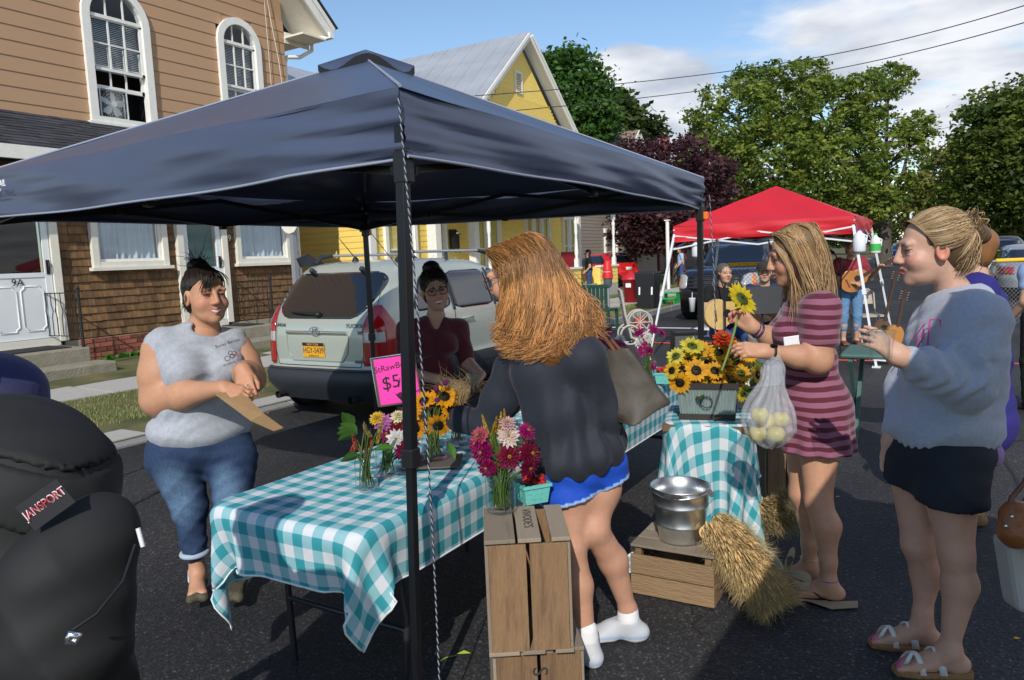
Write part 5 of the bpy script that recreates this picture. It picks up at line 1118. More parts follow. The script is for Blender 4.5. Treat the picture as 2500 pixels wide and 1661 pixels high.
 # woman in the striped dress
def woman_stripes():
 d0=3.42;J=lambda x,y,dd=0.0:P3(D(x,y,d0+dd));base=G(1985,1415)
 T=person('woman in a maroon striped dress lifting a sunflower from the planter',base)
 sk=(.50,.265,.165);fw=away(-80);fh=away(-82);hs=1.1
 hc=J(1938,624,.02);nk=J(1962,722,.02);ch=J(1966,800,.02);pe=J(1988,1010,.03)
 sN,eN,wN=J(2003,760,-.15),J(1998,880,-.16),J(1868,858,-.22);sF,eF,wF=J(1950,750,.16),J(1915,845,.08),J(1838,800,.0)
 S=SDF();B,W=head(S,hc,P3(fh)-vn(0,0,.24),U0,hs,.0,1.0);S.cap(hc+B@vn(0,-.03,-.06),nk,.05,.055,k=.03);S.cap(nk,sN*.45+nk*.55,.05,.045,k=.04)
 Vh,Fh=S.mesh(.0038);parts=[(Vh,Fh,paintcol(Vh,sk,face_paint(W,B,hs,(.42,.14,.13),(.10,.06,.035),(.52,.22,.16))))]
 S=SDF();S.chain([sN,sN*.45+eN*.55,eN],[.068,.069,.059],.03);S.chain([eN,eN*.6+wN*.4,wN],[.057,.048,.027],.03);S.chain([sF,eF],[.065,.055],.03);S.chain([eF,eF*.5+wF*.5,wF],[.052,.046,.028],.03);S.cap(nk,ch,.07,.11,k=.04);S.cap(sF,sN,.06,.06,k=.04)
 hN,kN,aN=J(2000,1095,-.035),J(1998,1225,-.06),J(2022,1372,-.09);hF,kF,aF=J(1968,1095,.10),J(1958,1205,.08),J(1976,1325,.10);cN,cF=J(2018,1285,-.085),J(1978,1262,.10)
 S.cap(hN,hF,.07,.07,k=.04);S.cap(J(1985,1000),hN,.07,.07)
 S.chain([hN,kN,cN,aN],[.09,.056,.06,.032],.03);S.chain([hF,kF,cF,aF],[.088,.055,.058,.032],.03)
 gN=away(-70);fl1,tp1=foot(S,vn(aN[0],aN[1],.085),gN);gF=away(-84);fl2,tp2=foot(S,vn(aF[0],aF[1],.085),gF);S.cap(aN,vn(aN[0],aN[1],.08),.036,.034);S.cap(aF,vn(aF[0],aF[1],.08),.036,.034)
 V,F=S.mesh(.0075);parts.append((V,F,paintcol(V,sk,[(ellop(p,(.008,)*3),(.02,.08,.09),.004)for p in tp1+tp2])))
 S=SDF();hand(S,wN,J(1800,852,-.23)-wN,P3(U0*.7-F0*.7),1,(.5,.6,.65,.7),.97);t2,_=hand(S,wF,J(1800,765,.0)-wF,P3(F0*.75+U0*.3+R0*.5),1,(.9,.75,.7,.7),.97,(.3,.5));S.cap(wN,wN*.8+eN*.2,.027,.035);S.cap(wF,wF*.75+eF*.25,.027,.034)
 V,F=S.mesh(.0036);parts.append((V,F,paintcol(V,tuple(np.array(sk)*1.04),[(ellop(p,(.008,)*3),(.5,.1,.12),.004)for p,dr in t2[:4]])))
 assemble(T,parts);eyes('eye',W,B,hs,T,(0,1,-.45),(.08,.09,.1),True,tuple(np.array(sk)*.85),.003)
 S=SDF();w=dict(hip=(.158,.148,.15),waist=(.132,.122,.17),chest=(.158,.12,.13),bust=(.075,.09,-.02,.072));Bt=torso_sdf(S,pe+vn(0,0,.04),ch,nk-vn(0,0,.05),fw,w,.06)
 S.cap(ch+vn(0,0,.07),sN+vn(0,0,.0),.08,.085,k=.05);S.cap(sN,sN*.48+eN*.52,.087,.085,k=.03);S.cap(ch+vn(0,0,.07),sF,.08,.078,k=.05);S.cap(sF,sF*.5+eF*.5,.075,.074,k=.03)
 S.cap(pe,J(1990,1100,.02),.17,.19,k=.08,flat=(P3(R0),.92));S.ell(nk+Bt@vn(0,.03,.04),(.085,.1,.08),Bt,.01,True)
 cdir=(eN-sN)/np.linalg.norm(eN-sN)
 V,F=S.mesh(.0078,lambda P:np.where(P[:,2]<pe[2]+.06,.010*np.sin(26*np.arctan2(P[:,1]-pe[1],P[:,0]-pe[0])*.5+2)*np.clip((pe[2]+.06-P[:,2])/.25,0,1),0)+noise_fold(P,34,.003,2.2,(.4,.2,1)),[(J(1990,1098),-U0)])
 npmesh('dress',V,F,'stripes',T)
 hair=SDF();e=lambda p,r,k=.02,sub=False:hair.ell(W(*p),np.array(r)*hs,B,k,sub)
 e((0,-.026,.035),(.085,.103,.092));e((0,-.062,-.06),(.072,.05,.1),.03);hair.chain([W(0,-.07,-.06),P3(nk)+vn(0,0,.0)+P3(R0)*.045,J(2018,790,.02)],[.052,.045,.022],.03,flat=(P3(R0),.7));e((0,.115,-.04),(.085,.085,.1),.012,True)
 e((-.085,-.0,-.03),(.02,.028,.04),.01,True)
 V,F=hair.mesh(.0055,lambda P:.0*P[:,0]);hb=np.array((.26,.16,.075));npmesh('hair',V,F,'hair',T,np.tile(hb*.65,(len(V),1)))
 paths=[]
 for i in range(1100):
  s=-1 if i%4 else 1;x=RNG.uniform(.0,.075)*s;a0=vn(x*.35-.01,RNG.uniform(-.10,.075),.118-abs(x)*.12);yb=a0[1];side=vn(s*(.085+RNG.uniform(0,.012))*(1 if yb>-.03 else .7),RNG.uniform(-.05,.03)if yb>-.03 else RNG.uniform(-.12,-.07),RNG.uniform(-.0,.045))
  end=W(s*RNG.uniform(.02,.085),RNG.uniform(-.13,-.03),0)+0;dz=RNG.uniform(.22,.40);end=np.array([end[0],end[1],hc[2]-dz])+P3(R0)*RNG.uniform(-.03,.05)*1
  if i%3==0:end=J(RNG.uniform(1985,2045),RNG.uniform(760,850),RNG.uniform(-.2,.0));
  A=np.array([W(*q_)for q_ in scalp(bez(a0,a0*.5+side*.55+vn(0,0,.045),side,7),(0,-.026,.035),(.087,.105,.094),1.02,1.1)]);Cc=bez(W(*side),W(*(side+vn(0,-.03,-.12))),end,12);paths.append(np.concatenate([A,Cc[1:]]))
 for i in range(130):
  x=.07*(-1 if i%3 else 1);a0=vn(x*.3,.07,.105);b0=vn(x*1.12,.055+RNG.normal(0,.006),.02);end=J(RNG.uniform(1925,1965),RNG.uniform(720,790),-.10+.05*RNG.normal())if x<0 else J(RNG.uniform(1905,1935),RNG.uniform(720,770),.14)
  A=bez(W(*a0),W(x*.9,.085,.08),W(*b0),7);Cc=bez(W(*b0),W(x*1.15,.03,-.09),end,12);paths.append(np.concatenate([A,Cc[1:]]))
 cols=np.array((.36,.225,.105))*RNG.uniform(.45,1.6,(len(paths),1));strands('hair_strands',paths,RNG.uniform(.001,.0021,len(paths)),cols,T)
 ax=wF-eF;
 for k_,(mt,r,th)in enumerate((('beads',.032,.005),('beads',.034,.006),('silver',.036,.003),('purple_band',.041,.0045))):band('bracelet',wF+(eF-wF)*(.06+.1*k_),ax,r,th,mt,T)
 ax=wN-eN;band('watch_strap',wN+(eN-wN)*.12,ax,.031,.007,'rubber_black',T);q=MB();fr=frame(wN+(eN-wN)*.12+P3(U0*.65-F0*.7)*.031,(wN-eN),U0);q.box((0,0,0),(.036,.034,.01));o=q.build('watch_face','watch_glass',T,bevel=.004);o.data.transform(fr)
 band('bracelet',wN+(eN-wN)*.26,ax,.034,.0022,M('gold',(.7,.4,.25),.3,metal=1),T);band('anklet',vn(aN[0],aN[1],.1),U0,.04,.003,M('cord_blue',(.02,.04,.25),.6),T);band('anklet',vn(aF[0],aF[1],.12),U0,.04,.002,'gold',T)
 for Lf in(fl1,fl2):
  q=MB();pts=[Lf(a,b,-.008)for a,b in((-.07,-.025),(-.075,.0),(-.07,.025),(.0,.036),(.1,.044),(.16,.04),(.19,.0),(.18,-.035),(.12,-.046),(.0,-.036))];q.prism([tuple(p)for p in pts],(0,0,1),.012);q.build('flip_flop','rubber_black',T)
  for b in(-.035,.037):tubes('strap',bez(Lf(.135,-.018,.018),Lf(.08,b*.9,.065),Lf(.03,b*1.15,.012),8),.004,'rubber_black',T)
 q=MB();fm=frame(Vector(J(1955,838,-.13)),R0*.95+U0*.1,U0);q.box((0,0,0),(.15,.075,.008));o=q.build('phone',M('phone_white',(.75,.76,.78),.3),T,bevel=.003);o.data.transform(fm)
 return dict(wN=wN,eN=eN,wF=wF,J=J,T=T)
SG=woman_stripes()
# girl in the grey sweatshirt
def woman_sweat():
 d0=2.80;J=lambda x,y,dd=0.0:P3(D(x,y,d0+dd));base=G(2280,1590)
 T=person('girl in a grey sweatshirt and dark shorts holding a clear cup',base)
 sk=(.55,.33,.24);fw=away(-78);fh=away(-80);hs=1.14
 hc=J(2272,606,.0);nk=J(2330,722,.02);ch=J(2345,815,.02);pe=J(2310,1085,.02)
 sN,eN,wN=J(2385,785,-.17),J(2362,945,-.20),J(2192,868,-.26);sF,eF,wF=J(2290,790,.18),J(2215,945,.17),J(2178,1075,.12)
 S=SDF();B,W=head(S,hc,P3(fh)-vn(0,0,.12),U0,hs,.0,.98);S.cap(hc+B@vn(0,-.035,-.06),nk,.052,.056,k=.03);S.cap(nk,ch,.06,.1,k=.03)
 Vh,Fh=S.mesh(.0036);parts=[(Vh,Fh,paintcol(Vh,sk,face_paint(W,B,hs,(.40,.08,.09),(.13,.08,.05),(.56,.25,.2))+[(ellop(W(s_*.08,-.006,-.012),np.array((.014,.022,.034))*hs,B),(.60,.24,.17),.012)for s_ in(-1,1)]))]
 S=SDF();hN,kN,aN=J(2318,1180,-.08),J(2334,1352,-.10),J(2318,1585,-.08);cN=J(2344,1430,-.09);hF,kF,aF=J(2240,1180,.10),J(2240,1330,.08),J(2252,1500,.10);cF=J(2262,1400,.11)
 S.chain([hN,kN,cN,aN],[.10,.056,.058,.029],.03);S.chain([hF,kF,cF,aF],[.095,.054,.056,.029],.03);S.cap(hN,hF,.07,.07);S.cap(pe,nk,.06,.04,k=.03)
 f1,tp1=foot(S,vn(aN[0],aN[1],.095),away(-78));f2,tp2=foot(S,vn(aF[0],aF[1],.095),away(-74));S.cap(aN,vn(aN[0],aN[1],.09),.034,.034);S.cap(aF,vn(aF[0],aF[1],.09),.034,.034)
 V,F=S.mesh(.0078);parts.append((V,F,paintcol(V,tuple(np.array(sk)*(.97,.92,.88)),[(ellop(p+vn(0,0,.002),(.009,)*3),(.75,.08,.28),.004)for p in tp1+tp2])))
 S=SDF();hand(S,wN,J(2118,812,-.27)-wN,P3(-F0*.8+U0*.5),1,(.35,.35,.4,.45),.95,(.7,.4));S.cap(wN,wN*.7+eN*.3,.028,.036);hand(S,wF,P3(-U0)-P3(R0)*.12,P3(F0),1,(.3,.3,.3,.3),.95);S.cap(wF,wF*.7+eF*.3,.027,.034);S.cap(eN,wN,.036,.03);S.cap(eN,sN,.04,.045);S.cap(sN,ch,.045,.06);S.cap(eF,wF,.036,.03);S.cap(eF,sF,.04,.045);S.cap(sF,ch,.045,.06)
 V,F=S.mesh(.0042);parts.append((V,F,paintcol(V,sk,[])));assemble(T,parts);eyes('eye',W,B,hs,T,(0,1,-.25),(.1,.1,.09),True,tuple(np.array(sk)*.85),.002)
 S=SDF();w=dict(hip=(.205,.19,.12),waist=(.20,.18,.18),chest=(.19,.155,.15),bust=(.08,.08,-.03,.09));Bt=torso_sdf(S,pe+vn(0,0,.06),ch,nk-vn(0,0,.045),fw,w,.07)
 S.cap(ch+vn(0,0,.09),sN,.1,.1,k=.06);S.chain([sN,sN*.5+eN*.5,eN],[.1,.1,.088],.05);S.chain([eN,eN*.5+wN*.5,eN*.1+wN*.9],[.086,.07,.046],.04);S.cap(ch+vn(0,0,.09),sF,.1,.09,k=.06);S.chain([sF,eF,eF*.2+wF*.8],[.09,.078,.045],.04)
 S.ell(nk+Bt@vn(0,.01,.05),(.078,.09,.062),Bt,.01,True);S.cap(nk,nk+vn(0,0,.1),.07,.09,k=.01,sub=True)
 ea=(wN-eN)/np.linalg.norm(wN-eN)
 def fold_(P):
  d=noise_fold(P,30,.0055,1.3,(.3,.5,1))+noise_fold(P,55,.002,.4,(.6,.2,1));t=(P-eN)@ea;r=np.linalg.norm(P-eN-t[:,None]*ea,axis=1);m=(r<.13)&(t>.02);d=d+np.where(m,.007*np.sin(95*t+2*np.sin(P[:,2]*40)),0);z=P[:,2]-pe[2];return d+np.where(z<.03,.006*np.sin(np.arctan2(P[:,1]-pe[1],P[:,0]-pe[0])*30),0)
 V,F=S.mesh(.0085,fold_,[(pe-vn(0,0,.02),-P3(U0))]);npmesh('sweatshirt',V,F,'sweat_grey',T)
 band('collar',nk+vn(0,0,-.012)+Bt@vn(0,.012,0),P3(U0)+P3(fw)*.35,.083,.008,'sweat_grey',T)
 S=SDF();S.ell(pe-vn(0,0,.01),(.188,.165,.12),basis(fw,(0,0,1)),.05);S.cap(J(2325,1130,-.07),J(2322,1215,-.085),.122,.125,k=.05);S.cap(J(2245,1130,.08),J(2240,1200,.095),.125,.125,k=.05)
 V,F=S.mesh(.009,lambda P:noise_fold(P,40,.003,3.0),[(pe+vn(0,0,.04),U0),(J(2320,1212,-.05),-P3(U0)+P3(F0)*.12)]);npmesh('shorts',V,F,'shorts_navy',T)
 S=SDF();S.ell(pe-vn(0,0,.03)+Bt@vn(0,-.10,0),(.13,.09,.07),Bt,.03);V,F=S.mesh(.01,lambda P:noise_fold(P,70,.004,1.0));npmesh('under_shirt',V,F,M('lilac',(.33,.20,.42),.9),T)
 q=MB();qs=MB();p=lambda x,y,dd=-.135:Vector(J(x,y,dd))
 for pl in([(2272,780),(2296,782),(2300,868),(2264,862),(2268,800),(2272,780)],):q.tube([p(x,y,-.145+.0011*(2300-x))for x,y in pl],.003,5)
 q.tube([p(2228,830,-.06),p(2258,790,-.11),p(2238,850,-.08),p(2262,812,-.12)],.0025,5);q.build('shirt_print',M('print_pink',(.60,.05,.25),.6),T)
 hair=SDF();e=lambda p_,r,k=.02,sub=False:hair.ell(W(*p_),np.array(r)*hs,B,k,sub)
 e((0,-.03,.034),(.0835,.1,.091));e((0,-.065,-.03),(.068,.045,.062),.03);hair.ell(J(2372,560,0),(.035,.04,.05),None,.02);hair.ell(J(2395,575,0),(.035,.035,.035),None,.02);e((0,.118,-.02),(.09,.09,.105),.01,True);e((.08,.0,-.03),(.03,.034,.045),.012,True);e((-.08,.0,-.03),(.03,.034,.045),.012,True)
 V,F=hair.mesh(.005,lambda P:.0*P[:,0]);hb=np.array((.17,.105,.055));npmesh('hair',V,F,'hair',T,np.tile(hb*.6,(len(V),1)))
 bun=J(2352,545,.0);paths=[]
 for i in range(1300):
  s=RNG.choice((-1,-1,1));a=RNG.uniform(0,1);s0=vn(s*.075*math.sin(a*1.9),.066-.07*a*a,.10-.115*a*a);end=bun+RNG.normal(0,.01,3);mid=vn(s*.098*math.sin(a*1.75+.1),-.03,.115-.13*a);le=(end-hc)@B/hs;pp=scalp(bez(s0,mid*1.1,le,14),(0,-.03,.034),(.086,.103,.094),1.02,.8);paths.append([W(*q_)for q_ in pp])
 for i in range(420):
  s=RNG.choice((-1,-1,1));s0=vn(s*RNG.uniform(.01,.075),RNG.uniform(-.11,-.045),RNG.uniform(-.10,-.02));paths.append([W(*q_)for q_ in scalp(bez(s0,s0*1.15+vn(0,-.03,.05),(bun-hc)@B/hs,14),(0,-.04,.01),(.082,.095,.105),1.02,.8)])
 for i in range(420):
  c=bun+RNG.normal(0,.01,3);l=RNG.uniform(.02,.055);dn=P3(R0)*RNG.uniform(.2,1.2)+P3(U0)*RNG.uniform(-1.1,.9)+P3(F0)*RNG.normal(0,.7);dn/=np.linalg.norm(dn);pp=bez(c,c+dn*l*1.9+vn(0,0,.02),c+dn*l*.5+vn(0,0,-.03)+RNG.normal(0,.012,3),14);paths.append(pp)
 for i in range(160):
  c=J(2370,560,0);pp=bez(c+RNG.normal(0,.006,3),J(2415,545+RNG.uniform(-5,25),RNG.normal(0,.02)),J(2392,600,RNG.normal(0,.015)),14);paths.append(pp)
 cols=np.where(RNG.uniform(size=(len(paths),1))<.55,np.array((.45,.31,.16)),np.array((.12,.07,.035)))*RNG.uniform(.6,1.4,(len(paths),1));strands('hair_strands',paths,RNG.uniform(.0009,.0018,len(paths)),cols,T)
 band('hair_tie',J(2348,550,0),P3(R0)+P3(U0)*.5,.026,.011,M('velvet',(.012,.014,.03),.9,sheen=.4),T)
 for Lf in(f1,f2):
  pts=[(-.075,-.028),(-.082,.0),(-.075,.028),(.0,.038),(.1,.048),(.165,.046),(.198,.0),(.188,-.04),(.12,-.05),(.0,-.038)]
  q=MB();q.prism([tuple(Lf(a,b,-.018))for a,b in pts],(0,0,1),.024);q.build('sandal_sole','cork',T,bevel=.006);q=MB();q.prism([tuple(Lf(a*1.01,b*1.02,-.026))for a,b in pts],(0,0,1),.009);q.build('outsole',M('sole_brown',(.05,.035,.025),.9),T)
  for(pa,w_)in((((.03,-.044,.0),(.05,0,.175),(.075,.048,.0)),.013),(((.1,-.052,.0),(.115,.0,.13),(.15,.048,.0)),.010),(((.12,.05,.0),(.11,-.01,.115),(.155,-.02,.02)),.008)):
   c=bez(Lf(*pa[0]),Lf(*pa[1]),Lf(*pa[2]),10);q=MB();dv=Lf(1,0,0)-Lf(0,0,0);V=[]
   for p_ in c:V+=[p_-dv*w_,p_+dv*w_]
   q.add([tuple(v)for v in V],[(2*i,2*i+1,2*i+3,2*i+2)for i in range(len(c)-1)],0,True);o=q.build('strap','strap_pearl',T,fixn=False);sm_=o.modifiers.new('s','SOLIDIFY');sm_.thickness=.003;sm_.offset=1
 cp=thing('plastic_cup','clear plastic cup with lid held by the girl in the sweatshirt','cup',J(2150,838,-.31));c=Vector(J(2150,845,-.31));q=MB();q.lathe([(.034,-.05),(.044,.05)],c,24);q.build('cup_wall',glass('clear_plastic',(.92,.95,.96)),cp,fixn=False);q=MB();q.lathe([(.0,.052),(.03,.056),(.047,.052),(.048,.045)],c,24);q.build('lid','clear_plastic',cp,fixn=False)
 return T
woman_sweat()
# woman with long red hair
def woman_red():
 d0=2.92;J=lambda x,y,dd=0.0:P3(D(x,y,d0+dd));base=G(1470,1610)
 T=person('woman with long wavy red hair in a navy pullover and blue running shorts',base)
 sk=(.52,.28,.185);fw=away(-38);fh=away(-62);hs=1.14
 hc=J(1262,672,.02);nk=J(1318,790,.0);ch=J(1345,900,.0);pe=J(1410,1120,.02)
 sL,eL,wL=J(1262,905,.10),J(1195,1035,.18),J(1062,1012,.30);sR,eR,wR=J(1425,880,-.10),J(1475,1010,-.04),J(1450,1090,.2)
 S=SDF();B,W=head(S,hc,P3(fh)-vn(0,0,.3),U0,hs,.5);S.cap(hc+B@vn(0,-.03,-.06),nk,.052,.06,k=.03);S.cap(nk,ch,.06,.1,k=.04)
 Vh,Fh=S.mesh(.0038);parts=[(Vh,Fh,paintcol(Vh,sk,face_paint(W,B,hs,(.45,.15,.13),(.2,.09,.04),(.56,.25,.17),.5)))]
 S=SDF();hL,kL,cL_,aL=J(1392,1190,.0),J(1398,1335,-.02),J(1412,1430,.0),J(1434,1575,.0);hR,kR,cR_,aR=J(1455,1190,.04),J(1450,1292,.0),J(1496,1368,.08),J(1533,1488,.14)
 S.chain([hL,kL,cL_,aL],[.094,.05,.055,.031],.03);S.chain([hR,kR,cR_,aR],[.094,.055,.057,.032],.03);S.cap(hL,hR,.1,.1);S.cap(pe,ch,.09,.09);S.cap(ch,sL,.06,.05);S.cap(sL,eL,.045,.04);S.cap(eL,wL,.038,.03);S.cap(aL,vn(aL[0],aL[1],.08),.034);S.cap(aR,aR-vn(0,0,.04),.036);S.cap(ch,sR,.06,.05);S.cap(sR,eR,.045,.04);S.cap(eR,wR,.038,.03)
 V,F=S.mesh(.0078);parts.append((V,F,paintcol(V,sk,[])))
 S=SDF();hand(S,wL,J(1018,1020,.34)-wL,P3(U0*.5-F0*.5),1,(.3,.4,.5,.5),.95);S.cap(wL,wL*.75+eL*.25,.028,.034);hand(S,wR,P3(F0-R0),P3(U0),-1,(.5,)*4,.95);S.cap(wR,wR*.7+eR*.3,.028,.034)
 V,F=S.mesh(.0042);parts.append((V,F,paintcol(V,sk,[])));assemble(T,parts);eyes('eye',W,B,hs,T,(0,1,-.4),(.1,.1,.05),True,tuple(np.array(sk)*.85))
 for s in(-1,1):
  tubes('glasses_rim',[W(s*.033+.027*math.cos(a),.102,.0+.023*math.sin(a))for a in np.linspace(0,6.28,20)[:-1]],.0022,M('tortoise',(.10,.04,.015),.3),T,5,True);tubes('glasses_arm',[W(s*.06,.1,.006),W(s*.078,.05,.008),W(s*.08,-.01,.0)],.0015,'iron_black',T,5)
 S=SDF();w=dict(hip=(.205,.185,.12),waist=(.18,.155,.17),chest=(.18,.14,.15));Bt=torso_sdf(S,pe+vn(0,0,.04),ch,nk-vn(0,0,.05),fw,w,.07)
 S.cap(ch+vn(0,0,.07),sL,.09,.088,k=.05);S.chain([sL,sL*.5+eL*.5,eL],[.088,.082,.072],.04);S.chain([eL,eL*.5+wL*.5,eL*.06+wL*.94],[.071,.058,.042],.03);S.cap(ch+vn(0,0,.07),sR,.09,.088,k=.05);S.chain([sR,eR,eR*.1+wR*.9],[.085,.07,.042],.04);S.cap(nk,nk+vn(0,0,.1)+B@vn(0,.02,0),.07,.08,k=.01,sub=True)
 ea=(wL-eL)/np.linalg.norm(wL-eL)
 def fo(P):
  az=np.arctan2(P[:,1]-pe[1],P[:,0]-pe[0]);return noise_fold(P,22,.006,.6,(.9,-.3,.5))+.008*np.sin(az*11+3*P[:,2])*np.clip((ch[2]+.05-P[:,2])/.3,0,1)
 V,F=S.mesh(.0085,fo,[(pe-vn(0,0,.045),-P3(U0))]);npmesh('pullover',V,F,'navy_knit',T)
 S=SDF();S.ell(pe-vn(0,0,.01),(.175,.155,.12),basis(fw,(0,0,1)),.05);S.cap(J(1395,1150,.0),J(1390,1210,.0),.118,.122,k=.04);S.cap(J(1462,1140,.05),J(1470,1185,.06),.118,.12,k=.04)
 V,F=S.mesh(.008,lambda P:noise_fold(P,40,.004,3.0),[(pe+vn(0,0,.02),U0),(J(1395,1212),-P3(U0)+P3(R0)*.25)]);C=paintcol(V,(.012,.075,.50),[]);zc=((V-P3(J(1395,1212)))@(P3(U0)-P3(R0)*.25));C[zc<.016]=(.33,.5,.82);npmesh('shorts',V,F,M('shorts_v',(.01,.07,.5),.6,attr='Col',bump=.1,bscale=40),T,C)
 for(a,g,z)in((aL,away(-25),0.0),(aR,away(-85),0.0)):
  an=vn(a[0],a[1],.1+z);S=SDF();S.cap(an+vn(0,0,.03),an,.043,.046);V,F=S.mesh(.008);npmesh('sock',V,F,'sock_white',T)
  S=SDF();foot(S,an-vn(0,0,.005),g,1.2,False);V,F=S.mesh(.007,None,[(an+vn(0,0,-.005),U0)]);C=np.where(V[:,2:3]<.022+z,np.array((.72,.74,.77)),np.where(V[:,2:3]<.036+z,np.array((.36,.44,.6)),np.array((.46,.48,.51))));npmesh('shoe',V,F,'vcol',T,C)
 hair=SDF();e=lambda p_,r,k=.02,sub=False:hair.ell(W(*p_),np.array(r)*hs,B,k,sub)
 e((0,-.03,.034),(.085,.103,.09));e((0,-.07,-.05),(.07,.05,.085),.03);hair.chain([W(0,-.075,-.05),J(1330,780,-.06),J(1345,850,-.09),J(1335,905,-.08)],[.07,.075,.082,.05],.04);hair.cap(J(1370,830,-.09),J(1395,885,-.06),.05,.035,k=.04);e((-.01,.12,-.05),(.075,.09,.105),.015,True)
 V,F=hair.mesh(.007);npmesh('hair',V,F,'hair',T,np.tile((.17,.068,.02),(len(V),1)))
 paths=[];N_=4200;K=24;cc=RNG.uniform(.5,1.4,90);cs=[]
 for i in range(N_):
  u=RNG.uniform(0,1);lock=int(u*89.9);lay=RNG.uniform(-.035,.012)
  ex=1208+u*265+8*math.sin(lock*2.3)+RNG.normal(0,5);ey=np.interp(ex,[1195,1235,1300,1345,1434,1475],[845,885,905,903,872,832])-abs(RNG.normal(0,30))+8*math.sin(lock*1.7);dd=np.interp(ex,[1200,1260,1340,1420,1470],[.0,-.10,-.17,-.14,-.05])-lay
  end=J(ex,ey,dd);ph_=R(lerp(80,200,u)+RNG.normal(0,5));zz_=RNG.uniform(-.01,.04);sidep=W(-(.098-lay*.5)*math.sin(ph_),-.03+(.116-lay*.5)*math.cos(ph_),zz_);root=W(-.012+RNG.normal(0,.006),np.clip(lerp(.075,-.09,u)+RNG.normal(0,.025),-.1,.08),.124-2.2*max(0,abs(lerp(.075,-.09,u)+.02)-.04)**2*3)
  mid=J(lerp(1232,1440,u)+RNG.normal(0,4),lerp(785,735,u)+RNG.normal(0,8),np.interp(u,[0,.3,.6,1],[-.06,-.17,-.20,-.12])-lay)
  om=(root+sidep)/2;A=bez(root,om+(om-hc)*.24,sidep,8);t=np.linspace(0,1,K-7)[:,None];Cc=(1-t)**3*sidep+3*(1-t)**2*t*(sidep*.5+mid*.5+vn(0,0,.01))+3*(1-t)*t*t*(mid*.6+end*.4)+t**3*end
  p=np.concatenate([A,Cc[1:]]);tt=np.linspace(0,1,len(p));ph=lock*1.3+RNG.normal(0,.3);amp=.019*np.clip((tt-.3)*1.8,0,1);p=p+(amp*np.sin(tt*16+ph))[:,None]*P3(R0)+(amp*np.cos(tt*16+ph)*.7)[:,None]*P3(F0);cu=np.clip((tt-.85)/.15,0,1)**2;p=p+(cu*.045*math.sin(lock*3.1))[:,None]*P3(R0)+(cu*.035)[:,None]*P3(U0)
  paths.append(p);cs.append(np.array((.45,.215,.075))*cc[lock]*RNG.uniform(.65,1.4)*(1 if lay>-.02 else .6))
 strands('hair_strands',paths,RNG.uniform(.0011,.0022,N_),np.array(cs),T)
 bg_=thing('shoulder_bag','taupe nylon shoulder bag with brown leather handles on the red haired woman','bag',J(1540,1040,.0));Jb=lambda x,y,dd=0.0:Vector(J(x,y,dd))
 f=[(1452,858),(1530,852),(1585,905),(1638,985),(1545,1043),(1490,1040),(1462,960)];q=MB();dF=-.13;dB=.10
 A=[Jb(1455,860,-.05),Jb(1535,850,-.10),Jb(1640,984,-.13),Jb(1546,1044,-.16),Jb(1492,1030,-.10)];Bk=[Jb(1455,858,.04),Jb(1528,846,.03),Jb(1622,975,.03),Jb(1540,1026,.05),Jb(1490,1016,.05)]
 bm=bmesh.new();va=[bm.verts.new(p)for p in A];vb=[bm.verts.new(p)for p in Bk];bm.faces.new(va[::-1]);bm.faces.new(vb)
 for i in range(1,5):bm.faces.new((va[i],va[(i+1)%5],vb[(i+1)%5],vb[i]))
 bmesh.ops.recalc_face_normals(bm,faces=bm.faces);me=bpy.data.meshes.new('bag_body');bm.to_mesh(me);bm.free();me.materials.append(MATS['nylon_taupe']);o=bpy.data.objects.new('bag_body',me);COL.objects.link(o);adopt(o,bg_);mo=o.modifiers.new('b','BEVEL');mo.width=.012;mo.segments=2;mo=o.modifiers.new('s','SUBSURF');mo.levels=mo.render_levels=3;mo.subdivision_type='SIMPLE'
 tx=bpy.data.textures.new('crease','CLOUDS');tx.noise_scale=.09;mo=o.modifiers.new('d','DISPLACE');mo.texture=tx;mo.strength=.02;mo.texture_coords='GLOBAL'
 for p in me.polygons:p.use_smooth=True
 for(dd,x2)in((-.07,1500),(.02,1515)):tubes('handle',bez(Jb(1462,866,dd),Jb(1400,720,-.02+dd),Jb(x2,858,dd),14),.0085,'leather_brown',bg_)
 band('handle_wrap',Jb(1487,800,-.05),Jb(1512,858,-.05)-Jb(1440,760,-.04),.013,.006,'rubber_black',bg_);tubes('leather_tab',[Jb(1458,850,-.06),Jb(1462,905,-.07)],.011,'leather_brown',bg_)
 return T
woman_red()
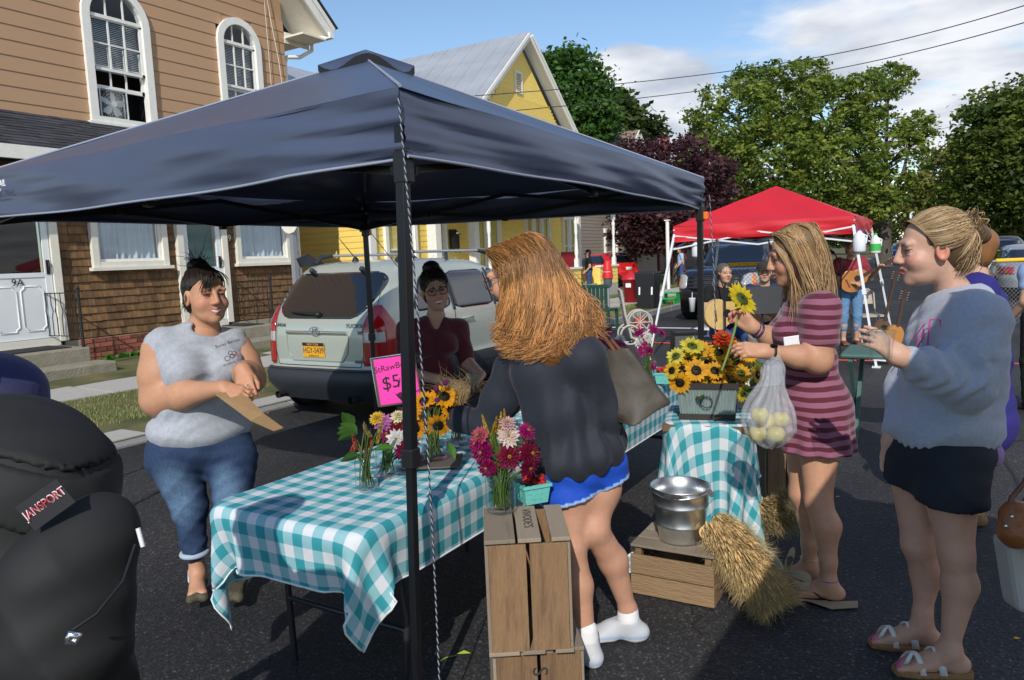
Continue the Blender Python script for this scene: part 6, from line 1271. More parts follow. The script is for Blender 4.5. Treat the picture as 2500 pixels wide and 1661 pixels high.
# the seller behind the tables
def woman_seller():
 d0=4.85;J=lambda x,y,dd=0.0:P3(D(x,y,d0+dd));b=D(1060,1150,d0);base=Vector((b.x,b.y,0))
 T=person('smiling seller with glasses and a dark bun in a maroon V-neck top',base)
 sk=(.50,.30,.215);fw=away(172);fh=away(166);hs=1.1
 hc=J(1062,708,.0);nk=J(1064,778,.03);ch=J(1060,830,.03);pe=J(1064,1000,.05)
 sR,eR,wR=J(995,805,.0),J(985,905,.0),J(1085,932,-.2);sL,eL,wL=J(1118,805,.05),J(1140,885,.05),J(1175,915,-.15)
 S=SDF();B,W=head(S,hc,P3(fh)-vn(0,0,.05),P3(U0)-P3(R0)*.12,hs,1.0);S.cap(hc+B@vn(0,-.02,-.06),nk,.05,.055);S.cap(nk,ch,.06,.12)
 V,F=S.mesh(.004);parts=[(V,F,paintcol(V,sk,face_paint(W,B,hs,(.5,.1,.11),(.03,.02,.015),(.55,.26,.2),1.0,True)))]
 S=SDF();S.chain([eR,wR],[.045,.028],.03);S.chain([eL,wL],[.045,.028],.03);hand(S,wR,J(1122,935,-.25)-wR,P3(U0),-1,(.4,)*4);hand(S,wL,J(1150,940,-.25)-wL,P3(U0),1,(.5,)*4);S.cap(eR,sR,.045,.05);S.cap(eL,sL,.045,.05);S.cap(sR,sL,.05,.05);S.cap(ch,sR,.05)
 for hx in(1030,1095):S.chain([J(hx,1000,.05),vn(*P3(J(hx,1040,.05))[:2],.45),vn(*P3(J(hx,1040,.05))[:2],.06)],[.09,.06,.04])
 V,F=S.mesh(.006);parts.append((V,F,paintcol(V,sk,[])));assemble(T,parts);eyes('eye',W,B,hs,T,(0,1,0),(.05,.03,.02),True,tuple(np.array(sk)*.85),.002)
 for s in(-1,1):
  tubes('glasses_rim',[W(s*.033+.027*math.cos(a),.104,.0+.021*math.sin(a))for a in np.linspace(0,6.28,20)[:-1]],.0026,'iron_black',T,5,True);tubes('glasses_arm',[W(s*.06,.1,.008),W(s*.078,.0,.008)],.002,'iron_black',T,5)
 tubes('glasses_bridge',[W(-.008,.108,.004),W(.008,.108,.004)],.0024,'iron_black',T,5)
 S=SDF();w=dict(hip=(.165,.13,.12),waist=(.135,.115,.16),chest=(.155,.115,.13),bust=(.075,.085,-.02,.078));Bt=torso_sdf(S,pe+vn(0,0,.02),ch,nk-vn(0,0,.05),fw,w,.06)
 for(a,e_)in((sR,eR),(sL,eL)):S.cap(ch+vn(0,0,.07),a,.075,.072,k=.05);S.cap(a,e_,.07,.056,k=.03)
 S.cap(nk+vn(0,0,.0),nk+vn(0,0,.1),.06,.075,k=.01,sub=True);S.cap(nk+Bt@vn(0,.09,.02),nk+Bt@vn(0,.15,-.10),.06,.012,k=.012,sub=True)
 V,F=S.mesh(.008,lambda P:noise_fold(P,40,.003,2.),[(pe-vn(0,0,.1),-U0)]);npmesh('top',V,F,'maroon_knit',T)
 S=SDF();S.ell(pe-vn(0,0,.05),(.17,.13,.13),Bt,.05)
 for hx in(1030,1095):S.chain([J(hx,1000,.05),vn(*P3(J(hx,1040,.05))[:2],.45),vn(*P3(J(hx,1040,.05))[:2],.08)],[.095,.068,.05])
 V,F=S.mesh(.01);npmesh('trousers',V,F,'shorts_navy',T)
 for hx in(1030,1095):S=SDF();foot(S,vn(*P3(J(hx,1040,.05))[:2],.09),fw,1.15,False);V,F=S.mesh(.01,None,[(vn(0,0,.09),U0)]);npmesh('shoe',V,F,'rubber_black',T)
 hair=SDF();e=lambda p,r,k=.02,sub=False:hair.ell(W(*p),np.array(r)*hs,B,k,sub)
 e((0,-.026,.038),(.085,.104,.094));e((0,-.045,-.03),(.076,.06,.07),.03);e((.0,-.02,.135),(.052,.045,.04),.02);e((0,.115,-.04),(.068,.08,.1),.012,True)
 V,F=hair.mesh(.006,lambda P:.002*np.sin(P@B[:,0]*400));npmesh('hair',V,F,'hair',T,np.tile((.012,.008,.006),(len(V),1)))
 paths=[]
 for i in range(300):
  a=RNG.uniform(-1.6,1.6);s0=vn(.08*math.sin(a),.055*math.cos(a)+.015,.09-.06*abs(math.sin(a))**2);s2=vn(0,-.02,.13)+RNG.normal(0,.02,3);paths.append([W(*q)for q in scalp(bez(s0,(s0+s2)*.62,s2,10),(0,-.026,.038),(.087,.106,.096),1.01)])
 strands('hair_strands',paths,RNG.uniform(.001,.0018,len(paths)),np.array((.016,.011,.008))*RNG.uniform(.5,2,(len(paths),1)),T)
 tubes('necklace',bez(W(-.05,.0,-.14),nk+Bt@vn(0,.16,-.16),W(.05,.0,-.14),14),.0012,'silver',T,4)
 q=MB();fm=frame(Vector(J(1152,921,-.27)),R0*.97-U0*.15,U0*.9-F0*.4);q.box((0,0,0),(.075,.05,.001));o=q.build('banknote',M('note',(.42,.44,.32),.8,col2=(.2,.24,.16),scale=60),T);o.data.transform(fm)
woman_seller()
# vehicles: a body defined by its plan outline at every height
M('paint_sage',(.42,.46,.41),.28,metal=.3,coat=.8);M('paint_truck',(.016,.022,.042),.25,metal=.2,coat=.8);M('paint_red',(.55,.015,.015),.25,coat=.8);M('paint_blue',(.02,.035,.12),.22,metal=.4,coat=.8);M('paint_silver',(.40,.42,.44),.3,metal=.5,coat=.6);M('paint_dark',(.03,.032,.036),.3,coat=.6);M('paint_maroon',(.2,.02,.03),.3,coat=.6)
M('car_glass',(.006,.008,.012),.04,spec=.8,coat=1.0);M('cladding',(.028,.032,.040),.5,bump=.03,bscale=200);M('tyre',(.012,.012,.012),.85);M('rim',(.45,.46,.47),.3,metal=.9);M('chrome',(.8,.8,.82),.08,metal=1);M('lamp_red',(.35,.006,.008),.12,coat=1.0,spec=.7);M('lamp_clear',(.4,.4,.4),.15,coat=1.0);M('lamp_amber',(.8,.2,.02),.2,coat=1);M('plate_gold',(.72,.36,.02),.5);M('plate_white',(.7,.7,.65),.5);M('badge',(.25,.26,.27),.3,metal=.8);M('seam_dark',(.012,.012,.013),.8)
class Car:
 def __init__(s,prof,n=5.0):s.p=np.array(prof,float);s.n=n
 def at(s,z):return[np.interp(z,s.p[:,0],s.p[:,k])for k in(1,2,3)]
 def rear(s,y,z,off=0.0):
  r,f,w=s.at(z);c,a=(r+f)/2,(f-r)/2;return Vector((c-a*max(0,1-(min(abs(y)/w,1))**s.n)**(1/s.n)-off,y,z))
 def front(s,y,z,off=0.0):
  r,f,w=s.at(z);c,a=(r+f)/2,(f-r)/2;return Vector((c+a*max(0,1-(min(abs(y)/w,1))**s.n)**(1/s.n)+off,y,z))
 def side(s,x,z,sg=1,off=0.0):
  r,f,w=s.at(z);c,a=(r+f)/2,(f-r)/2;return Vector((x,sg*(w*max(0,1-(min(abs(x-c)/a,1))**s.n)**(1/s.n)+off),z))
 def body(s,name,mat,par,zs,mat2=None,zsplit=0,nth=72):
  V=[];rows=len(zs)
  for z in zs:
   r,f,w=s.at(z);c,a=(r+f)/2,(f-r)/2
   for j in range(nth):
    t=2*math.pi*j/nth;ct,st=math.cos(t),math.sin(t);e=2/s.n;V.append((c+a*math.copysign(abs(ct)**e,ct),w*math.copysign(abs(st)**e,st),z))
  F=[(i*nth+j,i*nth+(j+1)%nth,(i+1)*nth+(j+1)%nth,(i+1)*nth+j)for i in range(rows-1)for j in range(nth)]
  q=MB();q.add(V,F,0,True)
  for k,f in enumerate(F):
   if mat2 and zs[k//nth]<zsplit:q.m[k]=1
  q.add([V[(rows-1)*nth+j]for j in range(nth)],[tuple(range(nth))],0,True);q.add([V[j]for j in range(nth)],[tuple(range(nth-1,-1,-1))],1 if mat2 else 0)
  o=q.build(name,[mat]+([mat2]if mat2 else[]),par,world=False);return o
 def patch(s,name,mat,par,which,z0,z1,lim,off=.004,sg=1,n=14,m=14):
  V=[]
  for i in range(n+1):
   t=i/n;z=lerp(z0,z1,t);a,b=lim(t)
   for j in range(m+1):
    q=lerp(a,b,j/m);V.append(s.rear(q,z,off)if which=='r' else s.front(q,z,off)if which=='f' else s.side(q,z,sg,off))
  mb=MB();mb.add(V,[(i*(m+1)+j,i*(m+1)+j+1,(i+1)*(m+1)+j+1,(i+1)*(m+1)+j)for i in range(n)for j in range(m)],0,True);o=mb.build(name,mat,par,world=False,fixn=True);sm=o.modifiers.new('s','SOLIDIFY');sm.thickness=.006;sm.offset=0;return o
def rl(a,b,r=.12):
 def f(t):
  k=0
  if t<r:k=1-math.sqrt(max(0,1-((r-t)/r)**2))
  if t>1-r:k=1-math.sqrt(max(0,1-((t-1+r)/r)**2))
  a2,b2=(a(t),b(t))if callable(a)else(a,b);d=k*min(.12,(b2-a2)*.3);return a2+d,b2-d
 return f
def wheel(par,x,y,r=.34,w=.22,spokes=5,detail=True):
 wh=bpy.data.objects.new('wheel',None);COL.objects.link(wh);wh.parent=par;rot=Matrix.Rotation(R(90),3,'X');sg=1 if y>0 else-1
 q=MB();q.lathe([(r*.62,-w/2),(r*.9,-w/2),(r,-w*.36),(r,w*.36),(r*.9,w/2),(r*.62,w/2)],(x,y,r),28,rot=rot);q.build('tyre','tyre',wh,world=False)
 q=MB();q.cyl((x,y+sg*w*.36,r),(x,y+sg*w*.3,r),r*.62,n=24)
 if detail:
  for k in range(spokes):a=2*math.pi*k/spokes;q.beam((x,y+sg*w*.42,r),(x+r*.58*math.cos(a),y+sg*w*.42,r+r*.58*math.sin(a)),.05,.03,up=(0,1,0))
 q.build('rim','rim',wh,world=False);return wh
 # silver-green SUV
def suv():
 T=thing('parked_suv','pale sage green SUV parked at the kerb with its rear towards the tables','car',(5.36,5.62,0))
 prof=[(.22,.12,4.2,.80),(.34,.04,4.30,.88),(.42,.0,4.33,.905),(.50,.0,4.34,.91),(.55,.03,4.32,.905),(.58,.085,4.30,.895),(.85,.09,4.27,.895),(.98,.10,4.2,.885),(1.06,.13,3.6,.87),(1.12,.165,3.28,.85),(1.25,.25,3.0,.80),(1.40,.36,2.72,.745),(1.52,.46,2.48,.69),(1.60,.56,2.2,.63),(1.635,.72,1.95,.54),(1.655,1.0,1.6,.35)]
 c=Car(prof,8);zs=[.22,.28,.34,.38,.42,.46,.5,.53,.55,.565,.58,.65,.72,.8,.88,.95,1.0,1.04,1.08,1.12,1.18,1.25,1.32,1.40,1.46,1.52,1.57,1.6,1.62,1.635,1.648,1.655]
 c.body('body','paint_sage',T,zs,'cladding',.565,120)
 c.patch('rear_window','car_glass',T,'r',1.07,1.53,rl(lambda t:-.56-.12*math.sin(t*2.2),lambda t:.56+.12*math.sin(t*2.2),.3),.006,n=20,m=24)
 hl=thing_part0('tailgate',T)
 q=MB()
 for sg in(-1,1):q.tube([c.rear(sg*y,z,.0015)for y,z in((.58,.59),(.645,.8),(.68,1.0),(.70,1.15),(.66,1.35),(.6,1.5))],.004,5)
 q.tube([c.rear(y,.585,.0015)for y in np.linspace(-.58,.58,12)],.004,5);q.build('gate_seam','seam_dark',hl,world=False)
 c.patch('plate_recess','paint_sage',hl,'r',.64,.86,lambda t:(-.36-.02*t,.36+.02*t),-.012)
 q=MB();q.tube([c.rear(y,z,.001)for y,z in((-.44,.9),(-.42,.72),(-.35,.635),(.35,.635),(.42,.72),(.44,.9))],.006,6);q.build('recess_edge',M('paint_sage_dk',(.25,.28,.25),.35,metal=.3),hl,world=False)
 pl=thing_part0('licence_plate',T);p=c.rear(.0,.75,.012);p.y=.045
 fm=frame(p,(0,-1,0),(-.06,0,1));q=MB();q.box((0,0,0),(.305,.155,.004));o=q.build('plate','plate_gold',pl,world=False,bevel=.002);o.data.transform(fm)
 q=MB();q.box((0,.058,.0025),(.30,.036,.002));o=q.build('plate_band',M('plate_navy',(.012,.018,.05),.5),pl,world=False);o.data.transform(fm)
 text_mesh('plate_text','NEW YORK',.032,'plate_gold',fm@Matrix.Translation((0,.057,.0045)),pl,.0005,world=False);text_mesh('plate_text','HGY-5439',.086,'plate_navy',fm@Matrix.Translation((0,-.008,.003))@Matrix.Diagonal((.78,1,1,1)),pl,.0008,world=False);text_mesh('plate_text','EMPIRE STATE',.022,'plate_navy',fm@Matrix.Translation((0,-.064,.003)),pl,.0006,world=False)
 q=MB();V=[]
 for y in np.linspace(-.43,.43,16):q_=c.rear(y,.93,.012);V.append(q_)
 q.tube(V,.018,8);q.build('chrome_strip','chrome',T,world=False)
 em=thing_part0('emblem',T);p=c.rear(.0,.95,.03);fm=frame(p,(0,-1,0),(0,0,1));q=MB();q.tube([fm@Vector((.068*math.cos(a),.038*math.sin(a),.004))for a in np.linspace(0,6.28,25)[:-1]],.006,6,closed=True);q.tube([fm@Vector(v)for v in((-.03,-.028,.004),(-.02,.03,.004))],.006,5);q.tube([fm@Vector(v)for v in((.02,-.03,.004),(.03,.028,.004))],.006,5);q.tube([fm@Vector(v)for v in((-.026,-.004,.004),(0,.006,.004),(.026,.004,.004))],.005,5);q.build('emblem_ring','chrome',em,world=False)
 def badge(t,y,z,sz):p=c.rear(y,z,.006);d=c.rear(y-.05,z,.006)-p;text_mesh('badge_text',t,sz,'badge',frame(p,d,(0,0,1)),T,.003,.2,world=False)
 badge('TUCSON',-.52,1.0,.058);badge('V6',-.58,.93,.055);badge('HYUNDAI',.57,1.0,.05);badge('4WD',-.56,.64,.05)
 for sg in(-1,1):
  tl=thing_part0('tail_light',T)
  def lim(t,sg=sg):o=.665+.01*t;i_=.86-.10*max(0,(t-.5)*2)**2;return(o,.895)if 0 else(o+.03*max(0,t-.6),c.at(.72+t*.5)[2]-.002)
  V=[];n,m=18,14
  for i in range(n+1):
   t=i/n;z=.60+.60*t;r_,f_,w_=c.at(z);k=1-max(0,(t-.55)/.45)**2.2
   for j in range(m+1):
    s=j/m
    ang0=.22+.22*(1-k);ang1=.98-.35*(1-k);th=lerp(ang0,ang1,s)*1.0;e=2/c.n;ct,st=math.cos(th),math.sin(th);cc,aa=(r_+f_)/2,(f_-r_)/2;V.append((cc-aa*abs(ct)**e-.006,sg*(w_*abs(st)**e+.006),z))
  q=MB();q.add(V,[(i*(m+1)+j,i*(m+1)+j+1,(i+1)*(m+1)+j+1,(i+1)*(m+1)+j)for i in range(n)for j in range(m)],0,True)
  for k_,f in enumerate(q.f):
   row=k_//m;col=k_%m
   if 7<=row<=9 and col<9:q.m[k_]=1
  o=q.build('lens',['lamp_red','lamp_clear'],tl,world=False,fixn=False);sm=o.modifiers.new('s','SOLIDIFY');sm.thickness=.012
 q=MB();V=[c.rear(y,.57,-.02)for y in np.linspace(-.85,.85,20)];V2=[c.rear(y,.55,.012)for y in np.linspace(-.85,.85,20)];q.add(V+V2,[(i,i+1,21+i,20+i)for i in range(19)],0,True);q.build('bumper_step','cladding',T,world=False)
 for y in(-.52,.52):q=MB();q.tube([(.1,y,.27),(-.02,y,.27)],[.036,.038],14,caps=False);q.cyl((.02,y,.27),(.03,y,.27),.033,n=14);q.build('exhaust_tip','steel_dark',T,world=False)
 for sg in(-1,1):
  c.patch('quarter_window','car_glass',T,'s',1.10,1.49,rl(lambda t:.62+.30*t,lambda t:1.30+.02*t,.2),.005,sg);c.patch('rear_door_window','car_glass',T,'s',1.08,1.50,rl(lambda t:1.37+.02*t,lambda t:2.16,.08),.005,sg);c.patch('front_door_window','car_glass',T,'s',1.07,1.50,rl(lambda t:2.22,lambda t:3.10-.62*t,.08),.005,sg)
  for a,b in((1.32,1.36),(2.17,2.21)):c.patch('pillar','cladding',T,'s',1.07,1.51,lambda t,a=a,b=b:(a+.02*t,b+.02*t),.006,sg,m=2)
  q=MB()
  for pts in([(2.19,.45),(2.19,1.06)],[(1.34,1.06),(1.30,.80),(1.18,.62)],[(3.15,.45),(3.2,.95)],[(1.3,.44),(3.15,.44)]):q.tube([c.side(x,z,sg,.0015)for(x,z)in[(lerp(p0[0],p1[0],t),lerp(p0[1],p1[1],t))for p0,p1 in zip(pts[:-1],pts[1:])for t in(0,.25,.5,.75,1)]],.004,5)
  q.build('door_seam','seam_dark',T,world=False)
  for x in(1.47,2.36):q=MB();q.tube([c.side(x-.02,.965,sg,.0),c.side(x,.965,sg,.03),c.side(x+.16,.967,sg,.03),c.side(x+.18,.967,sg,.0)],.013,8);q.build('door_handle','paint_sage',T,world=False)
  y=sg*.60;q=MB();q.tube([(.72,y,1.63),(.82,y,1.705),(1.0,y,1.72)],[.03,.03,.022],8);q.tube([(2.25,y,1.72),(2.5,y,1.69),(2.65,y,1.60)],[.022,.03,.03],8);q.tube([(1.6,y,1.62),(1.6,y,1.71)],.02,8);q.build('rail_foot','cladding',T,world=False)
  q=MB();q.cyl((.95,y,1.72),(2.3,y,1.72),.016,n=8);q.build('roof_rail',M('rail_silver',(.6,.61,.62),.35,metal=.7),T,world=False)
  wheel(T,.82,sg*.80);wheel(T,3.42,sg*.80)
  q=MB();q.ball(c.side(2.95,1.12,sg,.1),(.06,.1,.08),12);q.build('door_mirror','paint_sage',T,world=False)
  for x in(.82,3.42):
   q=MB();V=[];
   for a in np.linspace(0,math.pi,20):V+=[c.side(x+.40*math.cos(a),.34+.40*math.sin(a),sg,.008),c.side(x+.52*math.cos(a),.34+.52*math.sin(a),sg,.006)]
   q.add(V,[(2*i,2*i+1,2*i+3,2*i+2)for i in range(19)],0,True);q.build('wheel_arch','cladding',T,world=False,fixn=False)
   q=MB();q.cyl((x,sg*.93,.34),(x,sg*.90,.34),.385,n=24);q.build('wheel_well','seam_dark',T,world=False)
 c.patch('windscreen','car_glass',T,'f',1.12,1.56,lambda t:(-.68+.08*t,.68-.08*t),.004)
 q=MB();q.tube([c.rear(.03,1.115,.03),c.rear(.30,1.13,.028),c.rear(.40,1.135,.026)],[.022,.016,.009],8);q.ball(c.rear(.0,1.11,.03),.035,10);q.build('rear_wiper','plastic_black',T,world=False)
 for y in(-.36,.36):q=MB();p=c.rear(y,1.545,.03);q.box(p,(.10,.05,.05),Matrix.Rotation(R(35),3,'Y'));q.build('hatch_hinge','cladding',T,world=False,bevel=.012)
 q=MB();q.lathe([(.045,0),(.03,.04),(.012,.06)],(.85,.1,1.635),12);q.tube([(.85,.1,1.68),(.6,.12,1.93)],[.006,.003],6);q.build('antenna','plastic_black',T,world=False)
 q=MB();pts=[(.52,.62,1.60),(.9,.62,1.62),(.62,.62,1.75),(.45,.6,1.70)];q.prism(pts,(0,-1,0),.03);q.build('rail_end','cladding',T,world=False)
 return T
def thing_part0(name,par):
 o=bpy.data.objects.new(name,None);COL.objects.link(o);o.parent=par;o.empty_display_size=.1;return o
suv()
# plainer cars standing further off
def car(label,loc,rotz,paint,kind='sedan',group=None,plate='plate_white'):
 T=thing('parked_car',label,'car',loc,rotz,group)
 if kind=='sedan':prof=[(.2,.1,4.4,.78),(.35,.0,4.5,.86),(.6,.0,4.5,.88),(.75,.06,4.42,.87),(.9,.12,4.2,.84),(.95,.5,3.3,.80),(1.1,.8,2.95,.72),(1.28,1.15,2.55,.64),(1.38,1.4,2.2,.55),(1.42,1.6,2.0,.4)];gz=(.96,1.33);gw=(.75,3.15);zw=(.98,1.32)
 elif kind=='hatch':prof=[(.2,.1,4.1,.78),(.35,.0,4.2,.86),(.65,.0,4.2,.88),(.9,.08,4.1,.86),(1.0,.14,3.3,.82),(1.15,.3,2.95,.74),(1.32,.55,2.5,.66),(1.42,.8,2.2,.56),(1.46,1.1,1.8,.4)];gw=(.6,3.05);zw=(1.02,1.36)
 else:prof=[(.25,.1,4.5,.82),(.4,.0,4.6,.9),(.8,.0,4.6,.92),(1.0,.08,4.4,.9),(1.1,.12,3.5,.86),(1.3,.25,3.1,.8),(1.5,.4,2.7,.72),(1.64,.6,2.3,.6),(1.68,.9,1.9,.4)];gw=(.6,3.1);zw=(1.12,1.56)
 c=Car(prof,4.5);zs=sorted(set([p[0]for p in prof]+list(np.linspace(prof[0][0],prof[-1][0],16))));c.body('body',paint,T,zs,'cladding',.33,48)
 c.patch('rear_window','car_glass',T,'r',zw[0],zw[1],rl(-.58,.58,.15),.006,n=8,m=10);c.patch('windscreen','car_glass',T,'f',zw[0],zw[1],rl(-.64,.64,.12),.006,n=8,m=10)
 for sg in(-1,1):
  c.patch('side_window','car_glass',T,'s',zw[0],zw[1],rl(lambda t:gw[0]+.45*t,lambda t:gw[1]-.55*t,.1),.006,sg,8,12)
  for x in(.8,3.45 if kind!='hatch' else 3.25):wheel(T,x,sg*.76,.32,.2,5,True)
  q=MB();q.ball(c.side(gw[1]-.25,zw[0]+.06,sg,.09),(.06,.09,.06),10);q.build('door_mirror',paint,T,world=False)
  c.patch('tail_light','lamp_red',T,'r',.68,.92,lambda t,sg=sg:(sg*.52,sg*.82),.008,n=4,m=6);c.patch('headlight','lamp_clear',T,'f',.62,.78,lambda t,sg=sg:(sg*.48,sg*.80),.008,n=4,m=6)
 c.patch('grille','plastic_black',T,'f',.42,.62,lambda t:(-.36,.36),.008,n=3,m=6)
 for w in 'rf':c.patch('licence_plate',plate,T,w,.5 if w=='f' else .72,.62 if w=='f' else .84,lambda t:(-.16,.16),.014,n=2,m=2)
 return T
def along(u,v,away_=True):return(u,v,rz(u)),0.0 if away_ else math.pi
p=PV(1508,690,11.4);car('bright red hatchback parked in the driveway beside the yellow porch',(29.3,11.7,.22),R(62),'paint_red','hatch',plate='plate_white')
def far(px,py,label,paint,kind,towards=False,lane=None,dist=None):
 g=G(px,py);u,v=g.x,g.y;z=0
 if u>30:
  d=RAY(px,py);
  for _ in range(20):
   t=(rz(u)-CAMH)/d.z if d.z<-1e-4 else 60;u=min((CAM+d*t).x,130)
  v=(CAM+d*(u/d.x)).y
 return car(label,(u,v,rz(u)),math.pi if towards else 0.0,paint,kind)
far(2205,638,'dark blue saloon coming down the street beyond the red canopy','paint_blue','sedan',True)
far(2238,612,'silver estate car parked behind the dark blue saloon','paint_silver','suv',True)
car('silver saloon with red tail light behind the yellow topped barrier',(22.5,-1.85,0),R(4),'paint_silver','sedan')
car('grey estate car with red lights parked ahead of the silver saloon',(29,-1.3,0),R(2),'paint_dark','suv')
car('white pale pickup-like car facing away between the grey estate and red car',(37.5,-.4,0),R(2),'paint_silver','suv')
car('dark red estate car parked further up the right side',(47,-.7,rz(47)),0,'paint_maroon','suv')
car('black car furthest up the right side under the trees',(58,.2,rz(58)),0,'paint_dark','suv')
car('orange red hatchback parked under the trees past the musicians',(45,8.6,.25),R(95),'paint_red','hatch')
car('silver blue saloon with its mirror showing behind the singing woman',(25.5,4.7,0),0,'paint_silver','sedan')
# dark blue pickup
def pickup():
 T=thing('pickup_truck','dark blue pickup truck facing the musicians','pickup',(22.0,4.55,0),math.pi)
 prof=[(.35,.05,5.5,.86),(.5,.0,5.62,.98),(.8,.0,5.66,1.0),(.95,.02,5.6,1.0),(1.12,.05,5.5,.97),(1.18,.05,5.3,.95),(1.22,1.75,4.15,.93),(1.4,1.8,3.85,.86),(1.65,1.9,3.5,.78),(1.82,2.05,3.2,.7),(1.88,2.3,2.9,.5)]
 c=Car(prof,6);zs=[.35,.42,.5,.65,.8,.88,.95,1.04,1.12,1.16,1.18,1.2,1.22,1.3,1.4,1.5,1.65,1.75,1.82,1.86,1.88];c.body('body','paint_truck',T,zs,'plastic_black',.6,60)
 c.patch('windscreen','car_glass',T,'f',1.26,1.74,rl(-.78,.78,.1),.008,n=8,m=12);c.patch('grille','plastic_black',T,'f',.72,1.08,rl(-.58,.58,.1),.012,n=8,m=8)
 for k in range(4):q=MB();z=.78+k*.085;q.tube([c.front(y,z,.02)for y in np.linspace(-.56,.56,8)],.014,6);q.build('grille_bar','cladding',T,world=False)
 c.patch('bumper','plastic_black',T,'f',.42,.68,rl(-.96,.96,.1),.05,n=6,m=14)
 for sg in(-1,1):
  c.patch('headlight','lamp_clear',T,'f',.74,1.08,rl(*((.62,.93)if sg>0 else(-.93,-.62)),.1),.012,n=6,m=6);c.patch('turn_signal','lamp_amber',T,'s',.80,1.06,lambda t:(5.38,5.5),.012,sg,3,3)
  c.patch('side_window','car_glass',T,'s',1.26,1.72,rl(lambda t:1.95+.2*t,lambda t:3.9-.5*t,.1),.008,sg,8,10)
  for x in(1.0,4.6):wheel(T,x,sg*.86,.40,.26)
  q=MB();p=c.side(3.75,1.3,sg,.22);q.box(p,(.12,.3,.24));q.build('door_mirror','plastic_black',T,world=False,bevel=.02)
 q=MB();q.tube([(5.6,-.3,1.0),(5.62,0,1.0)],.01,4)
 return T
pickup()
# trees
def leaf_mat(name):
 m=bpy.data.materials.new(name);m.use_nodes=True;MATS[name]=m;nt=m.node_tree;b=nt.nodes['Principled BSDF'];N=nt.nodes.new;L=nt.links.new
 a=N('ShaderNodeAttribute');a.attribute_name='Col';L(a.outputs['Color'],b.inputs['Base Color']);b.inputs['Roughness'].default_value=.55;b.inputs['Specular IOR Level'].default_value=.3
 t=N('ShaderNodeBsdfTranslucent');L(a.outputs['Color'],t.inputs[0]);x=N('ShaderNodeMixShader');x.inputs[0].default_value=.38;L(b.outputs[0],x.inputs[1]);L(t.outputs[0],x.inputs[2]);L(x.outputs[0],nt.nodes['Material Output'].inputs[0])
leaf_mat('leaf');M('bark',(.09,.075,.058),.95,var=.3,scale=6,stretch=(3,3,.6),bump=.6,bscale=14)
def leaves(name,C,size,cols,par,up=.35):
 n=len(C);a=RNG.normal(size=(n,3));a[:,2]*=.6;a/=np.linalg.norm(a,axis=1,keepdims=True);r=RNG.normal(size=(n,3));b=np.cross(a,r);b/=np.linalg.norm(b,axis=1,keepdims=True);s=size*RNG.uniform(.6,1.35,(n,1))
 V=np.stack([C-a*s,C+b*s*.5-a*s*.1,C+a*s,C-b*s*.5-a*s*.1],1).reshape(-1,3);F=np.arange(4*n).reshape(-1,4);return npmesh(name,V,F,'leaf',par,np.repeat(cols,4,0),False)
def tree(name,label,base,height,lobes,col,nleaf,leaf,trunk_r=.3,col2=None,group=None,clump=.75,per=26,dark=.55,ncl=None):
 base=Vector(base);T=thing(name,label,'tree',base,0,group);b0=np.array(base);q=MB();ctrs=[]
 fork=b0+vn(0,0,height*.22);q.tube([tuple(b0-vn(0,0,.1)),tuple(b0+vn(.03,.02,height*.1)),tuple(fork)],[trunk_r*1.25,trunk_r,trunk_r*.85],10);br=MB();tips=[]
 for(o,r)in lobes:
  c=b0+np.array(o);mid=fork*.45+c*.55+RNG.normal(0,.25,3);br.tube([tuple(fork),tuple(fork*.7+mid*.3+vn(0,0,.4)),tuple(mid),tuple(c)],[trunk_r*.6,trunk_r*.42,trunk_r*.28,trunk_r*.14],7)
  for k in range(5):
   d=RNG.normal(size=3);d[2]=abs(d[2])*.6;d/=np.linalg.norm(d);e=c+d*np.array(r)*.85;br.tube([tuple(mid*.3+c*.7),tuple((c+e)/2+RNG.normal(0,.15,3)),tuple(e)],[trunk_r*.16,trunk_r*.1,trunk_r*.03],5)
 q.build('trunk','bark',T);br.build('branches','bark',T)
 tot=sum(r[0]*r[1]+r[1]*r[2]+r[0]*r[2]for _,r in lobes);C=[];K=[]
 for(o,r)in lobes:
  nl=int(nleaf*(r[0]*r[1]+r[1]*r[2]+r[0]*r[2])/tot);nc=max(6,nl//per);d=RNG.normal(size=(nc,3));d/=np.linalg.norm(d,axis=1,keepdims=True);rad=RNG.uniform(.45,1.06,(nc,1))**.6;cc=b0+np.array(o)+d*rad*np.array(r);k=RNG.uniform(0,1,nc)
  g=RNG.normal(size=(nc,per,3))*np.array((clump,clump,clump*.6))*RNG.uniform(.5,1.2,(nc,1,1));C.append((cc[:,None]+g*.55).reshape(-1,3));K.append(np.repeat(k,per))
 C=np.concatenate(C);K=np.concatenate(K)[:,None];c1=np.array(col);c2=np.array(col2 if col2 else[x*1.5 for x in col]);cols=(c1*(1-K)+c2*K)*RNG.uniform(.7,1.3,(len(C),1));keep=C[:,2]>.3;leaves('crown',C[keep],leaf,cols[keep],T);return T
def lob(px,py,dep,rx,rz_,base,ry=None):
 p=P3(D(px,py,dep))-np.array(base);return(tuple(p),(rx,ry if ry else rx,rz_))
b=D(2160,560,46);b=(b.x,b.y,.2)
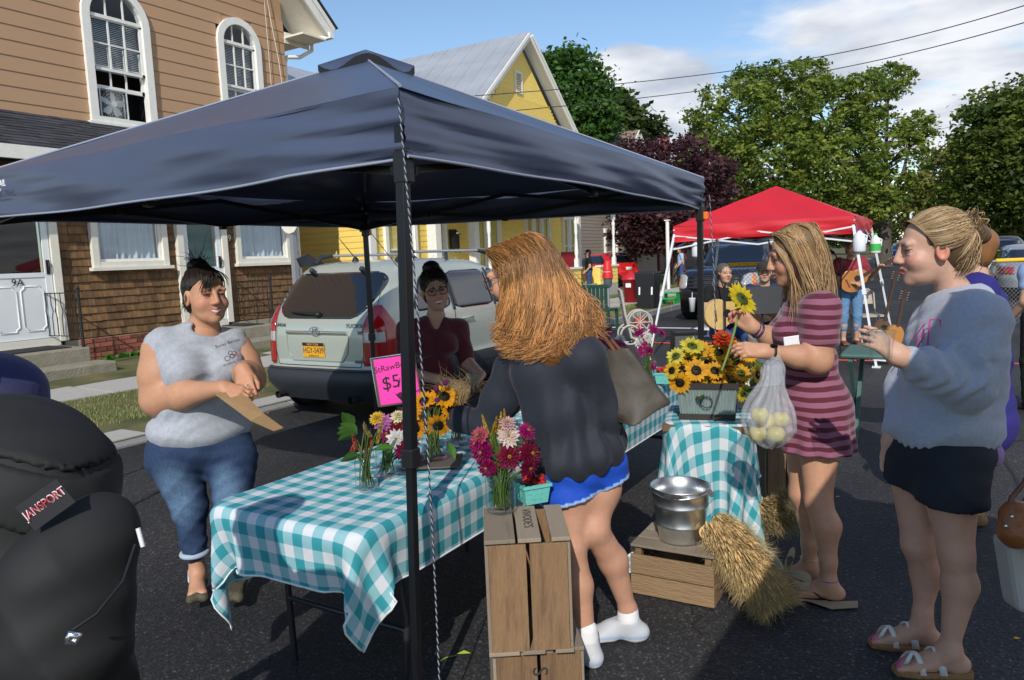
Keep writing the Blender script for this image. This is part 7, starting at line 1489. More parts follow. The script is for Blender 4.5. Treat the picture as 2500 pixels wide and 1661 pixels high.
tree('maple_tree','tall spreading green maple with bare twigs above the red canopy',b,11,[lob(1800,300,45,3.0,2.5,b),lob(1920,250,45,2.6,2.4,b),lob(2030,290,46,3.0,2.6,b),lob(2120,250,46,1.8,2.0,b),lob(1760,400,44,2.4,2.2,b),lob(1880,400,44,3.2,2.6,b),lob(2020,420,45,3.2,2.8,b),lob(2160,400,46,2.4,2.6,b),lob(1840,200,46,1.3,1.0,b),lob(2170,200,47,1.4,1.2,b),lob(1960,190,47,1.5,1.1,b),lob(2230,330,46,1.2,1.4,b),lob(1730,480,44,1.8,1.4,b),lob(2100,490,45,2.4,1.5,b),lob(1950,480,44,2.6,1.5,b)],(.09,.155,.025),52000,.15,.42,(.24,.29,.045),clump=.5,per=36)
b=D(2310,590,60);b=(b.x,b.y,.2)
tree('maple_tree','smaller yellow green tree between the big maple and the dark trees',b,9,[lob(2320,440,60,2.6,3.2,b),lob(2290,500,60,2.4,2.2,b),lob(2350,380,60,1.6,2.0,b)],(.1,.13,.022),9000,.2,.25,(.24,.23,.04))
b=D(2560,560,40);b=(b.x,b.y,.2)
tree('shade_tree','dark green leafy trees overhanging the right side of the street',b,10,[lob(2400,470,42,2.4,2.2,b),lob(2470,380,40,2.8,2.8,b),lob(2440,290,40,2.0,1.8,b),lob(2560,420,40,3.4,3.4,b),lob(2370,540,44,1.8,.9,b),lob(2480,510,42,2.2,1.3,b),lob(2530,270,40,2.4,1.8,b)],(.045,.085,.015),26000,.17,.35,(.17,.21,.035))
b=D(1400,600,40);b=(b.x,b.y,.2)
tree('broadleaf_tree','dense round green tree standing behind the yellow gable',b,10,[lob(1385,215,40,2.2,2.0,b),lob(1350,270,40,1.8,2.0,b),lob(1440,270,40,1.6,1.8,b),lob(1400,320,40,2.2,1.8,b),lob(1350,175,40,1.0,.9,b)],(.035,.095,.018),22000,.16,.3,(.085,.18,.03),clump=.6)
b=G(1655,702,.12);b=(b.x,b.y,.15)
tree('plum_tree','purple leaved plum tree on the verge behind the red canopy',b,7,[lob(1640,430,31.5,1.9,1.7,b),lob(1580,480,31,1.7,1.5,b),lob(1690,500,32,1.6,1.6,b),lob(1560,560,31,1.3,1.0,b),lob(1640,550,31,1.8,1.2,b),lob(1730,440,32,1.2,1.2,b),lob(1550,400,32,1.0,1.1,b),lob(1780,540,33,1.4,1.0,b)],(.035,.015,.02),26000,.11,.2,(.12,.045,.055),clump=.5)
for(px,dep,py,r,lab,c1,c2)in((1870,75,560,3.5,'distant green tree up the street behind the red canopy peak',(.04,.07,.012),(.1,.13,.02)),(2080,85,545,3.6,'distant green tree over the parked orange red hatchback',(.035,.06,.012),(.1,.11,.02)),(2230,110,545,4.5,'farthest tree closing the end of the street',(.05,.07,.015),(.13,.13,.03)),(1500,52,330,2.4,'low leafy tree behind the brown roofed gable',(.03,.06,.012),(.07,.1,.02)),(2440,75,540,4.0,'distant dark tree behind the parked cars on the right',(.022,.038,.01),(.07,.08,.02)),(1740,60,590,2.6,'green hedge tree between the grey house and the pickup',(.04,.07,.012),(.1,.13,.02))):
 b=D(px,590,dep);b=(b.x,b.y,.3);tree('street_tree',lab,b,8,[lob(px,py,dep,r,r*.8,b),lob(px-30*40/dep*2,py-30,dep,r*.8,r*.7,b),lob(px+60*40/dep,py-10,dep,r*.8,r*.7,b),lob(px,py-60,dep,r*.7,r*.6,b)],c1,7000,.26,.25,c2)
C=[];cols=[]
for u in np.arange(60,420,3.2):
 for sgn,v in((1,24+RNG.uniform(0,12)),(-1,-22-RNG.uniform(0,14))):
  n=70;C.append(np.c_[RNG.normal(u,2.2,n),RNG.normal(v,2.2,n),np.abs(RNG.normal(2.5,2.6,n))+rz(u)]);cols.append(np.tile((.04,.06,.015),(n,1))*RNG.uniform(.6,1.6,(n,1)))
for v in np.arange(-30,40,2.5):n=90;C.append(np.c_[RNG.normal(190,5,n),RNG.normal(v,2.2,n),np.abs(RNG.normal(3.5,3.2,n))+.5]);cols.append(np.tile((.045,.07,.02),(n,1))*RNG.uniform(.6,1.6,(n,1)))
o=leaves('far_woods',np.concatenate(C),.55,np.concatenate(cols),None);o['kind']='stuff';tag(o,'far mass of green trees behind the houses along the street','woods')
M('wire',(.02,.02,.022),.6)
def wire(pts,label):
 q=MB();P=[Vector(p)for p in pts];n=24;a,m_,b=P;q.tube([tuple(p)for p in bez2(a,m_,b,n)],.012,4);o=q.build('overhead_wire','wire');tag(o,label,'wire','overhead wires across the street');return o
def bez2(a,b,c,n=12):return[a*(1-t)**2+b*(2*t*(1-t))+c*t*t for t in[i/(n-1)for i in range(n)]]
wire((D(2520,8,16),D(1990,175,26),D(1150,235,22)),'upper black overhead wire crossing the sky to the yellow gable')
wire((D(2520,50,16),D(1990,205,26),D(1240,272,22)),'lower black overhead wire crossing the sky to the yellow gable')
wire((D(2520,270,40),D(2330,305,45),D(2150,350,60)),'thin wire low over the right hand trees')
# flowers, jars, crates and the rest of the stall
leaf_mat('petal')
class VC:
 def __init__(s):s.V=[];s.F=[];s.C=[]
 def add(s,V,F,C):
  b=len(s.V);s.V+=[tuple(v)for v in V];s.F+=[tuple(b+i for i in f)for f in F];s.C+=[tuple(c)for c in C]
 def petal(s,c,d,n,l,w,col,cup=.2,tipc=None):
  d=P3(d);n=P3(n);x=np.cross(d,n);k=np.array(col)*RNG.uniform(.82,1.15);t=k if tipc is None else np.array(tipc)
  s.add([c,c+d*l*.5+x*w/2+n*cup*l*.25,c+d*l+n*cup*l,c+d*l*.5-x*w/2+n*cup*l*.25],[(0,1,2,3)],[k*.75,k,t,k])
 def ring(s,c,n,r,cnt,w,col,cup,r0=.0,tipc=None,ph=0):
  n=P3(n);n/=np.linalg.norm(n);u=np.cross(n,vn(.31,.52,.79));u/=np.linalg.norm(u);v=np.cross(n,u)
  for i in range(cnt):
   a=2*math.pi*i/cnt+RNG.normal(0,.07)+ph;d=u*math.cos(a)+v*math.sin(a);s.petal(P3(c)+d*r0,d,n,(r-r0)*RNG.uniform(.88,1.08),w,col,cup+RNG.normal(0,.07),tipc)
 def disc(s,c,n,r,col,h=.25,m=14):
  n=P3(n);n/=np.linalg.norm(n);u=np.cross(n,vn(.31,.52,.79));u/=np.linalg.norm(u);v=np.cross(n,u);V=[];C=[]
  for k,(q,z)in enumerate(((1,0),(.75,h*.7),(.35,h))):
   for j in range(m):a=2*math.pi*j/m;V.append(P3(c)+(u*math.cos(a)+v*math.sin(a))*r*q+n*r*z);C.append(np.array(col)*(1 if(j+k)%2 else .6))
  s.add(V,[(k*m+j,k*m+(j+1)%m,(k+1)*m+(j+1)%m,(k+1)*m+j)for k in range(2)for j in range(m)]+[(2*m+j,2*m+(j+1)%m,2*m+(j+2)%m,2*m+(j+3)%m)for j in range(0,m-3,3)],C)
 def build(s,name,par,mat='petal'):
  return npmesh(name,s.V,s.F,mat,par,np.array(s.C),False)
def sunflower(par,c,n,r=.06,col=(.80,.36,.008),ctr=(.022,.009,.005),green=False):
 f=VC();f.ring(c,n,r,17,r*.34,col,.12,r*.32);f.ring(P3(c)-P3(n)*.002,n,r*.95,15,r*.34,np.array(col)*.9,-.02,r*.3,ph=.2);f.disc(c,n,r*.4,ctr if not green else(.10,.13,.02));f.ring(P3(c)-P3(n)*.006,n,r*.6,9,r*.3,(.06,.13,.02),-.25);return f.build('sunflower',par)
def zinnia(par,c,n,r,col,ctr=(.5,.28,.02),tip=None):
 f=VC()
 for k,(q,cnt)in enumerate(((1,15),(.8,13),(.58,11),(.36,8))):f.ring(P3(c)+P3(n)*r*.09*k,n,r*q,cnt,r*.42*q+.003,np.array(col)*(1-.06*k),.08+.16*k,0,tip,k*.3)
 f.disc(P3(c)+P3(n)*r*.3,n,r*.15,ctr,.6,8);return f.build('zinnia',par)
def plume(par,c,d,l,col):
 f=VC();d=P3(d);d/=np.linalg.norm(d)
 for i in range(110):
  t=RNG.uniform(0,1);a=RNG.normal(size=3);a-=(a@d)*d;a/=np.linalg.norm(a);f.petal(P3(c)+d*l*t,(a*.6+d)/1.2,np.cross(a,d),.016*(1.3-t),.006,np.array(col)*RNG.uniform(.6,1.4),.1)
 return f.build('celosia_plume',par)
def globe(par,c,r,col):
 q=MB();q.ball(c,r,10);return q.build('globe_flower',M('globe%.2f'%col[0],col,.8,bump=.8,bscale=400),par)
def leafs(par,pts,l,w,col=(.05,.13,.02)):
 for c,d in pts:
  f=VC();d=P3(d);d/=np.linalg.norm(d);n=np.cross(d,vn(.3,-.7,.2));n/=np.linalg.norm(n)
  if n[2]<0:n=-n
  x=np.cross(d,n);c=P3(c);k=np.array(col)*RNG.uniform(.7,1.3);V=[]
  for t,ww in((0,.1),(.25,.8),(.5,1),(.78,.6),(1,.02)):p=c+d*l*t-n*l*.25*t*t;V+=[p-x*w*ww/2+n*w*.12*ww,p,p+x*w*ww/2+n*w*.12*ww]
  f.add(V,[(3*i+j,3*i+j+1,3*i+j+4,3*i+j+3)for i in range(4)for j in(0,1)],[k*(1.2 if j%3==1 else 1)for j in range(15)]);f.build('leaf',par)
def stems(par,base,tops,r=.0022,col=(.09,.16,.03),n=1,spread=.03,name='stems'):
 ps=[];
 for t in tops:
  for k in range(n):b=P3(base)+np.append(RNG.uniform(-spread,spread,2),RNG.uniform(0,.01));m=b*.4+P3(t)*.6;m[:2]=P3(base)[:2]+RNG.normal(0,spread*.35,2);ps.append(bez(b,m,P3(t)+RNG.normal(0,.004,3),8))
 o=strands(name,ps,np.full(len(ps),r),np.tile(col,(len(ps),1))*RNG.uniform(.6,1.5,(len(ps),1)),par,'petal');return o
glass('jar_glass',(.97,.99,.985),.01);M('water',(.8,.85,.8),.05,trans=.0,alpha=.12)
def jar(label,p,r=.042,h=.145,grp='glass jars of flowers'):
 p=Vector(p);T=thing('glass_jar',label,'jar',p,0,grp);q=MB();k=r/.042
 q.lathe([(.0,.004),(r*.8,.003),(r*.97,.012),(r,.03),(r,h*.74),(r*.95,h*.81),(r*.78,h*.87),(r*.76,h*.9),(r*.83,h*.92),(r*.76,h*.94),(r*.83,h*.965),(r*.8,h)],p,26);q.build('jar_wall','jar_glass',T,fixn=False)
 return T
def bouquet(label,p,h,grp='bouquets in glass jars'):return thing('bouquet',label,'flowers',(p[0],p[1],p[2]+.01),0,grp)
TT=TZ+.012;PUR=(.30,.012,.10);MAG=(.34,.01,.13)
def P_(px,py,ref,toward=0.0):
 return P3(D(px,py,DEP(ref)-toward))
p=G(896,1196,TT);jar('glass jar of coral and yellow celosia with big green leaves',p);Bq=bouquet('coral and yellow celosia with dark green leaves in the front left jar',p,.15);tp=[]
for(x,y,c,l)in((905,1050,(.55,.45,.12),.075),(925,1045,(.62,.5,.14),.07),(893,1040,(.55,.45,.2),.06),(918,1070,(.5,.4,.08),.06),(880,1090,(.5,.10,.06),.05),(868,1075,(.52,.12,.08),.05),(900,1085,(.48,.09,.06),.05),(858,1098,(.55,.14,.09),.045),(905,1105,(.5,.1,.08),.04)):q_=P_(x,y,p,RNG.uniform(-.03,.05));tp.append(q_);plume(Bq,q_-vn(0,0,l*.4),vn(RNG.normal(0,.35),RNG.normal(0,.35),1),l,c)
stems(Bq,p+Vector((0,0,.015)),tp,.003,(.12,.17,.04),3,.024)
leafs(Bq,[(P_(872,1060,p),P3(-R0)+vn(0,0,a))for a in(.9,.5,.2,-.1)]+[(P_(862,1045,p),P3(-R0)*.5+vn(0,0,1)),(P_(880,1112,p,.03),P3(-R0)+vn(0,0,-.1)),(P_(915,1100,p,.03),P3(R0)+vn(0,0,.3))],.075,.055)
p=G(946,1163,TT);jar('glass jar of pink white and crimson zinnias',p);Bq=bouquet('pink white and crimson zinnias in the jar by the front pole',p,.15);cam=-P3(F0)+vn(0,0,.45);tp=[]
for(x,y,r,c,o)in((935,1032,.045,(.50,.16,.42),(-.2,0)),(968,1072,.045,(.75,.74,.70),(.1,-.2)),(968,1040,.042,(.20,.008,.03),(0,.4)),(990,1050,.04,MAG,(.4,.2)),(985,1102,.045,(.22,.008,.06),(.3,-.5)),(1000,1082,.045,(.26,.01,.08),(.6,-.2)),(920,1022,.035,(.75,.5,.05),(-.4,.6)),(972,1018,.035,(.78,.72,.45),(.3,.9)),(945,1060,.04,(.25,.01,.07),(-.1,0))):q_=P_(x,y,p,.02+.03*(y>1060));zinnia(Bq,q_,cam+P3(R0)*o[0]+vn(0,0,o[1]),r,c);tp.append(q_)
stems(Bq,p+Vector((0,0,.015)),tp,.0022,(.07,.17,.03),5,.026);leafs(Bq,[(P_(935,1090,p),P3(-R0)+vn(0,0,-.2)),(P_(955,1095,p,.03),vn(0,0,-.3)-P3(F0))],.06,.02)
p=G(1062,1122,TT+.012);q=MB();fm=frame(p+Vector((-.01,0,-.006)),R0,F0);q.box((0,0,0),(.24,.2,.008));o=q.build('serving_board',M('slate',(.10,.085,.075),.7));o.data.transform(fm);tag(o,'dark square board under the sunflower jar','board')
jar('large glass jar of sunflowers beside the front pole',p,.055,.18);Bq=bouquet('sunflowers with purple globe flowers in the large jar by the pole',p,.18);tp=[]
for(x,y,r,o)in((1085,968,.062,(.3,.5)),(1035,978,.055,(-.4,.9)),(1003,1012,.065,(-.9,.0)),(1070,1040,.062,(.2,-.8)),(1015,1045,.055,(-.5,-.5)),(1100,1000,.05,(.8,.1))):q_=P_(x,y,p,.03);sunflower(Bq,q_,cam+P3(R0)*o[0]+vn(0,0,o[1]),r);tp.append(q_)
for(x,y)in((1065,950),(1067,978),(1033,985),(978,965),(1087,935),(985,1000)):q_=P_(x,y,p,.05);globe(Bq,q_,.013,(.16,.01,.11));tp.append(q_)
stems(Bq,p+Vector((0,0,.02)),tp,.0042,(.10,.16,.04),2,.03);leafs(Bq,[(P_(1005,985,p),P3(-R0)+vn(0,0,.8)),(P_(1055,1085,p),vn(0,0,-1)-P3(R0)*.4),(P_(1095,1080,p),vn(0,0,-1)+P3(R0)*.4)],.08,.035)
p=G(1118,1088,TT);jar('glass jar of dried stalks under the reaching sleeve',p,.045,.16);Bq=bouquet('dry straw stalks with wispy heads in a glass jar',p,.16,None);tp=[P_(1118+RNG.normal(0,12),RNG.uniform(950,1000),p)for i in range(34)];stems(Bq,p+Vector((0,0,.015)),tp,.0022,(.34,.22,.09),1,.03)
ps=[bez(P_(1120+RNG.normal(0,10),985,p),P_(1120+RNG.normal(0,40),940,p),P_(1118+RNG.normal(0,38),940+RNG.normal(0,25),p),8)for i in range(160)];strands('wisps',ps,np.full(160,.0007),np.tile((.42,.30,.14),(160,1)),Bq,'petal')
p=G(1238,1052,TT);jar('glass jar of pale green flowers behind the navy pullover',p,.045,.16);Bq=bouquet('pale green and yellow flowers behind the navy pullover',p,.16);tp=[]
for(x,y,c)in((1235,985,(.45,.5,.42)),(1245,1000,(.55,.5,.08)),(1225,1005,(.4,.5,.4))):q_=P_(x,y,p);zinnia(Bq,q_,cam,.035,c);tp.append(q_)
stems(Bq,p,tp,.003,(.08,.15,.03),4)
q=MB();q.bb((3.45,2.1,TT-.006),(3.75,2.32,TT+.02));tag(q.build('folded_bags','kraft'),'folded brown paper bags lying on the further table','paper bags');q=MB();q.bb((3.2,2.1,TT-.006),(3.38,2.28,TT+.03));tag(q.build('red_tin',M('tin_red',(.4,.02,.02),.4)),'small red tin between the jars on the table','tin')
SGN=thing('price_sign','bright pink clipboard sign with strawberry price on a stand','sign',G(985,1060,TT));pc=Vector(P_(968,928,G(1000,1075,TT)));xd=(R0*.97+U0*.10).normalized();fm=frame(pc,xd,U0*.95+R0*-.08)
q=MB();q.box((0,0,-.004),(.215,.245,.006));o=q.build('board',M('board_brown',(.10,.07,.05),.5),SGN,bevel=.004);o.data.transform(fm);q=MB();q.box((.003,.0,0),(.195,.225,.002));o=q.build('paper',M('paper_pink',(.85,.045,.38),.6),SGN);o.data.transform(fm)
q=MB();q.tube([fm@Vector(v)for v in((-.107,-.118,.002),(-.107,.122,.002),(.107,.122,.002))],.004,6);q.build('metal_edge','silver',SGN)
for t,x,y,s in(('StRawBerries',.012,.07,.042),('$5',-.03,-.01,.09),('/qt',.035,-.015,.06),('cantaloupe',.045,-.07,.026)):text_mesh('lettering',t,s,'iron_black',fm@Matrix.Translation((x,y,.0015))@Matrix.Rotation(R(6),4,'Z'),SGN,.0006,.1)
q=MB();q.beam(pc-U0*.1+F0*.02,Vector((pc.x,pc.y,TT-.006))+F0*.03,.02,.008);q.build('stand','iron_black',SGN)
# wooden crates
M('crate_wood',(.30,.18,.09),.8,var=.45,scale=4,stretch=(9,9,1.),col2=(.10,.058,.032),bump=.5,bscale=16,objrand=.25);M('crate_flat',(.33,.21,.11),.8,var=.45,scale=4,stretch=(1,9,9),col2=(.16,.10,.055),bump=.5,bscale=16,objrand=.25);M('crate_grey',(.33,.27,.20),.85,var=.4,scale=5,stretch=(8,1,8),col2=(.19,.15,.11),bump=.25,bscale=30,objrand=.2)
def crate(label,c,yaw,dim,upright=False,mat='crate_wood',text=None,top=True):
 w,d,h=dim;T=thing('wooden_crate',label,'crate',c,yaw,'wooden crates');t=.012;mat=mat if upright else 'crate_flat';J_=lambda:random.uniform(-.002,.002)
 def bd(a,b,nm='slat',m=mat):q=MB();q.bb(a,b);return q.build(nm,m,T,world=False,bevel=.002)
 for sx in(-1,1):
  for sy in(-1,1):x,y=sx*(w/2-.02),sy*(d/2-.025);bd((x-.014,y-.018,.0),(x+.014,y+.018,h-.002),'corner_post')
 if upright:
  g=(w-.012)/2
  for k in(0,1):
   x0=-w/2+k*(g+.012);bd((x0,-d/2-t+J_(),.012),(x0+g,-d/2,h-.004+J_()),'front_slat');bd((x0,d/2,.012),(x0+g,d/2+t,h),'back_slat')
  for sx in(-1,1):
   for k,(a,b)in enumerate(((0,.42),(.55,.97))):bd((sx*w/2,lerp(-d/2,d/2,a),.0),(sx*(w/2+t),lerp(-d/2,d/2,b),h-.003),'side_slat','crate_grey')
  for z in(0,h):
   for k,(a,b)in enumerate(((0,.36),(.39,.66),(.78,1))):
    o=bd((lerp(-w/2-t,w/2+t,a),-d/2-t-.002,z),(lerp(-w/2-t,w/2+t,b),d/2+t,z+.014),'end_board','crate_grey')
 else:
  rows=2;g=(h-.05)/rows
  for k in range(rows):z0=.008+k*(g+.006);bd((-w/2-t,-d/2-t+J_(),z0),(w/2+t,-d/2,z0+g),'front_slat');bd((-w/2-t,d/2,z0),(w/2+t,d/2+t,z0+g),'back_slat');[bd((sx*w/2,-d/2,z0),(sx*(w/2+t),d/2,z0+g*.92),'end_board')for sx in(-1,1)]
  if top:
   for k in range(3):y0=-d/2-t+k*(d+2*t)/3;bd((-w/2-t,y0+.002,h),(w/2+t,y0+(d+2*t)/3-.004,h+.011),'top_slat','crate_grey')
 if text:
  for(tx,x,y,z,rr,s)in text:text_mesh('stencil',tx,s,'stencil_ink',frame(Vector((x,y,z)),*rr),T,.0005,world=False)
 return T
M('stencil_ink',(.035,.03,.026),.9,var=.3,scale=60)
cyaw=-YAW+math.pi/2+R(-68)
YC=YAW-math.pi/2+R(2)
cc=D(1298,1450,2.62);LC=Vector((cc.x,cc.y,0))
crate('lower upright apple crate on the road with stencilled letters',LC+F0*.03+R0*.0,YC+R(3),(.29,.30,.262),True,text=[('S',-.0,-.164,.20,((0,0,-1),(1,0,0)),.075),('A',-.0,-.164,.145,((0,0,-1),(1,0,0)),.075)])
crate('upper upright apple crate carrying flowers and strawberries',LC+Vector((0,0,.278))-R0*.015,YC,(.262,.30,.39),True,text=[('VIVODE\'S',.01,.03,.4045,((0,-1,0),(1,0,0)),.045)])
CT_Z=.278+.404
p=Vector((*D(1224,1252,DEP(LC)-.05).xy,0));p=G(1224,1250,CT_Z);jar('tall glass jar of crimson and cream flowers standing on the crate',p,.055,.175);Bq=bouquet('crimson dahlias cream zinnia and yellow celosia in the jar on the crate',p,.18);tp=[]
for(x,y,r,c,o)in((1240,1065,.047,(.74,.60,.52),(.2,-.1)),(1238,1035,.035,(.66,.42,.40),(.2,.9)),(1243,1115,.055,(.20,.004,.035),(.1,-.2)),(1292,1108,.055,(.19,.005,.04),(.8,-.1)),(1180,1105,.055,(.25,.006,.09),(-.7,-.2)),(1190,1140,.045,(.24,.006,.08),(-.5,-.6)),(1172,1065,.04,(.5,.10,.14),(-.8,.3)),(1285,1055,.04,MAG,(.7,.5)),(1290,1140,.045,(.2,.005,.05),(.6,-.7)),(1165,1085,.04,MAG,(-.9,.1))):q_=P_(x,y,p,.04);zinnia(Bq,q_,cam+P3(R0)*o[0]+vn(0,0,o[1]),r,c);tp.append(q_)
for(x,y,l)in((1195,1070,.10),(1215,1055,.11),(1232,1040,.10),(1205,1040,.09),(1262,1065,.09),(1276,1085,.08),(1190,1045,.08)):q_=P_(x,y,p,.02);plume(Bq,q_-vn(0,0,.03),vn(RNG.normal(0,.25),RNG.normal(0,.25),1),l,(.62,.40,.06));tp.append(q_)
stems(Bq,p+Vector((0,0,.02)),tp,.0026,(.10,.18,.03),4,.034);leafs(Bq,[(P_(1190,1080,p,.04),P3(-R0)*.6+vn(0,0,-.8)),(P_(1275,1080,p,.04),P3(R0)+vn(0,0,.2)),(P_(1270,1110,p,.05),P3(R0)+vn(0,0,.3)),(P_(1215,1090,p,.05),vn(0,0,-1))],.07,.025,(.07,.17,.03))
def carton(label,p,yaw,n=9,s=.105):
 T=thing('berry_carton',label,'carton',p,yaw,'strawberry cartons');q=MB();h=.075;a,b=s*.42,s*.52;t=.003
 for k in range(4):
  r_=Matrix.Rotation(k*math.pi/2,3,'Z');q.add([r_@Vector(v)for v in((-a,-a,0),(a,-a,0),(b,-b,h),(-b,-b,h),(-a,-a+t,0),(a,-a+t,0),(b,-b+t,h),(-b,-b+t,h))],[(0,1,2,3),(4,7,6,5),(3,2,6,7)])
  for x in(-.4,.15):q.bb(*[(r_@Vector(v))for v in((a*x,-a-.006,.02),(a*x+.006,-a-.0075,.045))])
  q.add([r_@Vector(v)for v in((-b-.004,-b-.004,h-.012),(b+.004,-b-.004,h-.012),(b+.004,-b-.004,h),(-b-.004,-b-.004,h))],[(0,1,2,3)])
 q.bb((-a,-a,0),(a,a,.003));q.build('carton_wall',M('carton_teal',(.13,.48,.43),.85,bump=.2,bscale=90),T,world=False)
 M('strawberry',(.42,.012,.012),.3,var=.2,scale=60,bump=.5,bscale=300,spec=.6)
 for i in range(n):
  x,y=(RNG.uniform(-.032,.032),RNG.uniform(-.032,.032));z=.07+.022*(i>4);q=MB();rt=Euler((RNG.uniform(-1,1),RNG.uniform(-1,1),RNG.uniform(0,6))).to_matrix();q.lathe([(0,-.024),(.008,-.018),(.016,-.004),(.018,.006),(.012,.014),(0,.016)],(x,y,z),12,rot=rt);be=q.build('strawberry','strawberry',T,world=False);f=VC();f.ring(vn(x,y,z)+P3(rt@Vector((0,0,.0155))),P3(rt@Vector((0,0,1))),.013,6,.006,(.06,.16,.02),-.2);o=f.build('calyx',None);o.parent=be
 return T
g=G(1300,1222,CT_Z);carton('teal carton of ripe strawberries on the upright crate',g,YC+R(20));carton('teal carton of strawberries on the far end of the further table',G(1620,935,TT),.3)
for(px,py,c)in((1585,850,(.42,.02,.2)),(1500,835,(.45,.03,.25))):
 p=G(px,py+80,TT);nm='nearest the teal carton' if px>1550 else 'behind the leather bag handles';jar('glass jar of magenta flowers at the far table end '+nm,p,.05,.16);Bq=bouquet('magenta and white flowers at the far table end '+nm,p,.16);tp=[]
 for k in range(10):q_=P_(px+RNG.normal(0,24),py+RNG.normal(0,20),p);zinnia(Bq,q_,cam+RNG.normal(0,.5,3),.045,c if k<8 else(.75,.75,.7));tp.append(q_)
 stems(Bq,p,tp,.003,(.08,.15,.03),3)
 # crate with the bucket
a,b=G(1541,1452,0),G(1742,1492,0);xd=(b-a).normalized();yw=math.atan2(xd.y,xd.x);wd=(b-a).length;yd=Vector((-xd.y,xd.x,0));cB=a+xd*wd/2+yd*.17
crate('low weathered crate under the galvanised bucket',(cB.x,cB.y,0),yw,(wd-.02,.30,.235))
BK=thing('metal_bucket','galvanised steel bucket on the low crate','bucket',cB+Vector((0,0,.247)));M('galvanised',(.74,.76,.78),.34,metal=1,var=.12,scale=9)
bc=cB+Vector((0,0,.247))-xd*.0;q=MB();q.lathe([(.0,.006),(.098,.006),(.1,.0),(.104,.0),(.104,.012),(.113,.075),(.118,.08),(.115,.085),(.127,.17),(.131,.175),(.128,.18),(.135,.25),(.141,.253),(.141,.262),(.134,.26),(.128,.20),(.104,.02),(0,.015)],bc,36);q.build('bucket_wall','galvanised',BK)
q=MB();q.tube([bc+Vector(v)for v in[(xd.x*.142*math.cos(a_)-yd.x*.13*math.sin(a_),xd.y*.142*math.cos(a_)-yd.y*.13*math.sin(a_),.255-.025*math.sin(a_))for a_ in np.linspace(0,math.pi,16)]],.0035,6);q.build('bail_handle','galvanised',BK)
for s in(-1,1):q=MB();q.cyl(bc+xd*s*.139+Vector((0,0,.235)),bc+xd*s*.148+Vector((0,0,.24)),.018,n=10);q.build('handle_lug','galvanised',BK)
# planter on its small draped table
a,b=G(1612,1036,.70),G(1838,1043,.70);xd=(b-a).normalized();yw=math.atan2(xd.y,xd.x);yd=Vector((-xd.y,xd.x,0));W3=(b-a).length;D3=.5;c3=a+xd*W3/2+yd*D3/2;c3.z=0
tb=thing('display_table','small draped display table made of stacked crates','table',c3,yw);q=MB();q.bb((-W3/2+.01,-D3/2+.01,.66),(W3/2-.01,D3/2-.01,.695));q.build('table_top','crate_wood',tb,world=False)
for k in range(2):
 for sx in(-1,1):q=MB();q.bb((sx*W3/2*.8-.02,-D3/2*.8,k*.33),(sx*W3/2*.8+.02,D3/2*.8,k*.33+.3));q.build('crate_side','crate_wood',tb,world=False)
P,UVs=drape((W3,D3),(.34,.34,.42,.30),.70,.027,170,(0,-.5,0),9);cloth_obj('tablecloth','teal gingham cloth hanging behind the galvanised bucket under the planter',P,UVs,Matrix.Translation(c3)@Matrix.Rotation(yw,4,'Z'),'gingham tablecloths')
PL=thing('metal_planter','corrugated zinc planter box with dark metal rims','planter',c3+Vector((0,0,.706)),yw);M('zinc',(.36,.44,.42),.45,metal=.6,var=.15,scale=12,stretch=(6,6,.6));M('rim_dark',(.035,.028,.026),.6);pw,pd,ph=.30,.30,.20
q=MB();
for k in range(4):
 r_=Matrix.Rotation(k*math.pi/2,3,'Z');n=96;V=[]
 for i in range(n+1):
  x=-pw/2+pw*i/n;e=.004*math.sin(i*2*math.pi/5)
  for z,sc_ in((0,.9),(ph,1.04)):V.append(r_@Vector((x*sc_,-pd/2*sc_+e,z)))
 q.add(V,[(2*i,2*i+2,2*i+3,2*i+1)for i in range(n)],0,True)
q.build('planter_wall','zinc',PL,world=False);
for z,s in((.0,.92),(ph-.03,1.05)):
 for k in range(4):
  r_=Matrix.Rotation(k*math.pi/2,3,'Z');h_=pw/2*s+.006;q=MB();q.add([r_@Vector(v)for v in((-h_,-h_,z),(h_,-h_,z),(h_*1.01,-h_*1.01,z+.03),(-h_*1.01,-h_*1.01,z+.03),(-h_,-h_+.006,z),(h_,-h_+.006,z),(h_,-h_+.006,z+.03),(-h_,-h_+.006,z+.03))],[(0,1,2,3),(5,4,7,6),(3,2,6,7),(0,4,5,1)]);q.build('metal_rim','rim_dark',PL,world=False)
q=MB();q.tube([(.03*math.cos(a_),-pd/2*1.02-.012,.10+.03*math.sin(a_))for a_ in np.linspace(0,6.28,20)[:-1]],.0032,6,closed=True);q.build('ring_handle','rim_dark',PL,world=False)
pt=c3+Vector((0,0,.706));BQ=thing('bouquet','mixed sunflowers and orange marigolds filling the zinc planter','flowers',pt+Vector((0,0,.1)));tp=[]
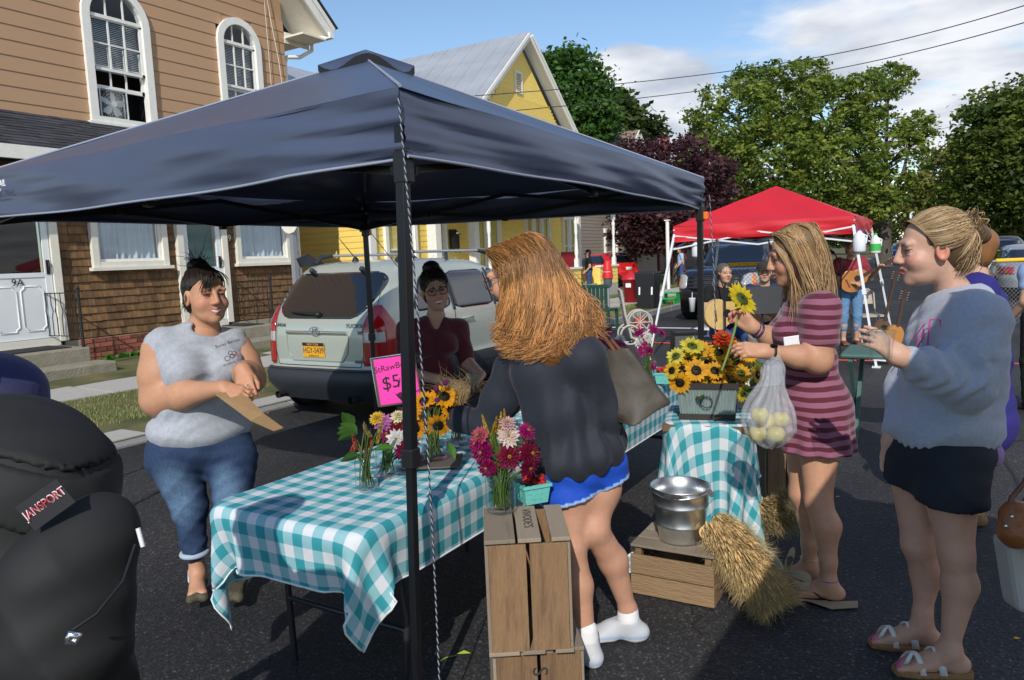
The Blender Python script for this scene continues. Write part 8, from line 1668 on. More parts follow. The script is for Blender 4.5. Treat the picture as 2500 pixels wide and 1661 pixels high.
SF=[(1690,845,.062,(.72,.62,.06),1,(.1,.9)),(1650,870,.05,(.75,.65,.1),1,(-.7,.4)),(1665,905,.06,(.78,.42,.01),0,(-.8,.1)),(1700,905,.06,(.80,.40,.008),0,(-.1,.0)),(1660,935,.055,(.78,.38,.01),0,(-.3,-.5)),(1740,935,.06,(.72,.58,.03),1,(.0,-.6)),(1793,882,.062,(.80,.40,.01),0,(.0,.1)),(1793,927,.045,(.80,.38,.008),0,(.1,-.2)),(1755,860,.055,(.8,.42,.01),0,(-.1,.6)),(1765,830,.06,(.60,.06,.01),2,(.0,.9)),(1785,845,.05,(.75,.3,.01),2,(.2,.7)),(1845,895,.055,(.75,.6,.05),1,(.9,.1)),(1850,915,.05,(.78,.5,.02),0,(.9,-.3)),(1700,950,.055,(.5,.2,.01),0,(-.2,-.9)),(1755,945,.04,(.7,.22,.01),2,(.1,-.4)),(1815,960,.05,(.7,.6,.05),1,(.6,-.7)),(1725,885,.05,(.78,.4,.01),0,(.1,.5)),(1680,880,.05,(.78,.45,.01),0,(-.5,.6)),(1820,865,.05,(.78,.45,.02),0,(.5,.5)),(1640,905,.045,(.78,.5,.03),0,(-1,0)),(1745,905,.05,(.75,.38,.01),0,(.0,.2)),(1705,930,.045,(.78,.5,.02),1,(-.1,-.3))]
SF+=[(RNG.uniform(1650,1840),RNG.uniform(850,960),.05,(.8,.42,.01),RNG.choice((0,0,1)),(RNG.normal(0,.5),RNG.normal(.2,.5)))for k in range(14)]
for(x,y,r,c,kd,o)in SF:
 r*=1.15
 q_=P_(x,y,pt,RNG.uniform(.02,.16)if y>900 else RNG.uniform(-.08,.08));n_=cam+P3(R0)*o[0]+vn(0,0,o[1]);tp.append(q_)
 if kd==2:zinnia(BQ,q_,n_,r,c)
 else:sunflower(BQ,q_,n_,r,c,green=kd==1)
stems(BQ,pt+Vector((0,0,.1)),tp,.005,(.10,.16,.04),1,.06);leafs(BQ,[(P_(1640+RNG.uniform(0,210),860+RNG.uniform(0,110),pt,RNG.uniform(-.05,.14)),RNG.normal(0,1,3)+vn(0,0,.1))for i in range(46)],.085,.05,(.055,.12,.025))
SFL=thing('sunflower_stem','yellow sunflower lifted by the woman in stripes','flower',P3(D(1760,900,3.45)));q_=P3(D(1812,730,3.42));sunflower(SFL,q_,vn(0,0,.55)+P3(R0)*.5-P3(F0)*.75,.088,(.76,.60,.03),green=True);tubes('stem',bez(D(1806,742,3.42),D(1795,820,3.42),D(1762,905,3.42),10),.006,M('stem_green',(.16,.24,.06),.6),SFL)
q=MB();fm=frame(D(1835,870,4.3),R0*.9+F0*.3,F0*.9-R0*.3);q.bb((-.17,-.12,-.16),(.17,.12,.03));o=q.build('box_wall',M('box_white',(.72,.72,.74),.7));o.data.transform(fm);tag(o,'white box on the table behind the planter flowers','box')
# wheat sheaves
def sheaf(label,A,Bm,E,r,n,dark=1.0):
 T=thing('wheat_sheaf',label,'wheat',E,0,None);A,Bm,E=P3(A),P3(Bm),P3(E);ps=[];w=[];cs=[]
 for i in range(n):
  t=RNG.uniform(0,1)**.85;c=(1-t)**2*A+2*t*(1-t)*Bm+t*t*E;d=2*(1-t)*(Bm-A)+2*t*(E-Bm);d/=np.linalg.norm(d);a=RNG.normal(size=3);a-=(a@d)*d;a/=np.linalg.norm(a);rr=r*(.75+.35*math.sin(t*3.14))*RNG.uniform(.5,1.0);s=c+a*rr*.55;l=RNG.uniform(.04,.065);e=s+(a*.75-d*-.55)*l+vn(0,0,-.012)
  e[2]=max(e[2],.008);s[2]=max(s[2],.008);ps.append(bez(s,s+a*l*.7,e,6));w.append(RNG.uniform(.003,.0052));cs.append(np.array((.78,.58,.29))*RNG.uniform(.6,1.3)*dark)
  for k in range(2):f=e+(a*.8+d*.5+RNG.normal(0,.35,3))*.045;f[2]=max(f[2],.004);ps.append(bez(s*.4+e*.6,e,f,6));w.append(.0007);cs.append(np.array((.72,.56,.28))*RNG.uniform(.6,1.2)*dark)
 strands('ears',ps,w,np.array(cs),T,'petal');q=MB();q.tube([tuple((1-t)**2*A+2*t*(1-t)*Bm+t*t*E)for t in np.linspace(0.03,.97,10)],[r*.35]+[r*.62]*8+[r*.4],12);q.build('straw_core',M('straw',(.5,.35,.15),.9,var=.4,scale=90,bump=.8,bscale=160),T);return T
e0=G(1880,1480,.09)
ws=sheaf('curled golden wheat sheaf with a burlap ribbon leaning on the low crate',D(1738,1275,3.42),D(1800,1340,3.30),G(1895,1468,.08),.115,2300);sheaf('darker wheat bundle lying in the paper behind the striped dress',D(1850,1235,3.95),D(1890,1260,3.9),D(1935,1235,3.8),.10,700,.7)
M('burlap',(.36,.28,.18),.95,bump=.4,bscale=400)
def ribbon(name,pts,w,par,mat='burlap'):
 V=[];P=[Vector(p)for p in pts]
 for i,p in enumerate(P):V+=[p-U0*w*.3-R0*w*.4*(i%2),p+U0*w*.45]
 q=MB();q.add(V,[(2*i,2*i+1,2*i+3,2*i+2)for i in range(len(P)-1)],0,True);o=q.build(name,mat,par,fixn=False);s=o.modifiers.new('s','SOLIDIFY');s.thickness=.002;s=o.modifiers.new('q','SUBSURF');s.levels=s.render_levels=2
k0=D(1918,1402,3.28);ribbon('bow_loop',[k0,D(1925,1350,3.26),D(1945,1345,3.24),D(1940,1385,3.24),k0],.06,ws);ribbon('bow_loop',[k0,D(1970,1405,3.2),D(1990,1430,3.2),D(1960,1440,3.2),D(1930,1420,3.22)],.06,ws);q=MB();q.add([G(1945,1440,.012),G(1955,1462,.012),G(2025,1470,.012),G(2030,1488,.01),G(2094,1468,.014),G(2095,1484,.012)],[(0,2,3,1),(2,4,5,3)]);o=q.build('ribbon_tail','burlap',ws,fixn=False);s=o.modifiers.new('s','SOLIDIFY');s.thickness=.002;q=MB();q.ball(k0,.022,8);q.build('bow_knot',M('pink_cloth',(.45,.28,.32),.9),ws)
for(px,py)in((1888,1150),(1880,1245)):
 g=G(px,py+60,0);crate('pale wooden crate standing behind the draped display table',(g.x,g.y,0),yw+.5,(.26,.3,.36 if py<1200 else .2),py<1200)
 break
PB=thing('plastic_bag','translucent carrier bag of yellow apples hanging from the striped girl','bag',P3(D(1878,1075,3.2)));J=lambda x,y,dd=0.0:P3(D(x,y,3.20+dd))
S=SDF();S.ell(J(1880,1035),(.105,.105,.105),None,.05);S.ell(J(1868,1010,.02),(.08,.09,.1),None,.05);S.chain([J(1878,1000),J(1888,900),J(1893,862)],[.08,.035,.012],.05);V,F=S.mesh(.008,lambda P:.006*np.sin(np.arctan2((P-J(1885,900))@P3(F0),(P-J(1885,900))@P3(R0))*13+2*np.sin(P[:,2]*16))+noise_fold(P,60,.003,1.))
mb_=bpy.data.materials.new('film');mb_.use_nodes=True;MATS['film']=mb_;nt_=mb_.node_tree;bb_=nt_.nodes['Principled BSDF'];bb_.inputs['Base Color'].default_value=(.62,.63,.66,1);bb_.inputs['Roughness'].default_value=.4;bb_.inputs['Alpha'].default_value=.30
npmesh('bag_film',V,F,'film',PB);AP=M('apple',(.48,.50,.10),.35,col2=(.6,.42,.12),scale=8)
for k,(x,y,dd)in enumerate(((1850,1060,0),(1895,1062,-.03),(1905,1025,.02),(1870,1030,.03),(1855,1015,-.03),(1885,1045,.05))):q=MB();q.lathe([(0,-.032),(.018,-.034),(.036,-.015),(.04,.008),(.028,.03),(.008,.032),(0,.024)],J(x,y,dd),16);tag(q.build('apple',AP),'yellow green apple inside the translucent carrier bag','apple','apples in the carrier bag')
for(x,y)in((2474,1562),(1806,1466),(1700,1480),(2040,1215),(650,1010),(1590,1180)):g=G(x,y);q=MB();q.add([g+Vector((0,0,.004)),g+R0*.014+F0*.008+Vector((0,0,.009)),g+R0*.03+Vector((0,0,.004)),g+R0*.014-F0*.008+Vector((0,0,.006))],[(0,1,2,3)]);tag(q.build('fallen_petal',M('petal_yellow',(.75,.4,.02),.7)),'loose yellow petal fallen on the dark road','petal','petals on the road')
q=MB();g=G(1115,1600);q.add([g+Vector((0,0,.006)),g+R0*.03+F0*.015+Vector((0,0,.012)),g+R0*.06+Vector((0,0,.006)),g+R0*.03-F0*.015+Vector((0,0,.012))],[(0,1,2,3)]);q.tube([g,g-R0*.04-F0*.02+Vector((0,0,.004)),g-R0*.07-F0*.05+Vector((0,0,.003))],.002,4);tag(q.build('fallen_leaf',M('leaf_lime',(.35,.42,.05),.7)),'small yellow green leaf fallen on the road by the crates','leaf')
# people partly in view, the musicians and passers-by
M('cotton_navy',(.012,.018,.09),.9,sheen=.2,bump=.15,bscale=50);M('dress_blue',(.022,.018,.16),.9,var=.2,scale=120);M('pack_black',(.012,.012,.0125),.75,var=.15,scale=8,bump=.03,bscale=400);M('pack_panel',(.009,.009,.014),.7);M('tee_black',(.008,.008,.009),.9);M('khaki',(.22,.20,.17),.9);M('jean_mid',(.03,.07,.19),.9,var=.2,scale=60);M('jean_light',(.12,.24,.42),.9,var=.15,scale=50);M('blouse_red',(.16,.008,.02),.85,col2=(.34,.05,.07),scale=34);M('cap_dark',(.03,.026,.02),.9);M('pack_maroon',(.075,.006,.025),.7)
def figure(label,base,hd,J,d,sk=(.5,.3,.2),vox=.011,hs=1.05,hair=(.05,.03,.02),top='tee_black',bot='jean_mid',sleeve=.45,shoe='rubber_black',face=True,cut=None,look=None,longhair=0,girth=1.0,skirt=False):
 T=person(label,base);j={k:P3(v)for k,v in J.items()};hf=P3(look if look is not None else hd);S=SDF();B,W=head(S,j['head'],hf,U0,hs);S.cap(j['head']+B@vn(0,-.02,-.06),j['neck'],.05,.055);S.cap(j['neck'],j['chest'],.055,.08)
 V,F=S.mesh(max(.005,vox*.55));parts=[(V,F,paintcol(V,sk,face_paint(W,B,hs,(.4,.14,.13),tuple(np.array(hair)*.8),tuple(np.array(sk)*(1.1,.85,.8)))))]
 S=SDF();S.cap(j['chest'],j['pelvis'],.09,.09);g=girth
 for s in 'LR':
  S.cap(j['chest'],j['s'+s],.06,.055);S.chain([j['s'+s],j['e'+s],j['w'+s]],[.05*g,.042*g,.028]);d_=j['w'+s]-j['e'+s];hand(S,j['w'+s],d_,vn(0,0,1)+P3(hd)*.3,1 if s=='L' else-1,(.5,.5,.6,.6),1,rf=.009)
  S.chain([j['pelvis'],j['h'+s],j['k'+s],j['k'+s]*.6+j['a'+s]*.4,j['a'+s]],[.08,.075,.055,.055,.034]);foot(S,j['a'+s],hd,1.0,False)
 V,F=S.mesh(vox*.75);parts.append((V,F,paintcol(V,sk,[])));assemble(T,parts)
 S=SDF();Bt=torso_sdf(S,j['pelvis']+vn(0,0,.06),j['chest'],j['neck']-vn(0,0,.05),hd,dict(hip=(.165*g,.13*g,.12),waist=(.15*g,.125*g,.16),chest=(.175*g,.125*g,.14)),.06)
 for s in 'LR':S.cap(j['chest']+vn(0,0,.06),j['s'+s],.075,.075*g);S.cap(j['s'+s],j['s'+s]*(1-sleeve)+j['e'+s]*sleeve if sleeve<=1 else j['e'+s],.072*g,.066*g)
 if sleeve>1:[S.cap(j['e'+s],j['e'+s]*.1+j['w'+s]*.9,.06,.042)for s in 'LR']
 if skirt:S.cap(j['pelvis'],(j['kL']+j['kR'])/2+vn(0,0,.12),.17,.24,k=.08)
 V,F=S.mesh(vox,lambda P:noise_fold(P,32,.005,1.7,(.4,.2,1)),[(j['pelvis']-vn(0,0,.04 if not skirt else 2),-P3(U0))]);npmesh('dress' if skirt else 'shirt',V,F,top,T)
 if not skirt:
  S=SDF();S.ell(j['pelvis'],(.16*g,.125*g,.12),Bt,.05);c=1 if cut is None else cut
  for s in 'LR':S.chain([j['h'+s],j['k'+s]],[.092*g,.07]);S.cap(j['k'+s],j['k'+s]*(1-c)+j['a'+s]*c,.07,.058)
  V,F=S.mesh(vox,lambda P:noise_fold(P,45,.004,2.),[(j['pelvis']+vn(0,0,.05),U0)]);npmesh('trousers',V,F,bot,T)
 for s in 'LR':S=SDF();foot(S,j['a'+s],hd,1.15,False);V,F=S.mesh(vox,None,[(j['a'+s]+vn(0,0,-.01),U0)]);npmesh('shoe',V,F,shoe,T)
 h=SDF();e=lambda p,r,k=.02,sub=False:h.ell(W(*p),np.array(r)*hs,B,k,sub);e((0,-.026,.036),(.083,.102,.092));e((0,-.05,-.03-longhair*.05),(.074,.055,.065+longhair*.05),.03);e((0,.115,-.035),(.075,.08,.1),.012,True);V,F=h.mesh(.008,lambda P:.002*np.sin(P@B[:,0]*300));npmesh('hair',V,F,'hair',T,np.tile(hair,(len(V),1)));return T,W,B,j
 # man with the black backpack at the near left
def backpacker():
 d0=1.22;J=lambda x,y,dd=0.0:P3(D(x,y,d0+dd));hd=away(-100);c=J(-190,1100,.12);b=(c[0],c[1],0);z=lambda q,h:vn(q[0],q[1],h);rt=P3(F0);f=P3(hd)
 Jt=dict(head=z(c+f*.04,1.62),neck=z(c,1.44),chest=z(c,1.27),pelvis=z(c,.98),sL=z(c-rt*.2,1.355),eL=z(c-rt*.26+f*.02,1.13),wL=z(c-rt*.22+f*.2,.95),sR=z(c+rt*.2,1.355),eR=z(c+rt*.26,1.13),wR=z(c+rt*.22+f*.2,.95),hL=z(c-rt*.1,.93),kL=z(c-rt*.11+f*.02,.5),aL=z(c-rt*.11,.085),hR=z(c+rt*.1,.93),kR=z(c+rt*.11,.5),aR=z(c+rt*.11,.085))
 figure('person in a dark blue jacket wearing the large black backpack',b,hd,Jt,d0,top='cotton_navy',bot='jean_mid',sleeve=2,girth=1.25)
 T=thing('backpack','large black backpack with a red lettered patch on the person in blue','backpack',J(120,1500));S=SDF();q0,q1=J(30,1185,.0),J(40,1660,.0)
 S.cap(q0,q1,.145,.165,k=.05);S.cap(J(115,1195,-.03),J(130,1660,-.03),.085,.115,k=.06);S.cap(J(-60,1195,.05),J(-60,1660,.05),.14,.15,k=.05)
 V,F=S.mesh(.008,lambda P:noise_fold(P,26,.006,.7,(.5,.1,1)));npmesh('main_compartment',V,F,'pack_black',T)
 S=SDF();S.cap(J(225,1330,-.10),J(195,1560,-.12),.062,.075,k=.04);S.cap(J(120,1420,-.14),J(110,1580,-.14),.07,.08,k=.05);S.cap(J(250,1280,-.08),J(130,1400,-.14),.045,.05,k=.04);V,F=S.mesh(.007,lambda P:noise_fold(P,40,.004,2.2));npmesh('front_pocket',V,F,'pack_black',T)
 tubes('zip',[J(330,1330,-.13),J(300,1420,-.17),J(235,1500,-.215),J(175,1540,-.23)],.0025,'pack_panel',T);tubes('zip_pull',[J(337,1290,-.12),J(349,1335,-.12)],.0035,'sock_white',T);
 for(ya,yb)in((900,1165),(1178,1330)):
  S=SDF();S.cap(q0,q1,.152,.172,k=.05);S.cap(J(115,1195,-.03),J(130,1660,-.03),.092,.122,k=.06);S.cap(J(-60,1195,.05),J(-60,1660,.05),.147,.157,k=.05);tl=P3(U0)-P3(R0)*-.45;V,F=S.mesh(.008,lambda P:noise_fold(P,26,.006,.7,(.5,.1,1)),[(J(60,ya,-.15),tl),(J(60,yb,-.15),-tl)]);npmesh('top_panel' if ya<1000 else 'patch_panel',V,F,'pack_black',T)
 fm=frame(Vector(J(112,1232,-.17)),Vector(J(160,1185,-.145))-Vector(J(60,1255,-.165)),U0*.8-R0*.55);q=MB();q.box((0,0,0),(.062,.043,.002));o=q.build('patch','pack_panel',T);o.data.transform(fm);text_mesh('patch_lettering','JANSPORT',.015,'sock_white',fm@Matrix.Translation((0,.002,.0015))@Matrix.Diagonal((.86,1.25,1,1)),T,.0004);text_mesh('patch_lettering','JANSPORT',.0143,M('letter_red',(.45,.02,.04),.6),fm@Matrix.Translation((.0,.002,.0026))@Matrix.Diagonal((.86,1.1,1,1)),T,.0004)
 q=MB();q.tube([J(163,1565,-.26),J(172,1548,-.26),J(192,1552,-.255),J(186,1568,-.255)],.006,6,closed=True);q.build('clasp','silver',T)
backpacker()
# woman in the blue dress behind the sweatshirt
def stand(c,hd,h=1.66,arms=None,sp=.09):
 f=P3(hd);rt=np.cross(f,vn(0,0,1));z=lambda q,k:vn(q[0],q[1],k*h/1.66);c=P3(c);J=dict(head=z(c+f*.03,1.54),neck=z(c,1.385),chest=z(c,1.22),pelvis=z(c,.90))
 for s,k in(('L',-1),('R',1)):
  J['s'+s]=z(c+rt*k*.175,1.32);J['e'+s]=z(c+rt*k*.22-f*.02,1.05);J['w'+s]=z(c+rt*k*.19+f*.14,.88);J['h'+s]=z(c+rt*k*sp,.86);J['k'+s]=z(c+rt*k*sp*1.05+f*.015,.47);J['a'+s]=z(c+rt*k*sp*1.05,.085)
 if arms:J.update({k:P3(v)for k,v in arms.items()})
 return J
g=D(2368,1240,4.25);hd=away(-60);T,W,B,j=figure('woman with a ginger ponytail in a blue dress behind the sweatshirt girl',(g.x,g.y,0),hd,stand((g.x,g.y,0),hd,1.66),4.2,sk=(.52,.32,.23),hair=(.22,.10,.035),top='dress_blue',skirt=True,shoe='cork',girth=1.3);ps=[bez(W(*(vn(0,-.10,.03)+RNG.normal(0,.012,3))),D(2385,620,4.15),P3(D(2400+RNG.normal(0,12),700+RNG.normal(0,14),4.05)),12)for i in range(380)];strands('ponytail',ps,RNG.uniform(.0012,.0024,380),np.array((.36,.17,.05))*RNG.uniform(.5,1.4,(380,1)),T)
# person with the maroon backpack at the right edge
g=G(2508,1000);hd=away(-20);c=P3(g)+P3(R0)*.08;T,W,B,j=figure('person with a maroon backpack and black trousers by the barrier',(c[0],c[1],0),hd,stand(c,hd,1.62),7,top=M('tee_blue',(.25,.35,.55),.9),bot='tee_black',hair=(.2,.09,.03),longhair=1);PK=thing('backpack','maroon backpack on the person at the right edge','backpack',c+vn(0,0,.9));S=SDF();bk=c-P3(hd)*.2;S.cap(bk+vn(0,0,1.3),bk+vn(0,0,.98),.13,.16,k=.05);S.cap(bk-P3(hd)*.1+vn(0,0,1.1),bk-P3(hd)*.1+vn(0,0,.98),.1,.12,k=.05);V,F=S.mesh(.011,lambda P:noise_fold(P,40,.006,1.));npmesh('pack_body',V,F,'pack_maroon',PK)
# brown leather handbag and canvas tote at the right edge
HB=thing('leather_handbag','tan leather handbag with rivets above a canvas tote','bag',D(2490,1330,2.5));J=lambda x,y,dd=0.0:P3(D(x,y,2.45+dd));S=SDF();S.cap(J(2478,1255),J(2478,1300),.045,.055,k=.03);S.cap(J(2540,1245,.02),J(2540,1310,.02),.06,.065,k=.04);V,F=S.mesh(.006,lambda P:noise_fold(P,50,.004,1.));npmesh('bag_body',V,F,M('leather_tan',(.26,.085,.025),.35,var=.2,scale=20,bump=.2,bscale=60),HB);tubes('bag_strap',[J(2450,1285),J(2470,1215),J(2500,1180),J(2530,1120)],.008,'leather_brown',HB)
for(x,y)in((2470,1262),(2455,1285)):q=MB();q.ball(J(x,y,-.05),.006,8);q.build('rivet','silver',HB)
TB=thing('tote_bag','pale canvas tote bag hanging below the leather handbag','bag',D(2510,1480,2.5));q=MB();q.prism([J(2462,1325,.05),J(2560,1325,.05),J(2570,1510,.05),J(2490,1500,.05)],F0,.1);q.build('bag_body',M('canvas',(.42,.40,.36),.9,bump=.3,bscale=120),TB,bevel=.02)
# musicians
def guitar(label,body_c,neck_dir,face,wood=(.50,.33,.14),sc=1.0):
 T=thing('acoustic_guitar',label,'guitar',body_c);d=Vector(neck_dir).normalized();n=Vector(face);n=(n-d*n.dot(d)).normalized();x=d.cross(n);c=Vector(body_c);pts=[]
 for i in range(40):
  a=2*math.pi*i/40;yy=math.cos(a);w=.195-.045*math.exp(-((yy-.25)/.28)**2)-.05*max(0,yy);pts.append(c+d*(yy*.24*sc)+x*(math.sin(a)*w*sc)-n*.05*sc)
 q=MB();q.prism(pts,n,.1*sc);q.build('sound_box',M('guitar%.2f'%wood[0],wood,.3,var=.12,scale=8),T,bevel=.006)
 q=MB();q.cyl(c+n*.051*sc+d*.05,c+n*.053*sc+d*.05,.05*sc,n=20);q.build('sound_hole','iron_black',T);q=MB();q.box(c,(.001,)*3);q=MB();q.beam(c-d*.12+n*.056*sc,c-d*.1+n*.056*sc,.14,.012,up=n);q.build('bridge','leather_brown',T);q=MB();q.beam(c+d*.1+n*.055*sc,c+d*.60*sc+n*.05*sc,.05,.022,up=n);q.build('neck',M('rosewood',(.05,.025,.015),.5),T)
 q=MB();q.beam(c+d*.60*sc+n*.045,c+d*.74*sc+n*.03,.065,.016,up=n);q.build('headstock','rosewood',T)
 for k in range(3):
  for s in(-1,1):q=MB();p=c+d*(.63+.04*k)*sc+n*.04;q.cyl(p+x*s*.03,p+x*s*.05,.008,n=6);q.build('tuning_peg','silver',T)
 return T
toC=-F0
def seated(label,px,dep,hd,**kw):
 c=P3(D(px,800,dep))*vn(1,1,0);f=P3(hd);rt=np.cross(f,vn(0,0,1));z=lambda q,h:vn(q[0],q[1],h);J=dict(head=z(c+f*.05,1.30),neck=z(c+f*.02,1.15),chest=z(c,.98),pelvis=z(c-f*.05,.62))
 for s,k in(('L',-1),('R',1)):J['s'+s]=z(c+rt*k*.18,1.08);J['e'+s]=z(c+rt*k*.27+f*.04,.84);J['w'+s]=z(c+rt*k*(.20 if s=='L' else .05)+f*.26,.82 if s=='L' else .78);J['h'+s]=z(c+rt*k*.09,.58);J['k'+s]=z(c+rt*k*.13+f*.38,.52);J['a'+s]=z(c+rt*k*.12+f*.36,.085)
 return figure(label,(c[0],c[1],0),hd,J,dep,**kw)[0],c,f,rt
T,c,f,rt=seated('seated guitarist with glasses in a black T-shirt and jeans',1765,9.6,away(168),top='tee_black',bot='jean_mid',hair=(.10,.08,.07),shoe='sock_white');guitar('large blonde acoustic guitar played by the seated man in black',c+f*.23-rt*-.14+vn(0,0,.80),-rt*.98+vn(0,0,.12),f,(.62,.42,.17),1.05)
ST=thing('stool','metal stool under the seated guitarist','stool',(c[0],c[1],0));q=MB();q.cyl((c[0],c[1],.46),(c[0],c[1],.51),.17,n=16);q.build('seat','plastic_black',ST)
for k in range(4):a=k*math.pi/2+.4;q=MB();q.cyl((c[0]+.12*math.cos(a),c[1]+.12*math.sin(a),.46),(c[0]+.19*math.cos(a),c[1]+.19*math.sin(a),0),.012,n=6);q.build('leg','steel_dark',ST)
T,c2,f2,rt2=seated('seated musician in a dark cap behind the music stand',1868,9.4,away(200),top='cotton_navy',bot='khaki',hair=(.05,.035,.03));q=MB();q.lathe([(.10,.0),(.105,.03),(.09,.085),(.04,.11),(0,.112)],tuple(c2+f2*.05+vn(0,0,1.33)),16);q.build('cap_crown','cap_dark',T);q=MB();q.box(tuple(c2+f2*.17+vn(0,0,1.335)),(.13,.15,.01));q.build('cap_peak','cap_dark',T);guitar('tan guitar in the lap of the musician in the cap',c2+f2*.22-rt2*-.1+vn(0,0,.80),-rt2+vn(0,0,.15),f2,(.45,.22,.09),.95)
g=G(2075,842);hd=away(185);c=P3(g);f=P3(hd);rt=np.cross(f,vn(0,0,1));J=stand(c,hd,1.66,dict(eL=c-rt*.3+f*.02+vn(0,0,1.06),wL=c-rt*.33+f*.25+vn(0,0,1.22),eR=c+rt*.28-f*.02+vn(0,0,1.02),wR=c+rt*.06+f*.24+vn(0,0,1.0)),.1);T,W,B,j=figure('singing woman in a red patterned blouse playing guitar in cropped jeans',g,hd,J,11.6,top='blouse_red',bot='jean_light',hair=(.13,.075,.04),cut=.55,shoe='leather_brown',girth=1.12);guitar('sunburst acoustic guitar worn by the singing woman',c+f*.2+rt*.03+vn(0,0,1.05),-rt+vn(0,0,.5),f,(.42,.17,.045),.95);tubes('guitar_strap',bez(c+f*.15+rt*.15+vn(0,0,1.0),c+f*.1-rt*.05+vn(0,0,1.5),c-f*.12-rt*.16+vn(0,0,1.25),10),.016,'plastic_black',T)
for(px,py,dep,lab,mt)in((1437,640,25.5,'dark haired person in black standing by the red car','tee_black'),(1662,640,30,'person in a pale blue shirt beside the plum tree trunk',M('shirt_pale',(.35,.5,.75),.9))):p=D(px,py,dep);figure(lab,(p.x,p.y,.2),away(-90),{k:v+vn(0,0,.2)for k,v in stand((p.x,p.y,0),away(-90),1.6).items()},dep,top=mt,bot='jean_mid',hair=(.02,.012,.01),longhair=1,vox=.02)
# street furniture and stage gear
M('steel_grey',(.35,.36,.38),.5,metal=.5);M('meter_red',(.65,.02,.02),.5);M('meter_grey',(.10,.12,.15),.5);M('bin_black',(.015,.017,.02),.5);M('bin_red',(.5,.02,.03),.5);M('plastic_green',(.02,.38,.08),.5);M('chair_green',(.015,.06,.04),.5);M('reel_beige',(.45,.42,.37),.6);M('hose_red',(.6,.05,.03),.5);M('chair_beige',(.42,.36,.29),.5);M('yellow_rail',(.85,.5,.03),.5);M('mesh_wire',(.35,.36,.37),.5,metal=.6);M('table_green',(.06,.13,.11),.6);M('amp_cloth',(.08,.085,.09),.9,bump=.3,bscale=300);M('milk',(.72,.74,.76),.35);M('label_green',(.05,.45,.08),.5);M('shop_red',(.3,.01,.02),.6)
def prop(name,label,cat,loc,group=None):return thing(name,label,cat,loc,0,group)
def box_(t,nm,a,b,mat,bv=0):q=MB();q.bb(a,b);return q.build(nm,mat,t,bevel=bv)
def rod(t,nm,pts,r,mat,n=8):q=MB();q.tube(pts,r,n);return q.build(nm,mat,t)
g=G(1487,800,.12);T=prop('parking_meter','parking meter with a bright red hood on a grey post','parking meter',g);zt=PU(1485,700,g.x).z;rod(T,'post',[g,(g.x,g.y,zt)],.03,'steel_grey');q=MB();q.lathe([(.05,0),(.085,.06),(.095,.22)],(g.x,g.y,zt-.02),14);q.build('meter_body','meter_grey',T);q=MB();q.lathe([(.115,0),(.10,.16),(.07,.33),(.05,.36),(0,.365)],(g.x,g.y,zt+.17),14);q.build('hood','meter_red',T);text_mesh('hood_text','NO PARKING',.03,'print_white',frame((g.x-.105,g.y-.02,zt+.3),(0,-1,0),(0,0,1)),T)
def wheelie(label,g,mat,w,h,num=None):
 T=prop('rubbish_bin',label,'bin',g);q=MB();q.box((g.x,g.y,g.z+h/2),(w*.82,w*.82,h),taper=1.22);q.build('bin_body',mat,T,bevel=.02);q=MB();q.box((g.x,g.y,g.z+h+.03),(w*1.06,w*1.06,.06),taper=.9);q.build('lid',mat,T,bevel=.02)
 if num:text_mesh('bin_number',num,.45,'print_white',frame((g.x-w*.475,g.y-.03,g.z+h*.55),(.0,-1,0),(.09,0,1)),T,.002)
 return T
wheelie('black wheeled bin painted with a white number 11',G(1583,752,.12),'bin_black',.56,.92,'1 1')
g=G(1541,742,.12);T=prop('rubbish_bin','round red bin with a domed lid beside the black bin','bin',g);q=MB();q.lathe([(.0,0),(.19,0),(.24,.72),(.25,.72)],g,20);q.build('bin_body','bin_red',T);q=MB();q.lathe([(.27,.72),(.27,.76),(.2,.84),(.1,.88),(.09,.93),(0,.94)],g,20);q.build('lid','bin_red',T);box_(T,'label',(g.x-.255,g.y-.1,g.z+.5),(g.x-.235,g.y+.06,g.z+.62),'print_white')
g=G(1640,742,.12);T=prop('plastic_stool','bright green plastic step stool on the verge','stool',g);box_(T,'seat',(g.x-.16,g.y-.2,g.z+.3),(g.x+.16,g.y+.2,g.z+.34),'plastic_green',.01);box_(T,'step',(g.x-.36,g.y-.2,g.z+.14),(g.x-.16,g.y+.2,g.z+.18),'plastic_green',.01)
for s in(-1,1):q=MB();q.prism([(g.x-.36,g.y+s*.19,g.z),(g.x+.18,g.y+s*.19,g.z),(g.x+.15,g.y+s*.19,g.z+.32),(g.x-.15,g.y+s*.19,g.z+.32),(g.x-.18,g.y+s*.19,g.z+.16),(g.x-.34,g.y+s*.19,g.z+.16)],(0,-s,0),.02);q.build('side_panel','plastic_green',T)
g=G(1470,805,.12);T=prop('garden_chair','dark green plastic garden chair on the verge','chair',g);box_(T,'seat',(g.x-.24,g.y-.25,.5),(g.x+.24,g.y+.25,.54),'chair_green',.01)
for k in range(6):box_(T,'back_slat',(g.x-.27,g.y-.24+k*.085,.56),(g.x-.245,g.y-.18+k*.085,.98),'chair_green')
box_(T,'back_rail',(g.x-.28,g.y-.27,.96),(g.x-.24,g.y+.29,1.03),'chair_green',.01)
for sx in(-1,1):
 for sy in(-1,1):box_(T,'leg',(g.x+sx*.22-.025,g.y+sy*.23-.025,.1),(g.x+sx*.22+.025,g.y+sy*.23+.025,.52),'chair_green')
g=G(1555,838);T=prop('hose_reel','beige hose reel cart with a red hose','hose reel',g);X=lambda a,b,z:g+R0*a+F0*b+Vector((0,0,z))
